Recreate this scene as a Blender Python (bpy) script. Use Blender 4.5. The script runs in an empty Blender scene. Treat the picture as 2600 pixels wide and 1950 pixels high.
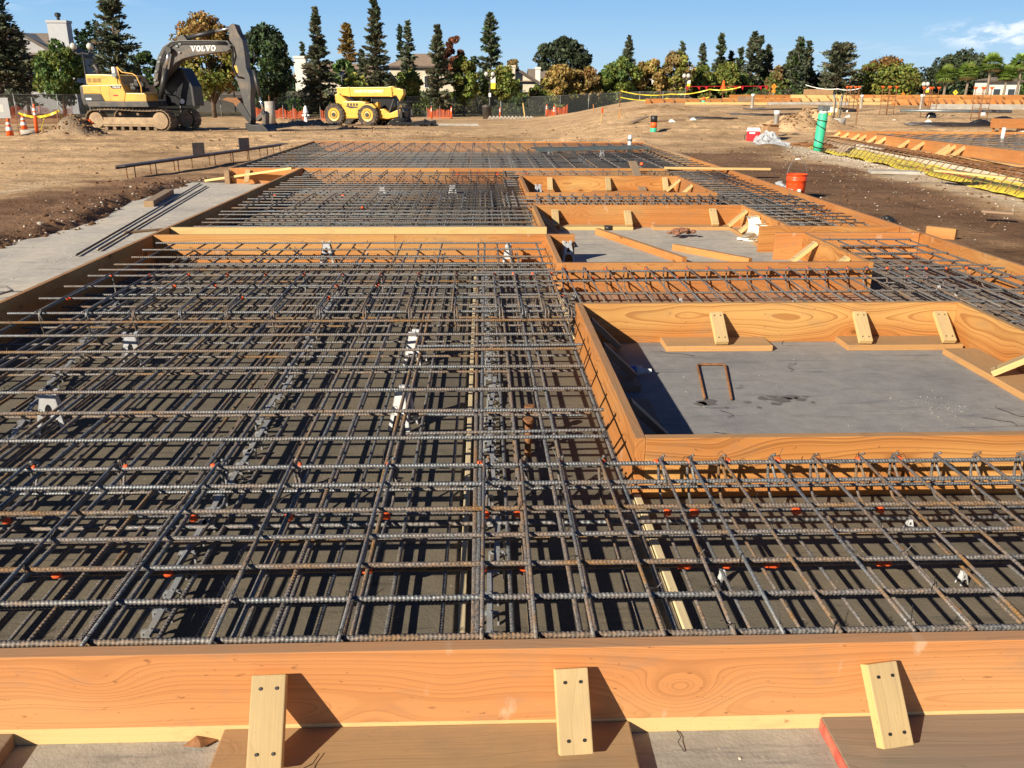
import bpy, math, random
import numpy as np
from mathutils import Vector, Matrix

random.seed(7)
rng = np.random.default_rng(7)
SC = bpy.context.scene
COL = SC.collection
rad = math.radians

# ------------------------------------------------------------------ camera
CAM_Z = 1.716
YAW, PITCH, ROLL, FPX = 0.0356114807, 0.331792421, 0.00435928046, 2178.0   # FPX for a 2600 px wide picture
c_fwd = Vector((math.sin(YAW)*math.cos(PITCH), math.cos(YAW)*math.cos(PITCH), -math.sin(PITCH)))
c_r0 = Vector((math.cos(YAW), -math.sin(YAW), 0.0))
c_u0 = c_r0.cross(c_fwd)
c_r = c_r0*math.cos(ROLL) + c_u0*math.sin(ROLL)
c_u = -c_r0*math.sin(ROLL) + c_u0*math.cos(ROLL)
cam_d = bpy.data.cameras.new('camera')
cam = bpy.data.objects.new('camera', cam_d)
COL.objects.link(cam)
m = Matrix((c_r, c_u, -c_fwd)).transposed().to_4x4()
m.translation = Vector((0, 0, CAM_Z))
cam.matrix_world = m
cam_d.sensor_width = 36.0
cam_d.lens = 36.0*FPX/2600.0
cam_d.clip_start = 0.05
cam_d.clip_end = 5000
SC.camera = cam

# ------------------------------------------------------------------ sky and sun
SUN_EL, SUN_AZ = rad(26.5), rad(225)          # azimuth clockwise from +Y: the sun stands behind the camera, on the left
w = bpy.data.worlds.new('World'); SC.world = w; w.use_nodes = True
nt = w.node_tree; nt.nodes.clear()
def N(nt, t, **k):
    n = nt.nodes.new(t)
    for a, b in k.items(): setattr(n, a, b)
    return n
def LK(nt, a, b): nt.links.new(a, b)
sky = N(nt, 'ShaderNodeTexSky', sky_type='NISHITA')
sky.sun_disc = False; sky.sun_elevation = SUN_EL; sky.sun_rotation = SUN_AZ
sky.air_density = 1.0; sky.dust_density = 0.35; sky.ozone_density = 2.2; sky.altitude = 20
tc = N(nt, 'ShaderNodeTexCoord')
# clear autumn sky: pale at the horizon, deep blue overhead
sx = N(nt, 'ShaderNodeSeparateXYZ'); LK(nt, tc.outputs['Generated'], sx.inputs[0])
rp = N(nt, 'ShaderNodeValToRGB'); LK(nt, sx.outputs[2], rp.inputs[0]); e = rp.color_ramp.elements
SKYK = 6.1
stops = [(0.0, (.50, .72, .90)), (.035, (.42, .66, .90)), (.075, (.295, .560, .880)), (.12, (.225, .465, .84)), (.22, (.085, .205, .47)), (.45, (.022, .060, .17)), (1.0, (.010, .030, .10))]
e[0].position = 0; e[0].color = (*[c*SKYK for c in stops[0][1]], 1); e[1].position = 1.0; e[1].color = (*[c*SKYK for c in stops[-1][1]], 1)
for p_, c_ in stops[1:-1]: q_ = e.new(p_); q_.color = (*[c*SKYK for c in c_], 1)
hsv = N(nt, 'ShaderNodeMix', data_type='RGBA'); hsv.inputs['Factor'].default_value = .96
LK(nt, sky.outputs[0], hsv.inputs[6]); LK(nt, rp.outputs[0], hsv.inputs[7])
mp = N(nt, 'ShaderNodeMapping'); mp.inputs['Scale'].default_value = (5.0, 5.0, 30.0)
LK(nt, tc.outputs['Generated'], mp.inputs['Vector'])
nz = N(nt, 'ShaderNodeTexNoise'); nz.inputs['Scale'].default_value = 2.1; nz.inputs['Detail'].default_value = 8; nz.inputs['Roughness'].default_value = 0.62
LK(nt, mp.outputs[0], nz.inputs['Vector'])
mp2 = N(nt, 'ShaderNodeMapping'); mp2.inputs['Scale'].default_value = (14, 14, 34); LK(nt, tc.outputs['Generated'], mp2.inputs['Vector'])
nz2 = N(nt, 'ShaderNodeTexNoise'); nz2.inputs['Scale'].default_value = 1.6; nz2.inputs['Detail'].default_value = 9; nz2.inputs['Roughness'].default_value = .60; LK(nt, mp2.outputs[0], nz2.inputs['Vector'])
def cloud_blob(az, el, wa, we, lo, hi, nsrc=None):
    d = Vector((math.sin(az)*math.cos(el), math.cos(az)*math.cos(el), math.sin(el)))
    s = N(nt, 'ShaderNodeVectorMath', operation='SUBTRACT'); LK(nt, tc.outputs['Generated'], s.inputs[0]); s.inputs[1].default_value = d
    k = N(nt, 'ShaderNodeVectorMath', operation='MULTIPLY'); LK(nt, s.outputs[0], k.inputs[0]); k.inputs[1].default_value = (1/wa, 1/wa, 1/we)
    l = N(nt, 'ShaderNodeVectorMath', operation='LENGTH'); LK(nt, k.outputs[0], l.inputs[0])
    f = N(nt, 'ShaderNodeMapRange', interpolation_type='SMOOTHSTEP'); LK(nt, l.outputs['Value'], f.inputs['Value'])
    f.inputs['From Min'].default_value = 1.0; f.inputs['From Max'].default_value = 0.25
    g = N(nt, 'ShaderNodeMapRange', interpolation_type='SMOOTHSTEP'); LK(nt, (nsrc or nz).outputs['Fac'], g.inputs['Value'])
    g.inputs['From Min'].default_value = lo; g.inputs['From Max'].default_value = hi
    p = N(nt, 'ShaderNodeMath', operation='MULTIPLY'); LK(nt, f.outputs[0], p.inputs[0]); LK(nt, g.outputs[0], p.inputs[1])
    return p.outputs[0]
def azel(dx, dy):
    d = (c_fwd + c_r*((dx*1.17543-1300)/FPX) - c_u*((dy*1.17543-975)/FPX)).normalized()
    return math.atan2(d.x, d.y), math.asin(d.z)
a1 = azel(2190, 72); a2 = azel(1950, 120); a3 = azel(150, 12); a4 = azel(1500, 150)
blobs = [(cloud_blob(a1[0], a1[1], .095, .019, .43, .58, nz2), .78), (cloud_blob(a2[0], a2[1], .30, .020, .46, .75), .32),
         (cloud_blob(a3[0], a3[1], .10, .012, .42, .70), .40), (cloud_blob(a4[0], a4[1], .35, .016, .48, .8), .25)]
acc = None
for s, k in blobs:
    q = N(nt, 'ShaderNodeMath', operation='MULTIPLY'); LK(nt, s, q.inputs[0]); q.inputs[1].default_value = k
    if acc is None: acc = q.outputs[0]
    else:
        z = N(nt, 'ShaderNodeMath', operation='MAXIMUM'); LK(nt, acc, z.inputs[0]); LK(nt, q.outputs[0], z.inputs[1]); acc = z.outputs[0]
mx = N(nt, 'ShaderNodeMix', data_type='RGBA'); LK(nt, acc, mx.inputs['Factor']); LK(nt, hsv.outputs[2], mx.inputs[6]); mx.inputs[7].default_value = (6.8, 7.0, 7.6, 1)
bg = N(nt, 'ShaderNodeBackground'); bg.inputs['Strength'].default_value = 0.10
LK(nt, mx.outputs[2], bg.inputs['Color'])
wo = N(nt, 'ShaderNodeOutputWorld'); LK(nt, bg.outputs[0], wo.inputs[0])

sd = bpy.data.lights.new('sun', 'SUN'); sd.energy = 5.0; sd.angle = rad(0.53); sd.color = (1.0, 0.885, 0.70)
so = bpy.data.objects.new('sun', sd); COL.objects.link(so)
sdir = Vector((math.sin(SUN_AZ)*math.cos(SUN_EL), math.cos(SUN_AZ)*math.cos(SUN_EL), math.sin(SUN_EL)))
so.rotation_euler = sdir.to_track_quat('Z', 'Y').to_euler(); so.location = sdir*40
SC.view_settings.view_transform = 'Standard'; SC.view_settings.look = 'None'
SC.view_settings.exposure = 0.72; SC.view_settings.gamma = 1.0; SC.view_settings.use_curve_mapping = False
SC.cycles.max_bounces = 6; SC.cycles.transparent_max_bounces = 12
SC.cycles.use_denoising = True

# ------------------------------------------------------------------ measuring helpers: a point of the photograph (2212 px wide view) and a plane or a distance give a place
def ray(dx, dy):
    return c_fwd + c_r*((dx*1.17543-1300)/FPX) - c_u*((dy*1.17543-975)/FPX)
def onz(dx, dy, z=0.0):
    d = ray(dx, dy); t = (z-CAM_Z)/d.z
    return Vector((d.x*t, d.y*t, z))
def ony(dx, dy, Y):
    d = ray(dx, dy); t = Y/d.y
    return Vector((d.x*t, Y, CAM_Z+d.z*t))

# ------------------------------------------------------------------ mesh helpers
class MB:
    def __init__(s): s.v = []; s.f = []; s.n = 0
    def add(s, v, f):
        b = s.n; s.v.extend([tuple(p) for p in v]); s.n += len(v)
        s.f.extend([tuple(i+b for i in q) for q in f]); return s
    def box(s, c, d, rot=None):
        c = Vector(c); x, y, z = d[0]/2, d[1]/2, d[2]/2
        pts = [Vector((a, b, e)) for a in (-x, x) for b in (-y, y) for e in (-z, z)]
        if rot is not None: pts = [rot @ p for p in pts]
        s.add([p+c for p in pts], [(0,1,3,2),(4,6,7,5),(0,4,5,1),(2,3,7,6),(0,2,6,4),(1,5,7,3)]); return s
    def bx(s, x0, x1, y0, y1, z0, z1):
        return s.box(((x0+x1)/2, (y0+y1)/2, (z0+z1)/2), (abs(x1-x0), abs(y1-y0), abs(z1-z0)))
    def bar(s, p0, p1, w, h, up=(0,0,1)):          # box from p0 to p1, w across, h along up
        p0 = Vector(p0); p1 = Vector(p1); d = p1-p0; L = d.length; d.normalize()
        up = Vector(up); sx = d.cross(up)
        if sx.length < 1e-5: sx = d.cross(Vector((1,0,0)))
        sx.normalize(); u = sx.cross(d)
        R = Matrix((d, sx, u)).transposed()
        return s.box((p0+p1)/2, (L, w, h), R)
    def tube(s, pts, r, n=8, cap=True):
        pts = [Vector(p) for p in pts]; rs = r if isinstance(r, (list, tuple)) else [r]*len(pts)
        V = []; F = []; prev = None
        for i, p in enumerate(pts):
            t = (pts[min(i+1, len(pts)-1)]-pts[max(i-1, 0)])
            if t.length < 1e-9: t = Vector((0,0,1))
            t.normalize()
            if prev is None:
                a = Vector((0,0,1)) if abs(t.z) < .9 else Vector((1,0,0))
                e = t.cross(a).normalized()
            else:
                e = prev-t*prev.dot(t)
                e = e.normalized() if e.length > 1e-6 else t.orthogonal().normalized()
            prev = e; g = t.cross(e)
            for k in range(n):
                q = 2*math.pi*k/n
                V.append(p+(e*math.cos(q)+g*math.sin(q))*rs[i])
        for i in range(len(pts)-1):
            for k in range(n):
                F.append((i*n+k, i*n+(k+1)%n, (i+1)*n+(k+1)%n, (i+1)*n+k))
        if cap:
            F.append(tuple(range(n-1, -1, -1))); b = (len(pts)-1)*n; F.append(tuple(range(b, b+n)))
        return s.add(V, F)
    def lathe(s, prof, c=(0,0,0), n=24, axis='z', cap=True):
        c = Vector(c); V = []; F = []
        for r, h in prof:
            for k in range(n):
                q = 2*math.pi*k/n; a, b = r*math.cos(q), r*math.sin(q)
                V.append(c+(Vector((a, b, h)) if axis == 'z' else Vector((a, h, b)) if axis == 'y' else Vector((h, a, b))))
        for i in range(len(prof)-1):
            for k in range(n): F.append((i*n+k, i*n+(k+1)%n, (i+1)*n+(k+1)%n, (i+1)*n+k))
        if cap:
            F.append(tuple(range(n-1, -1, -1))); b = (len(prof)-1)*n; F.append(tuple(range(b, b+n)))
        return s.add(V, F)
    def prism(s, poly, y0, y1):                    # polygon in x,z extruded along y
        n = len(poly)
        V = [(a, y0, b) for a, b in poly]+[(a, y1, b) for a, b in poly]
        F = [tuple(range(n)), tuple(range(2*n-1, n-1, -1))]+[(i, (i+1)%n, n+(i+1)%n, n+i) for i in range(n)]
        return s.add(V, F)
    def quad(s, a, b, c, d): return s.add([a, b, c, d], [(0,1,2,3)])
    def rock(s, c, r, sq=(1,1,1), seed=None):
        V0 = [(0,0,1),(0,0,-1)]+[(math.cos(a)*math.cos(e), math.sin(a)*math.cos(e), math.sin(e)) for e, o in ((.5,0),(-.5,.5)) for a in [2*math.pi*(k+o)/5 for k in range(5)]]
        j = [random.uniform(.7, 1.25) for _ in V0]
        V = [(c[0]+v[0]*r*sq[0]*q, c[1]+v[1]*r*sq[1]*q, c[2]+v[2]*r*sq[2]*q) for v, q in zip(V0, j)]
        F = []
        for k in range(5):
            a, b = 2+k, 2+(k+1)%5; d, e = 7+k, 7+(k+1)%5
            F += [(0,a,b), (a,d,b), (b,d,e), (1,e,d)]
        return s.add(V, F)
    def mesh(s, name, mat, smooth=False, bevel=0):
        me = bpy.data.meshes.new(name); me.from_pydata(s.v, [], s.f)
        me.validate(); me.update()
        if smooth:
            me.polygons.foreach_set('use_smooth', [True]*len(me.polygons))
        if mat: me.materials.append(mat)
        return me
    def build(s, name, mat, parent=None, smooth=False, bevel=0, loc=None, fix=True):
        me = s.mesh(name, mat, smooth)
        import bmesh
        bm = bmesh.new(); bm.from_mesh(me); bmesh.ops.recalc_face_normals(bm, faces=bm.faces)
        if bevel:
            es = [e for e in bm.edges if len(e.link_faces) == 2 and e.calc_face_angle(0) > .6]
            bmesh.ops.bevel(bm, geom=es, offset=bevel, segments=2, affect='EDGES', profile=.6, clamp_overlap=True)
        bm.to_mesh(me); bm.free()
        return link(name, me, parent, loc)
def link(name, me, parent=None, loc=None, rot=None):
    o = bpy.data.objects.new(name, me); COL.objects.link(o)
    if loc is not None: o.location = loc
    if rot is not None: o.rotation_euler = rot
    if parent is not None: o.parent = parent
    return o
def tag(o, label=None, cat=None, group=None, kind=None):
    if label: o['label'] = label
    if cat: o['category'] = cat
    if group: o['group'] = group
    if kind: o['kind'] = kind
    return o
def thing(name, label, cat, loc=(0,0,0), rz=0.0, group=None):
    o = bpy.data.objects.new(name, None); COL.objects.link(o)
    o.empty_display_size = .2
    o.location = loc; o.rotation_euler = (0, 0, rz)
    return tag(o, label, cat, group)
def np_mesh(name, V, F, mat, smooth=False, cols=None):
    """V (n,3) array, F (m,k) index array of equal-sized faces"""
    me = bpy.data.meshes.new(name)
    V = np.asarray(V, np.float32); F = np.asarray(F, np.int32); m_, k = F.shape
    me.vertices.add(len(V)); me.vertices.foreach_set('co', V.ravel())
    me.loops.add(m_*k); me.loops.foreach_set('vertex_index', F.ravel())
    me.polygons.add(m_); me.polygons.foreach_set('loop_start', np.arange(0, m_*k, k, dtype=np.int32))
    me.polygons.foreach_set('loop_total', np.full(m_, k, np.int32))
    if smooth: me.polygons.foreach_set('use_smooth', np.ones(m_, bool))
    if cols is not None:
        at = me.color_attributes.new('tone', 'FLOAT_COLOR', 'POINT')
        c4 = np.ones((len(V), 4), np.float32); c4[:, :3] = cols
        at.data.foreach_set('color', c4.ravel())
    me.update(); me.validate()
    if mat: me.materials.append(mat)
    return me
# ------------------------------------------------------------------ materials
def newmat(name):
    m = bpy.data.materials.new(name); m.use_nodes = True
    nt = m.node_tree; b = nt.nodes['Principled BSDF']
    return m, nt, b
def noise(nt, vec, scale, detail=4, rough=.55, dist=0):
    n = N(nt, 'ShaderNodeTexNoise'); n.inputs['Scale'].default_value = scale; n.inputs['Detail'].default_value = detail
    n.inputs['Roughness'].default_value = rough; n.inputs['Distortion'].default_value = dist
    if vec is not None: LK(nt, vec, n.inputs['Vector'])
    return n
def ramp(nt, fac, stops, interp='LINEAR'):
    r = N(nt, 'ShaderNodeValToRGB'); r.color_ramp.interpolation = interp
    e = r.color_ramp.elements
    while len(e) > 1: e.remove(e[-1])
    e[0].position = stops[0][0]; e[0].color = (*stops[0][1], 1) if len(stops[0][1]) == 3 else stops[0][1]
    for p, c in stops[1:]:
        q = e.new(p); q.color = (*c, 1) if len(c) == 3 else c
    LK(nt, fac, r.inputs[0]); return r
def mixc(nt, fac, a, b, blend='MIX'):
    n = N(nt, 'ShaderNodeMix', data_type='RGBA', blend_type=blend)
    if isinstance(fac, (int, float)): n.inputs['Factor'].default_value = fac
    else: LK(nt, fac, n.inputs['Factor'])
    for i, x in ((6, a), (7, b)):
        if isinstance(x, tuple): n.inputs[i].default_value = (*x, 1) if len(x) == 3 else x
        else: LK(nt, x, n.inputs[i])
    return n.outputs[2]
def mth(nt, op, a, b=None, c=None):
    n = N(nt, 'ShaderNodeMath', operation=op)
    for i, x in enumerate((a, b, c)):
        if x is None: continue
        if isinstance(x, (int, float)): n.inputs[i].default_value = x
        else: LK(nt, x, n.inputs[i])
    return n.outputs[0]
def bump(nt, b, h, strength=.3, dist=.02):
    n = N(nt, 'ShaderNodeBump'); n.inputs['Strength'].default_value = strength; n.inputs['Distance'].default_value = dist
    LK(nt, h, n.inputs['Height']); LK(nt, n.outputs[0], b.inputs['Normal'])
def objvec(nt, rnd=True, scale=(1,1,1)):
    tc = N(nt, 'ShaderNodeTexCoord'); v = tc.outputs['Object']
    if rnd:
        oi = N(nt, 'ShaderNodeObjectInfo'); k = mth(nt, 'MULTIPLY', oi.outputs['Random'], 37.0)
        cx = N(nt, 'ShaderNodeCombineXYZ'); LK(nt, k, cx.inputs[0]); LK(nt, mth(nt, 'MULTIPLY', k, .31), cx.inputs[1]); LK(nt, mth(nt, 'MULTIPLY', oi.outputs['Random'], .12), cx.inputs[2])
        a = N(nt, 'ShaderNodeVectorMath', operation='ADD'); LK(nt, v, a.inputs[0]); LK(nt, cx.outputs[0], a.inputs[1]); v = a.outputs[0]
    if scale != (1,1,1):
        mp = N(nt, 'ShaderNodeMapping'); mp.inputs['Scale'].default_value = scale; LK(nt, v, mp.inputs[0]); v = mp.outputs[0]
    return v
def plain(name, col, rough=.6, metal=0.0, var=.25, vscale=6, dirt=None, dirtamt=.5, bmp=0.0, spec=.5):
    m, nt, b = newmat(name)
    v = objvec(nt)
    n = noise(nt, v, vscale, 5)
    dk = tuple(c*(1-var) for c in col); lt = tuple(min(1, c*(1+var*.6)) for c in col)
    r = ramp(nt, n.outputs['Fac'], [(.3, dk), (.7, lt)])
    out = r.outputs[0]
    if dirt:
        n2 = noise(nt, v, vscale*.6, 7, .65)
        f = ramp(nt, n2.outputs['Fac'], [(.46, (0,0,0)), (.66, (dirtamt,)*3)])
        out = mixc(nt, f.outputs[0], out, dirt)
    LK(nt, out, b.inputs['Base Color'])
    b.inputs['Roughness'].default_value = rough; b.inputs['Metallic'].default_value = metal
    b.inputs['Specular IOR Level'].default_value = spec
    if bmp: bump(nt, b, noise(nt, v, vscale*8, 4).outputs['Fac'], bmp, .01)
    return m
def wood(name, early, late, red=None, knots=True, ringscale=36, stain=.4, contrast=.62, sap=0.0, warp_=.26, cement=0.0):
    """sawn fir: growth rings cut lengthwise (board length is local X), knots, saw streaks, stains"""
    m, nt, b = newmat(name)
    tc = N(nt, 'ShaderNodeTexCoord'); oi = N(nt, 'ShaderNodeObjectInfo')
    sep = N(nt, 'ShaderNodeSeparateXYZ'); LK(nt, tc.outputs['Object'], sep.inputs[0])
    X = mth(nt, 'ADD', sep.outputs[0], mth(nt, 'MULTIPLY', oi.outputs['Random'], 83.0)); Y = sep.outputs[1]; Z = sep.outputs[2]
    c2 = N(nt, 'ShaderNodeCombineXYZ'); LK(nt, mth(nt, 'MULTIPLY', X, 1.0), c2.inputs[0]); LK(nt, mth(nt, 'MULTIPLY', Z, 2.2), c2.inputs[1]); LK(nt, mth(nt, 'MULTIPLY', Y, 2.2), c2.inputs[2])
    warp = noise(nt, c2.outputs[0], .8, 2, .4)
    wv = mth(nt, 'MULTIPLY', mth(nt, 'SUBTRACT', warp.outputs['Fac'], .5), warp_)
    dist = None
    if knots:
        c3 = N(nt, 'ShaderNodeCombineXYZ'); LK(nt, mth(nt, 'MULTIPLY', X, 1.7), c3.inputs[0]); LK(nt, mth(nt, 'MULTIPLY', Z, 3.4), c3.inputs[1]); LK(nt, mth(nt, 'MULTIPLY', Y, 3.4), c3.inputs[2])
        vo = N(nt, 'ShaderNodeTexVoronoi'); vo.inputs['Scale'].default_value = 1.0; vo.inputs['Randomness'].default_value = 1.0
        LK(nt, c3.outputs[0], vo.inputs['Vector']); dist = vo.outputs['Distance']
        kb = mth(nt, 'MULTIPLY', mth(nt, 'POWER', 2.718, mth(nt, 'MULTIPLY', mth(nt, 'MULTIPLY', dist, dist), -22.0)), .17)
        wv = mth(nt, 'ADD', wv, kb)
    # distance from a pith line that lies beside the board
    zz = mth(nt, 'ADD', Z, mth(nt, 'ADD', mth(nt, 'MULTIPLY', oi.outputs['Random'], .24), -.30)); yy = mth(nt, 'ADD', Y, .07)
    rr = mth(nt, 'SQRT', mth(nt, 'ADD', mth(nt, 'MULTIPLY', zz, zz), mth(nt, 'MULTIPLY', yy, yy)))
    rr = mth(nt, 'ADD', rr, wv)
    jn = N(nt, 'ShaderNodeTexNoise', noise_dimensions='1D'); jn.inputs['Scale'].default_value = 30; jn.inputs['Detail'].default_value = 2; LK(nt, rr, jn.inputs['W'])
    ph = mth(nt, 'FRACT', mth(nt, 'MULTIPLY', mth(nt, 'ADD', rr, mth(nt, 'MULTIPLY', jn.outputs['Fac'], .06)), ringscale*2.0))
    rg = ramp(nt, ph, [(0, (0,0,0)), (.62, (.25,)*3), (.88, (1,)*3), (.97, (.9,)*3), (1, (0,0,0))])
    c4 = N(nt, 'ShaderNodeCombineXYZ'); LK(nt, mth(nt, 'MULTIPLY', X, 3.0), c4.inputs[0]); LK(nt, mth(nt, 'MULTIPLY', Z, 110.0), c4.inputs[1]); LK(nt, mth(nt, 'MULTIPLY', Y, 110.0), c4.inputs[2])
    fib = noise(nt, c4.outputs[0], 1.0, 4, .6)
    c5 = N(nt, 'ShaderNodeCombineXYZ'); LK(nt, mth(nt, 'MULTIPLY', X, .35), c5.inputs[0]); LK(nt, mth(nt, 'MULTIPLY', Z, 16.0), c5.inputs[1]); LK(nt, mth(nt, 'MULTIPLY', Y, 16.0), c5.inputs[2])
    band = noise(nt, c5.outputs[0], 1.0, 4, .6)
    amp = mth(nt, 'MULTIPLY', mth(nt, 'ADD', .35, band.outputs['Fac']), contrast*1.15)
    col = mixc(nt, mth(nt, 'MULTIPLY', rg.outputs[0], amp), early, late)
    col = mixc(nt, ramp(nt, band.outputs['Fac'], [(.38, (0,0,0)), (.62, (.5,)*3)]).outputs[0], col, tuple(a*.55+b*.45 for a, b in zip(early, late)))
    col = mixc(nt, mth(nt, 'MULTIPLY', fib.outputs['Fac'], .40), col, tuple(c*.72 for c in early))
    if red:
        big = noise(nt, c2.outputs[0], .55, 2)
        f = ramp(nt, mth(nt, 'ADD', mth(nt, 'MULTIPLY', big.outputs['Fac'], .8), mth(nt, 'MULTIPLY', rr, .8)), [(.38, (0,0,0)), (.54, (.85,)*3)])
        col = mixc(nt, f.outputs[0], col, mixc(nt, mth(nt, 'MULTIPLY', rg.outputs[0], contrast*.9), red, tuple(c*.55 for c in red)))
    if knots:
        kr = ramp(nt, dist, [(0, (.9,)*3), (.055, (.75,)*3), (.085, (.15,)*3), (.13, (0,0,0))])
        col = mixc(nt, kr.outputs[0], col, tuple(c*.38 for c in late))
    if sap:
        sn = noise(nt, c2.outputs[0], .5, 2)
        sf = mth(nt, 'LESS_THAN', mth(nt, 'ADD', Z, mth(nt, 'MULTIPLY', sn.outputs['Fac'], .02)), sap)
        col = mixc(nt, mth(nt, 'MULTIPLY', sf, .8), col, (.68, .48, .22))
    if cement:
        c6 = N(nt, 'ShaderNodeCombineXYZ'); LK(nt, mth(nt, 'MULTIPLY', X, 13.0), c6.inputs[0]); LK(nt, mth(nt, 'MULTIPLY', Z, 7.5), c6.inputs[1]); LK(nt, Y, c6.inputs[2])
        cn = noise(nt, c6.outputs[0], .75, 2, .4); cf = noise(nt, c6.outputs[0], 9, 5, .7)
        cm = ramp(nt, mth(nt, 'ADD', cn.outputs['Fac'], mth(nt, 'MULTIPLY', mth(nt, 'SUBTRACT', cf.outputs['Fac'], .5), .16)), [(.675, (0,0,0)), (.74, (cement,)*3)])
        col = mixc(nt, cm.outputs[0], col, (.62, .46, .34))
    st = noise(nt, c2.outputs[0], 3.2, 6, .68)
    f = ramp(nt, st.outputs['Fac'], [(.54, (0,0,0)), (.74, (stain,)*3)])
    col = mixc(nt, f.outputs[0], col, (.20, .16, .12))
    dn = noise(nt, c2.outputs[0], 26, 3, .6)
    col = mixc(nt, ramp(nt, dn.outputs['Fac'], [(.66, (0,0,0)), (.74, (.55,)*3)]).outputs[0], col, tuple(c*.35 for c in late))
    # upper edge greyed by weather and boots
    gs = N(nt, 'ShaderNodeSeparateXYZ'); LK(nt, tc.outputs['Normal'], gs.inputs[0])
    tf = mth(nt, 'MULTIPLY', mth(nt, 'GREATER_THAN', gs.outputs[2], .8), mth(nt, 'ADD', .25, mth(nt, 'MULTIPLY', st.outputs['Fac'], .85)))
    col = mixc(nt, tf, col, tuple(c*.40+.06 for c in early))
    var = mth(nt, 'ADD', .86, mth(nt, 'MULTIPLY', oi.outputs['Random'], .24))
    vm = N(nt, 'ShaderNodeVectorMath', operation='SCALE'); LK(nt, col, vm.inputs[0]); LK(nt, var, vm.inputs['Scale'])
    LK(nt, vm.outputs[0], b.inputs['Base Color']); b.inputs['Roughness'].default_value = .72; b.inputs['Specular IOR Level'].default_value = .25
    bump(nt, b, mth(nt, 'ADD', mth(nt, 'MULTIPLY', rg.outputs[0], .4), fib.outputs['Fac']), .25, .004)
    return m
M = {}
M['fir'] = wood('fir_board', (.60, .33, .12), (.36, .14, .035), red=(.50, .195, .055), contrast=.65, warp_=.16, cement=.3)
M['fir_gold'] = wood('fir_board_golden', (.64, .37, .125), (.31, .105, .025), red=(.46, .175, .045), ringscale=24, contrast=.95, warp_=.34)
M['fir_tan'] = wood('fir_plank_tan', (.60, .375, .165), (.42, .22, .08), red=(.52, .28, .11), ringscale=22, stain=.4, contrast=.5, warp_=.2)
M['fir_red'] = wood('fir_board_red', (.60, .325, .135), (.36, .145, .05), red=(.49, .20, .07), ringscale=40, stain=.42, contrast=.52, sap=.062, warp_=.085, cement=.42)
M['fir_orange'] = wood('fir_board_oiled', (.57, .275, .095), (.33, .115, .03), red=(.47, .185, .058), ringscale=34, stain=.45, contrast=.6, warp_=.14, cement=.35)
M['fir_grey'] = wood('fir_board_weathered', (.40, .29, .18), (.22, .14, .08), red=(.36, .22, .12), ringscale=30, stain=.7)
M['cream'] = wood('cream_strip', (.86, .70, .42), (.74, .54, .27), knots=False, ringscale=18, stain=.1, contrast=.3)
M['pine'] = wood('pale_pine', (.74, .52, .23), (.56, .34, .12), knots=False, ringscale=18, stain=.12, contrast=.45)
M['ply'] = wood('weathered_plank', (.36, .27, .18), (.17, .11, .065), red=(.28, .175, .11), ringscale=30, stain=.8)

def rebar_mat(name, ribs):
    m, nt, b = newmat(name)
    v = objvec(nt); oi = N(nt, 'ShaderNodeObjectInfo')
    mp = N(nt, 'ShaderNodeMapping'); mp.inputs['Scale'].default_value = (1, 3, 3); LK(nt, v, mp.inputs[0])
    n1 = noise(nt, mp.outputs[0], 2.4, 6, .72); n2 = noise(nt, mp.outputs[0], 60, 3)
    a = mth(nt, 'ADD', mth(nt, 'MULTIPLY', n1.outputs['Fac'], 1.05), mth(nt, 'MULTIPLY', oi.outputs['Random'], .22))
    a = mth(nt, 'ADD', a, mth(nt, 'MULTIPLY', n2.outputs['Fac'], .22))
    f = ramp(nt, a, [(.62, (0,0,0)), (.78, (.35,)*3), (.98, (1,)*3)])
    steel = ramp(nt, n2.outputs['Fac'], [(.3, (.055, .06, .066)), (.7, (.27, .288, .31))])
    rust = ramp(nt, n2.outputs['Fac'], [(.3, (.08, .044, .018)), (.7, (.31, .165, .055))])
    LK(nt, mixc(nt, f.outputs[0], steel.outputs[0], rust.outputs[0]), b.inputs['Base Color'])
    LK(nt, mth(nt, 'MULTIPLY', mth(nt, 'SUBTRACT', 1.0, f.outputs[0]), .42), b.inputs['Metallic'])
    LK(nt, mth(nt, 'ADD', .50, mth(nt, 'MULTIPLY', f.outputs[0], .35)), b.inputs['Roughness'])
    if ribs:
        wv = N(nt, 'ShaderNodeTexWave', bands_direction='X'); wv.inputs['Scale'].default_value = 14; 
        tc = N(nt, 'ShaderNodeTexCoord'); LK(nt, tc.outputs['Object'], wv.inputs['Vector'])
        bump(nt, b, wv.outputs['Fac'], .8, .004)
    else: bump(nt, b, n2.outputs['Fac'], .2, .002)
    return m
M['rebar'] = rebar_mat('rebar_steel', False)
M['rebar_far'] = rebar_mat('rebar_steel_ribbed', True)
M['rust'] = plain('rusty_iron', (.26, .12, .05), .75, .2, .5, 30)
M['wire'] = plain('tie_wire', (.05, .045, .045), .5, .6, .3, 40)
M['orange_paint'] = plain('orange_marking_paint', (.85, .11, .02), .6, 0, .25, 40)
M['bolster'] = plain('bolster_plastic', (.26, .275, .30), .5, 0, .2, 12, (.30, .27, .23), .6)
M['chair'] = plain('grey_plastic', (.50, .52, .55), .42, 0, .12, 12, (.36, .33, .29), .5)
M['chairw'] = plain('pale_grey_plastic', (.70, .70, .70), .45, 0, .12, 12, (.4, .36, .32), .5)
M['steel_dark'] = plain('dark_mill_steel', (.075, .075, .085), .42, .55, .35, 5, (.16, .10, .07), .6)
M['steel_galv'] = plain('galvanised_steel', (.22, .25, .26), .4, .6, .25, 7, (.3, .26, .22), .4)
M['steel_green'] = plain('grey_green_primer', (.12, .155, .16), .5, .1, .2, 7, (.22, .2, .18), .4)

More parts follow.
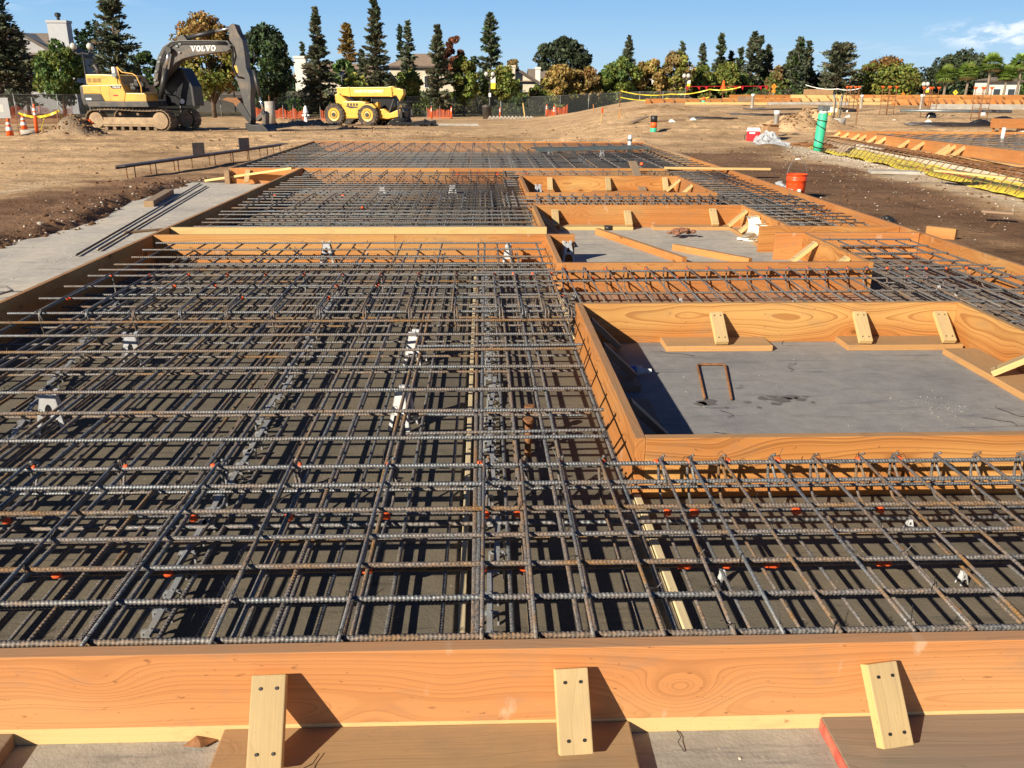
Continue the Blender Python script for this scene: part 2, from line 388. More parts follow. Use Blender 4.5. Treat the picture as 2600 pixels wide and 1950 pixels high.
def concrete():
    m, nt, b = newmat('mud_slab_concrete')
    v = objvec(nt, False)
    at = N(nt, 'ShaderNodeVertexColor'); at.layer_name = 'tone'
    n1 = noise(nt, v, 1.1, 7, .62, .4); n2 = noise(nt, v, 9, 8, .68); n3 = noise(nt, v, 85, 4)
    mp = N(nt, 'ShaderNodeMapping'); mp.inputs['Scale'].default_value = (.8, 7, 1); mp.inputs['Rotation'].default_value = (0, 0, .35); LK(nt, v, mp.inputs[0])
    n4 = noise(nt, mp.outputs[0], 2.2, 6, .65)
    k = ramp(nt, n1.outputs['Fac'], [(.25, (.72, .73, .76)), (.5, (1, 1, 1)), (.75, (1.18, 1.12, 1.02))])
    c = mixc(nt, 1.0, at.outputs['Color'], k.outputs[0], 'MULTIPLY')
    k2 = ramp(nt, n2.outputs['Fac'], [(.3, (.80,)*3), (.55, (1,)*3), (.72, (1.15, 1.13, 1.1))])
    c = mixc(nt, .9, c, k2.outputs[0], 'MULTIPLY')
    k3 = ramp(nt, n4.outputs['Fac'], [(.30, (.50, .52, .60)), (.44, (1,)*3), (.62, (1,)*3), (.74, (1.35, 1.28, 1.15))])
    c = mixc(nt, .9, c, k3.outputs[0], 'MULTIPLY')
    sp = ramp(nt, noise(nt, v, 38, 2, .5).outputs['Fac'], [(.70, (0,0,0)), (.76, (.6,)*3)])
    c = mixc(nt, sp.outputs[0], c, (.45, .40, .33))
    LK(nt, c, b.inputs['Base Color']); b.inputs['Roughness'].default_value = .85; b.inputs['Specular IOR Level'].default_value = .25
    bump(nt, b, mth(nt, 'ADD', n3.outputs['Fac'], mth(nt, 'MULTIPLY', n2.outputs['Fac'], 2.0)), .35, .006)
    return m
M['slab'] = concrete()
def dirt():
    m, nt, b = newmat('bare_dirt')
    v = objvec(nt, False)
    at = N(nt, 'ShaderNodeVertexColor'); at.layer_name = 'tone'
    n0 = noise(nt, v, .16, 6, .6, .6); n1 = noise(nt, v, 1.3, 8, .65, .3); n2 = noise(nt, v, 14, 6, .7)
    mp = N(nt, 'ShaderNodeMapping'); mp.inputs['Scale'].default_value = (.12, .9, 1); mp.inputs['Rotation'].default_value = (0, 0, .12); LK(nt, v, mp.inputs[0])
    n3 = noise(nt, mp.outputs[0], 1.1, 6, .62)
    c = mixc(nt, 1.0, at.outputs['Color'], ramp(nt, n0.outputs['Fac'], [(.3, (.74, .70, .66)), (.5, (1,)*3), (.72, (1.2, 1.19, 1.17))]).outputs[0], 'MULTIPLY')
    c = mixc(nt, .85, c, ramp(nt, n1.outputs['Fac'], [(.28, (.58, .54, .50)), (.5, (1,)*3), (.75, (1.22, 1.2, 1.17))]).outputs[0], 'MULTIPLY')
    c = mixc(nt, .8, c, ramp(nt, n3.outputs['Fac'], [(.30, (.62, .58, .54)), (.48, (1,)*3), (.70, (1.18, 1.15, 1.1))]).outputs[0], 'MULTIPLY')
    c = mixc(nt, .8, c, ramp(nt, n2.outputs['Fac'], [(.3, (.60,)*3), (.5, (1,)*3), (.72, (1.25,)*3)]).outputs[0], 'MULTIPLY')
    LK(nt, c, b.inputs['Base Color']); b.inputs['Roughness'].default_value = .95; b.inputs['Specular IOR Level'].default_value = .1
    bump(nt, b, mth(nt, 'ADD', mth(nt, 'MULTIPLY', n1.outputs['Fac'], 3.0), mth(nt, 'ADD', n2.outputs['Fac'], mth(nt, 'MULTIPLY', n3.outputs['Fac'], 2.0))), .8, .05)
    return m
M['dirt'] = dirt()
M['clod'] = plain('dirt_clod', (.30, .185, .10), .95, 0, .5, 3, bmp=.5, spec=.1)
M['clod_dark'] = plain('damp_clod', (.15, .085, .05), .95, 0, .5, 3, bmp=.5, spec=.1)
M['pebble'] = plain('pale_gravel', (.52, .47, .40), .9, 0, .45, 3, spec=.2)
M['conc'] = plain('cast_concrete', (.42, .40, .36), .85, 0, .2, 4, (.30, .24, .17), .5, .3)
M['yellow'] = plain('machine_yellow', (.70, .40, .075), .38, 0, .1, 3, (.34, .21, .10), .40)
M['yellow2'] = plain('hire_yellow', (.74, .43, .06), .38, 0, .08, 3, (.40, .26, .12), .30)
M['mgrey'] = plain('machine_grey', (.056, .055, .055), .5, 0, .2, 3, (.22, .16, .11), .5)
M['mgrey2'] = plain('machine_charcoal', (.030, .031, .033), .45, 0, .2, 3, (.10, .08, .06), .3)
M['rubber'] = plain('dusty_rubber', (.05, .045, .04), .9, 0, .3, 6, (.20, .14, .09), .8)
M['track'] = plain('dusty_track_steel', (.17, .125, .085), .85, .1, .4, 5, (.30, .20, .12), .8, .4)
M['dustsill'] = plain('dust_covered_frame', (.40, .29, .18), .9, 0, .3, 4, (.24, .16, .10), .7, .3)
M['chrome'] = plain('polished_rod', (.75, .76, .78), .2, .9, .1, 3)
M['glass_dark'] = plain('cab_glass', (.016, .017, .02), .35, 0, .2, 2, spec=.25)
M['white'] = plain('white_paint', (.80, .80, .78), .5, 0, .06, 5)
M['offwhite'] = plain('pvc_white', (.78, .77, .74), .45, 0, .08, 5, (.5, .42, .32), .3)
M['orange'] = plain('safety_orange', (.90, .13, .02), .5, 0, .1, 5)
M['bucket'] = plain('orange_plastic', (.85, .075, .012), .38, 0, .08, 4)
M['red_end'] = plain('faded_red_end_paint', (.52, .10, .07), .8, 0, .3, 25, (.42, .26, .16), .6)
M['red'] = plain('red_plastic', (.50, .02, .03), .4, 0, .1, 5)
M['black'] = plain('black_plastic', (.018, .018, .02), .45, 0, .3, 8, (.10, .08, .06), .3)
M['blackbag'] = plain('black_sheet_plastic', (.02, .02, .022), .3, 0, .3, 4)
M['greenpipe'] = plain('sea_green_wrap', (.05, .52, .30), .5, 0, .15, 6)
M['card'] = plain('cardboard', (.38, .22, .11), .8, 0, .15, 5)
M['yellowfilm'] = plain('yellow_vapour_barrier', (.76, .62, .06), .4, 0, .18, 6, (.45, .38, .16), .5, .3)
M['tape'] = plain('yellow_caution_tape', (.75, .62, .05), .45, 0, .1, 6)
M['paper'] = plain('white_paper', (.85, .82, .72), .7, 0, .08, 5)
M['ring'] = M['conc']
def film():
    m, nt, b = newmat('clear_plastic_sheet')
    b.inputs['Base Color'].default_value = (.55, .58, .62, 1); b.inputs['Roughness'].default_value = .18
    tr = N(nt, 'ShaderNodeBsdfTransparent'); mx = N(nt, 'ShaderNodeMixShader'); mx.inputs[0].default_value = .62
    LK(nt, tr.outputs[0], mx.inputs[1]); LK(nt, b.outputs[0], mx.inputs[2]); LK(nt, mx.outputs[0], nt.nodes['Material Output'].inputs[0])
    return m
M['film'] = film()
def netting(name, col, op, sc):
    """woven mesh: strands with open holes between them"""
    m, nt, b = newmat(name)
    tc = N(nt, 'ShaderNodeTexCoord'); sp = N(nt, 'ShaderNodeSeparateXYZ'); LK(nt, tc.outputs['Object'], sp.inputs[0])
    h = mth(nt, 'ADD', sp.outputs[0], sp.outputs[1])
    a = mth(nt, 'FRACT', mth(nt, 'MULTIPLY', mth(nt, 'ADD', h, sp.outputs[2]), sc)); c = mth(nt, 'FRACT', mth(nt, 'MULTIPLY', mth(nt, 'SUBTRACT', h, sp.outputs[2]), sc))
    f = mth(nt, 'MAXIMUM', mth(nt, 'LESS_THAN', a, op), mth(nt, 'LESS_THAN', c, op))
    b.inputs['Base Color'].default_value = (*col, 1); b.inputs['Roughness'].default_value = .6
    tr = N(nt, 'ShaderNodeBsdfTransparent'); mx = N(nt, 'ShaderNodeMixShader'); LK(nt, f, mx.inputs[0])
    LK(nt, tr.outputs[0], mx.inputs[1]); LK(nt, b.outputs[0], mx.inputs[2]); LK(nt, mx.outputs[0], nt.nodes['Material Output'].inputs[0])
    return m
M['net'] = netting('orange_safety_netting', (.70, .12, .03), .25, 9)
M['chain'] = netting('chain_link_mesh', (.10, .11, .10), .26, 9)
M['post'] = plain('galvanised_post', (.30, .31, .31), .5, .4, .15, 5)
def leafmat(name, trans=.25):
    m, nt, b = newmat(name)
    at = N(nt, 'ShaderNodeVertexColor'); at.layer_name = 'tone'
    n = noise(nt, objvec(nt, True), .7, 3)
    c = mixc(nt, .8, at.outputs['Color'], ramp(nt, n.outputs['Fac'], [(.3, (.7,)*3), (.7, (1.2,)*3)]).outputs[0], 'MULTIPLY')
    LK(nt, c, b.inputs['Base Color']); b.inputs['Roughness'].default_value = .55; b.inputs['Specular IOR Level'].default_value = .25
    tl = N(nt, 'ShaderNodeBsdfTranslucent'); LK(nt, c, tl.inputs[0])
    mx = N(nt, 'ShaderNodeMixShader'); mx.inputs[0].default_value = trans
    LK(nt, b.outputs[0], mx.inputs[1]); LK(nt, tl.outputs[0], mx.inputs[2]); LK(nt, mx.outputs[0], nt.nodes['Material Output'].inputs[0])
    return m
M['leaf'] = leafmat('foliage')
M['bark'] = plain('bark', (.13, .09, .06), .9, 0, .4, 4, bmp=.5)
M['barkpalm'] = plain('palm_bark', (.24, .19, .14), .9, 0, .3, 4, bmp=.5)
M['stucco'] = plain('cream_stucco', (.62, .54, .42), .85, 0, .08, 2)
M['stucco_grey'] = plain('grey_stucco', (.36, .36, .37), .85, 0, .08, 2)
M['chimney_shaded'] = plain('chimney_stucco_shaded', (.44, .45, .48), .85, 0, .06, 2)  # shade of the sunless chimney face put into the colour: darker, bluish stucco
M['stucco_white'] = plain('white_stucco', (.74, .71, .64), .85, 0, .06, 2)
def tile(name, col):
    m, nt, b = newmat(name)
    v = objvec(nt, False); n = noise(nt, v, 2.5, 5)
    r = ramp(nt, n.outputs['Fac'], [(.3, tuple(c*.75 for c in col)), (.7, tuple(c*1.15 for c in col))])
    wv = N(nt, 'ShaderNodeTexWave', bands_direction='Z', wave_profile='SAW'); wv.inputs['Scale'].default_value = 1.6; LK(nt, v, wv.inputs['Vector'])
    LK(nt, mixc(nt, .35, r.outputs[0], ramp(nt, wv.outputs['Fac'], [(0, (.6,)*3), (.4, (1,)*3)]).outputs[0], 'MULTIPLY'), b.inputs['Base Color']); b.inputs['Roughness'].default_value = .9
    bump(nt, b, wv.outputs['Fac'], .5, .05)
    return m
M['tile'] = tile('concrete_roof_tile', (.27, .195, .145)); M['tile2'] = tile('grey_brown_roof_tile', (.20, .165, .135))
M['trim'] = plain('dark_fascia', (.10, .08, .065), .7, 0, .2, 3)
M['pane'] = plain('window_glass', (.05, .06, .07), .1, 0, .2, 2)
def blockwall():
    m, nt, b = newmat('masonry_block_wall')
    tc = N(nt, 'ShaderNodeTexCoord'); mp = N(nt, 'ShaderNodeMapping'); mp.inputs['Rotation'].default_value = (rad(90), 0, 0); LK(nt, tc.outputs['Object'], mp.inputs[0])
    br = N(nt, 'ShaderNodeTexBrick'); br.inputs['Scale'].default_value = 2.4; LK(nt, mp.outputs[0], br.inputs['Vector'])
    br.inputs['Color1'].default_value = (.10, .092, .085, 1); br.inputs['Color2'].default_value = (.12, .11, .10, 1); br.inputs['Mortar'].default_value = (.07, .065, .06, 1)
    LK(nt, br.outputs['Color'], b.inputs['Base Color']); b.inputs['Roughness'].default_value = .9
    return m
M['block'] = blockwall()
# ------------------------------------------------------------------ setting: ground, concrete mud slab
def _hash(ix, iy, s):
    h = (ix.astype(np.int64)*374761393 + iy.astype(np.int64)*668265263 + s*1442695041) & 0xffffffff
    h = ((h ^ (h >> 13))*1274126177) & 0xffffffff
    return ((h ^ (h >> 16)) & 0xffff)/65535.0
def vnoise(x, y, s=0):
    ix = np.floor(x).astype(np.int64); iy = np.floor(y).astype(np.int64); fx = x-ix; fy = y-iy
    fx = fx*fx*(3-2*fx); fy = fy*fy*(3-2*fy)
    a = _hash(ix, iy, s); b = _hash(ix+1, iy, s); c = _hash(ix, iy+1, s); d = _hash(ix+1, iy+1, s)
    return (a*(1-fx)+b*fx)*(1-fy)+(c*(1-fx)+d*fx)*fy-.5
def fbm(x, y, s=0, o=4):
    r = 0; a = 1
    for k in range(o): r = r+a*vnoise(x*2**k, y*2**k, s+k*17); a *= .5
    return r
def sst(a, b, x):
    t = np.clip((x-a)/(b-a), 0, 1); return t*t*(3-2*t)
FX0, FX1, FY1 = -4.76, 4.70, 25.40      # outside faces of the formwork
EX = ony(292, 262, 44.0)
MOUNDS = [  # x, y, radius x, radius y, height
    (*ony(157, 286, 36)[:2], 1.0, .8, .46), (*ony(182, 287, 36.0)[:2], .55, .5, .22), (*ony(128, 284, 36.8)[:2], .9, .7, .26),
    (*ony(700, 262, 48)[:2], 1.6, .7, .22), (*ony(640, 252, 49)[:2], 1.9, 1.0, .34), (*ony(597, 243, 58)[:2], 1.5, 1.0, .42),
    (*ony(1745, 266, 33)[:2], 1.3, .9, .55), (*ony(1716, 268, 32)[:2], .8, .6, .30), (*ony(1660, 328, 24)[:2], 1.1, .5, .10),
    (*ony(1400, 232, 47)[:2], 3.5, 3.0, .22)]
def zt(x, y, fine=True):
    x = np.asarray(x, float); y = np.asarray(y, float)
    r = np.maximum(y, 1.0); u = x/r
    zl = np.interp(y, [0, 20, 30, 44, 59, 100, 400], [.0, -.02, -.10, -.28, -.58, -1.1, -1.1])
    zr = np.interp(y, [0, 15, 26, 39, 60, 74, 84, 100, 400], [.10, .11, .2, .48, .93, .98, .1, -.5, -.9])
    s1 = sst(4.3, 5.0, x); s2 = sst(.03, .21, u); k = sst(24, 34, y)
    s = s1*(1-k)+s2*k
    z = zl*(1-s)+zr*s
    z = z+.07*fbm(x*.12, y*.12, 3, 3)*sst(3, 20, y)+.10*fbm(x*.5, y*.5, 5, 4)*.5
    # left edge of the mud slab: dirt rides up over the concrete along a ragged line
    edge = -5.36-.25*sst(12, 17, y)+.22*fbm(x*0+3.1, y*.8, 9, 4)+.12*fbm(x*3, y*3, 14, 3)
    ramp_ = np.clip((edge-x)*.55, -.16, .10)
    lz = np.where((x < -3.0) & (y < 17.2), ramp_+.03*fbm(x*2.2, y*2.2, 11, 4)*(x < edge), z)
    k3 = sst(-3.2, -3.6, x)*(1-sst(16.2, 17.4, y)); far_l = sst(-7, -9, x)
    z = z*(1-k3*(1-far_l))+lz*k3*(1-far_l)
    for mx_, my_, a, b, h in MOUNDS:
        q = ((x-mx_)/a)**2+((y-my_)/b)**2
        z = z+h*np.exp(-q)*(1+.9*fbm(x*2.3, y*2.3, 31, 3))
    if fine: z = z+.022*fbm(x*2.6, y*2.6, 21, 4)+.035*np.abs(fbm(x*1.1+2, y*1.1, 25, 4))*sst(20, 30, y)
    # tyre ruts and churned dirt across the open lot
    if fine:
        far_ = sst(25.6, 27.5, y)*(1-sst(46, 54, y))
        for c0, c1, c2, ph in ((29.0, 1.6, .10, 0.3), (31.1, 1.5, .10, .35), (35.5, 1.2, .07, 1.4), (37.8, 1.2, .07, 1.45), (41.0, .8, .12, 2.0), (33.2, 2.4, .05, 4.0)):
            d_ = y-(c0+c1*np.sin(x*c2*1.7+ph)+.05*x); z = z+far_*(-.075*np.exp(-(d_/.24)**2)*(1+.35*np.sin(x*9+d_*6))+.045*np.exp(-((np.abs(d_)-.52)/.20)**2))
        z = z+far_*.10*np.clip(fbm(x*.35, y*.5, 51, 3), 0, 1)*fbm(x*3.1, y*3.1, 52, 3)*2
    # trench on the right, lower than its film
    tr_ = sst(8.85, 9.2, x-.004*(y-18))*(1-sst(12.2, 12.6, x))*(1-sst(24.5, 25.6, y))*(1-sst(16, 10, y))
    z = z*(1-tr_)+np.minimum(z, -.02)*tr_
    # the formwork stands on the slab, so the dirt stays below it
    ins = (sst(FX0-.30, FX0-.06, x)*(1-sst(FX1+.02, FX1+.13, x))*(1-sst(FY1+.1, FY1+.6, y)))
    ins = ins*np.where((x < -3.3) & (y < 16.6), 0, 1)
    z = z*(1-ins)+np.minimum(z, -.16)*ins
    front = 1-sst(1.0, 1.9, y)
    z = z*(1-front)+(-.2)*front
    return z
def gz(x, y): return float(zt(np.array([x]), np.array([y]))[0])
def ground_at(dx, dy, Y):
    p = ony(dx, dy, Y); return Vector((p.x, p.y, gz(p.x, p.y)))
TAN = np.array([.56, .385, .225]); DARKB = np.array([.185, .108, .066]); PALE = np.array([.50, .41, .30]); MID = np.array([.40, .265, .15]); GREYB = np.array([.24, .20, .16])
def ground_mesh():
    th = np.concatenate([np.linspace(-180, -52, 24, endpoint=False), np.linspace(-52, 56, 640), np.linspace(56, 180, 24)[1:-1]])*math.pi/180
    rr = np.concatenate([[.3], np.geomspace(1.0, 120, 680), np.geomspace(128, 3000, 24)])
    T, R_ = np.meshgrid(th, rr, indexing='ij'); X = R_*np.sin(T); Y = R_*np.cos(T)
    Z = zt(X, Y)
    behind = Y < 0.5
    Z = np.where(behind, -.2, Z)
    Z = Z-np.clip(R_-400, 0, None)*.004
    n, k = X.shape
    V = np.stack([X, Y, Z], -1).reshape(-1, 3)
    i = np.arange(n)[:, None]*k+np.arange(k-1)[None, :]
    j = ((np.arange(n)+1) % n)[:, None]*k+np.arange(k-1)[None, :]
    F = np.stack([i, j, j+1, i+1], -1).reshape(-1, 4)[:, ::-1]
    x, y = V[:, 0], V[:, 1]
    w1 = fbm(x*.5, y*.5, 41, 4); w2 = fbm(x*.12, y*.12, 43, 4)
    C = np.repeat(TAN[None], len(V), 0)
    def lay(c, f):
        nonlocal C
        f = np.clip(f, 0, 1)[:, None]; C = C*(1-f)+c*f
    lay(MID, sst(.10, .5, w2)*.6)
    # damp brown dirt beside the slab on the left
    lay(DARKB*1.25, sst(-7.8, -6.2, x+w1*2.4)*(x < -3)*(1-sst(19, 24, y+w1*5))*.95)
    lay(PALE*.9, sst(-9.6, -8.4, x+w1*3)*(1-sst(-8.3, -7.4, x+w1*2))*(1-sst(15, 19, y))*sst(9, 12, y)*.7)
    # damp dirt right of the forms, then the pale compacted strip
    lay(DARKB, sst(4.2, 4.8, x)*(1-sst(7.4, 8.6, x+w1*1.6-.02*(y-15)))*(1-sst(19.5, 25.5, y+w1*6))*.95)
    lay(MID, sst(4.2, 4.8, x)*(1-sst(5.2, 6.4, x+w1*1.6))*(1-sst(7.5, 10.5, y+w1*3))*.7)
    lay(PALE*1.12, sst(7.75, 8.25, x+w1*.6)*(1-sst(13, 14.5, x))*(1-sst(25.5, 28, y+w1*2))*.85)
    lay(MID*.8, (np.abs(x-EX.x) < 6)*(np.exp(-((y-43.2)/2.2)**2))*.7)
    for mx_, my_, a, b, h in MOUNDS[:5]: lay(GREYB*1.05, np.exp(-(((x-mx_)/a/1.2)**2+((y-my_)/b/1.2)**2))*.85)
    lay(np.array([.07, .075, .035]), sst(82, 92, y)*(1-sst(.12, .2, x/np.maximum(y, 1)))*.8)
    lay(np.array([.09, .09, .045]), sst(95, 130, y)*.9)
    return np_mesh('ground', V, F, M['dirt'], True, C)
tag(link('ground', ground_mesh()), kind='structure')

def slab_mesh():
    cutx = [-5.9, -3.38, .68, .715, 3.39, 3.42, 4.72]; cuty = [-1.5, 1.98, 3.43, 5.88, 7.38, 8.92, 9.42, 11.27, 12.7, 15.22, 16.74, 25.35]
    xs = np.unique(np.concatenate([np.arange(-5.9, 4.73, .3), np.array(cutx)-.002, np.array(cutx)+.002])); ys = np.unique(np.concatenate([np.arange(-1.5, 25.35, .35), np.array(cuty)-.002, np.array(cuty)+.002]))
    X, Y = np.meshgrid(xs, ys, indexing='ij'); n, k = X.shape
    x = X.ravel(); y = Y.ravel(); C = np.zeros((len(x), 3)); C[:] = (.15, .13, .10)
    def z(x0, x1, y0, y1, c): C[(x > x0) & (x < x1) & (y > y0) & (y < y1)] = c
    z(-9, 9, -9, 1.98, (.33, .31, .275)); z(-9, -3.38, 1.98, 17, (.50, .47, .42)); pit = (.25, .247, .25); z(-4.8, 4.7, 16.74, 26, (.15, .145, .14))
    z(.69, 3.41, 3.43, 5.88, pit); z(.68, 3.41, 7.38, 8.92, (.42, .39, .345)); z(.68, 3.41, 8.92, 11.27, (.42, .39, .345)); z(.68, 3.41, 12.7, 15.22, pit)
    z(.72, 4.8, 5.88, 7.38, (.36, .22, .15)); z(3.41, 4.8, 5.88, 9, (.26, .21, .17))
    i = np.arange(n-1)[:, None]*k+np.arange(k-1)[None, :]
    F = np.stack([i, i+k, i+k+1, i+1], -1).reshape(-1, 4)
    V = np.stack([x, y, np.zeros_like(x)], -1)
    keep = ~((V[F].mean(1)[:, 0] < -3.36) & (V[F].mean(1)[:, 1] > 17.0) & (V[F].mean(1)[:, 0] < -4.78))
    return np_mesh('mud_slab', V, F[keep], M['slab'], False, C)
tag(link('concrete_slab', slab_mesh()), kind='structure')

# loose clods and gravel: too many to count
def scatter(name, mat, n, fn, smin, smax):
    P = []; t = 0
    while len(P) < n and t < n*40:
        t += 1; p = fn()
        if p is None or (FX0-.1 < p[0] < FX1+.1 and p[1] < FY1+.2 and p[0] > -3.5): continue
        P.append(p)
    P = np.array(P); Z = zt(P[:, 0], P[:, 1]); mb = MB()
    for (x, y), z in zip(P, Z):
        s = smin*(smax/smin)**(random.random()**2.6)
        mb.rock((x, y, max(z, 0 if (x < -3 and x > -5.2) else -9)+s*.25), s, (1, random.uniform(.7, 1.2), random.uniform(.5, .9)))
    o = mb.build(name, mat); tag(o, kind='stuff'); return o
def near(fnx):
    def f():
        return fnx()
    return f
def ledge():
    y = random.uniform(8, 18); e = -5.36-.25*float(sst(12, 17, np.array(y)))+.22*float(fbm(np.array([3.1]), np.array([y*.8]), 9, 4)[0])
    return (e-random.expovariate(2.8)+.12, y)
scatter('dirt_clods', M['clod_dark'], 700, ledge, .008, .045)
def leftarea():
    y = random.uniform(10, 34); return (random.uniform(-.62*y-3, -5.9), y)
def rightdark():
    y = random.uniform(7, 24); return (random.uniform(4.9, 8.6), y)
def midfar():
    y = random.uniform(25.8, 44); return (random.uniform(-.35*y, .30*y), y)
scatter('dirt_clods', M['clod'], 500, leftarea, .008, .045)
scatter('dirt_clods', M['clod_dark'], 1100, rightdark, .008, .04)
scatter('dirt_clods', M['clod'], 900, midfar, .012, .07)
def rightpeb():
    y = random.uniform(8, 24); x = random.gauss(7.6+.02*(y-15), .55) if random.random() < .6 else random.uniform(4.9, 8.8); return (x, y)
scatter('gravel', M['pebble'], 900, rightpeb, .004, .016)
def gravrow():
    y = random.uniform(18, 25); return (random.gauss(8.7, .22), y)
scatter('gravel', M['pebble'], 1500, gravrow, .006, .022)
scatter('gravel', M['pebble'], 300, ledge, .006, .03)
def pile(i, sp=1.0):
    def f():
        mx_, my_, a, b, h = MOUNDS[i]; return (random.gauss(mx_, a*.6*sp), random.gauss(my_, b*.6*sp))
    return f
for i in (0, 1, 2, 6, 7): scatter('dirt_clods', M['clod'], 260, pile(i), .015, .09)
for i in (3, 4, 5): scatter('dirt_clods', M['clod_dark'], 120, pile(i, 1.2), .02, .08)
# ------------------------------------------------------------------ timber formwork
FH = .286; T = .042
def board(name, p0, p1, h, t, mat, parent=None, z0=None, bev=.003, loc0=None):
    """a plank whose length runs along its own X axis; p0,p1 bottom centre line"""
    p0 = Vector(p0); p1 = Vector(p1); d = p1-p0; L = d.length
    o = MB().box((0, 0, h/2), (L, t, h)).build(name, mat, parent, bevel=bev)
    o.location = (p0+p1)/2
    hd = math.hypot(d.x, d.y)
    o.rotation_euler = (0, -math.atan2(d.z, hd), math.atan2(d.y, d.x))
    return o
def flat(name, c, L, wid, rz, mat, parent=None, z=.0, th=.038, bev=.004):
    o = MB().box((0, 0, th/2), (L, wid, th)).build(name, mat, parent, bevel=bev)
    o.location = (c[0], c[1], z); o.rotation_euler = (0, 0, rz); return o
nail_me = None
def nails(o, pts):
    global nail_me
    if nail_me is None:
        mb = MB(); mb.lathe([(.0045, 0), (.0045, .003)], n=8); mb.lathe([(.0022, -.004), (.0022, .0)], n=6); nail_me = mb.mesh('nail', M['wire'])
    for p in pts: link('nail', nail_me, o, p)
def kicker(parent, px, py, dx, dy, zt_=.255, zb=.045, out=.22, skew=0.0, mat='pine', nail=True):
    """sloping 2x4 brace: upper end on the board face at (px,py), foot out along (dx,dy)"""
    a = Vector((px+dx*.022, py+dy*.022, zt_)); b = Vector((px+dx*out+skew*dy, py+dy*out-skew*dx, zb+.018))
    d = b-a; L = d.length
    o = MB().box((0, 0, 0), (L, .089, .036)).build('brace', M[mat], parent, bevel=.003)
    ex = d.normalized(); ey = Vector((0, 0, 1)).cross(ex).normalized(); ez = ex.cross(ey)
    R_ = Matrix((ex, ey, ez)).transposed().to_4x4(); R_.translation = (a+b)/2
    o.matrix_local = R_
    if nail: nails(o, [(s*(L/2-.035), q, .0185) for s in (-1, 1) for q in (-.02, .022)])
    return o
# --- front form across the bottom of the picture
YF = 1.977
ff = thing('front_form', 'long reddish form board in the foreground with three pale braces standing on planks', 'formwork', (0, YF, 0))
board('board', (-3.45, 0, 0), (4.75, 0, 0), FH, .045, M['fir_red'], ff)
for dx in (587, 1230, 1886):
    p = ony(dx, 1440, YF-.0225); q = onz(dx-14 if dx == 587 else dx+2 if dx == 1230 else 1912, 1640, .045)
    zt_ = p.z
    a_top = {587: 1455, 1230: 1440, 1886: 1428}[dx]
    ztop = ony(dx, a_top, YF-.0225).z+.012; foot = onz(dx, {587: 1672, 1230: 1640, 1886: 1624}[dx], .055).y
    kicker(ff, p.x, -.0225, 0, -1, ztop, .042, YF-.0225-foot-.012, (q.x-p.x))
kicker(ff, -1.60, -.0225, 0, -1, .245, .042, .245, 0)
pl = [(onz(475, 1600, .04).x, onz(1368, 1600, .04).x, 'fir_tan'), (onz(1800, 1600, .04).x, 2.4, 'ply'), (-2.0, onz(50, 1590, .04).x-.03, 'ply')]
for a, b, mt in pl:
    o = flat('base_plank', ((a+b)/2, -.024-.15, 0), b-a, .30, 0, M[mt], ff, 0, .042)
    if mt == 'ply' and a > 0:
        MB().box((-(b-a)/2-.0012, 0, .021), (.003, .292, .038)).build('painted_end', M['red_end'], o)
# weathering patches on the board: dried splashes of cement
def patch(name, parent, pts, mat, axis='y', off=0):
    pass
# --- side forms
def side_form(label, x, y0, y1, cuts, mat, face):
    t = thing('side_form', label, 'formwork', (x, y0, 0))
    ys = [y0]+cuts+[y1]
    for a, b in zip(ys[:-1], ys[1:]):
        board('board', (random.uniform(-.004, .004), a-y0+.002, 0), (random.uniform(-.004, .004), b-y0-.002, 0), FH, T, M[mat[len(t.children) % len(mat)]], t)
    return t
lf = side_form('long form on the left beside the bare slab strip, its inner face shaded', -3.38, 2.0, 16.70, [8.7, 12.8], ['fir'], 1)
o = flat('waler', (-.105, 6.2, .19), 1.9, .089, rad(90), M['fir'], lf, .19, .04)
lf2 = side_form('short far left form, weathered, closing the far rebar bay', -4.735, 16.745, 25.26, [21.0], ['fir_grey', 'fir'], 1)
rf = side_form('long orange form on the right between rebar and damp brown dirt', 4.672, 2.0, 25.26, [5.2, 9.3, 13.9, 19.6], ['fir_orange', 'fir', 'fir_orange', 'fir_orange', 'fir_grey'], -1)
# --- cross forms
def cross_form(label, x0, x1, y, mats, cuts=()):
    t = thing('cross_form', label, 'formwork', (x0, y, 0)); xs = [x0]+list(cuts)+[x1]
    for i, (a, b) in enumerate(zip(xs[:-1], xs[1:])):
        board('board', (a-x0+.002, random.uniform(-.003, .003), 0), (b-x0-.002, random.uniform(-.003, .003), 0), FH, T, M[mats[i % len(mats)]], t)
    return t
c1 = cross_form('cross form facing the large near rebar bay, its right end poking into the middle pit', -3.355, .965, 8.92, ['fir'], [-.9])
c2 = cross_form('pale yellow cross form standing behind the parallel one at the near bay', -3.355, .71, 9.42, ['pine'])
c3 = cross_form('cross form with orange paint marks along its top in front of the far bay', -4.71, 4.645, 16.72, ['fir', 'fir', 'fir_orange', 'fir_gold'], [-3.34, -.6, 2.45])
c4 = cross_form('farthest cross form closing the rebar pad against open dirt', -4.756, 4.645, 25.29, ['fir_orange', 'fir'], [-1.0, 2.2])
c5 = cross_form('golden cross form stub with a dark stain right of the middle pit', 3.07, 4.645, 9.45, ['fir_gold'])
c6 = cross_form('reddish cross form stub in front of the golden one right of the middle pit', 3.10, 4.645, 9.00, ['fir_orange'])
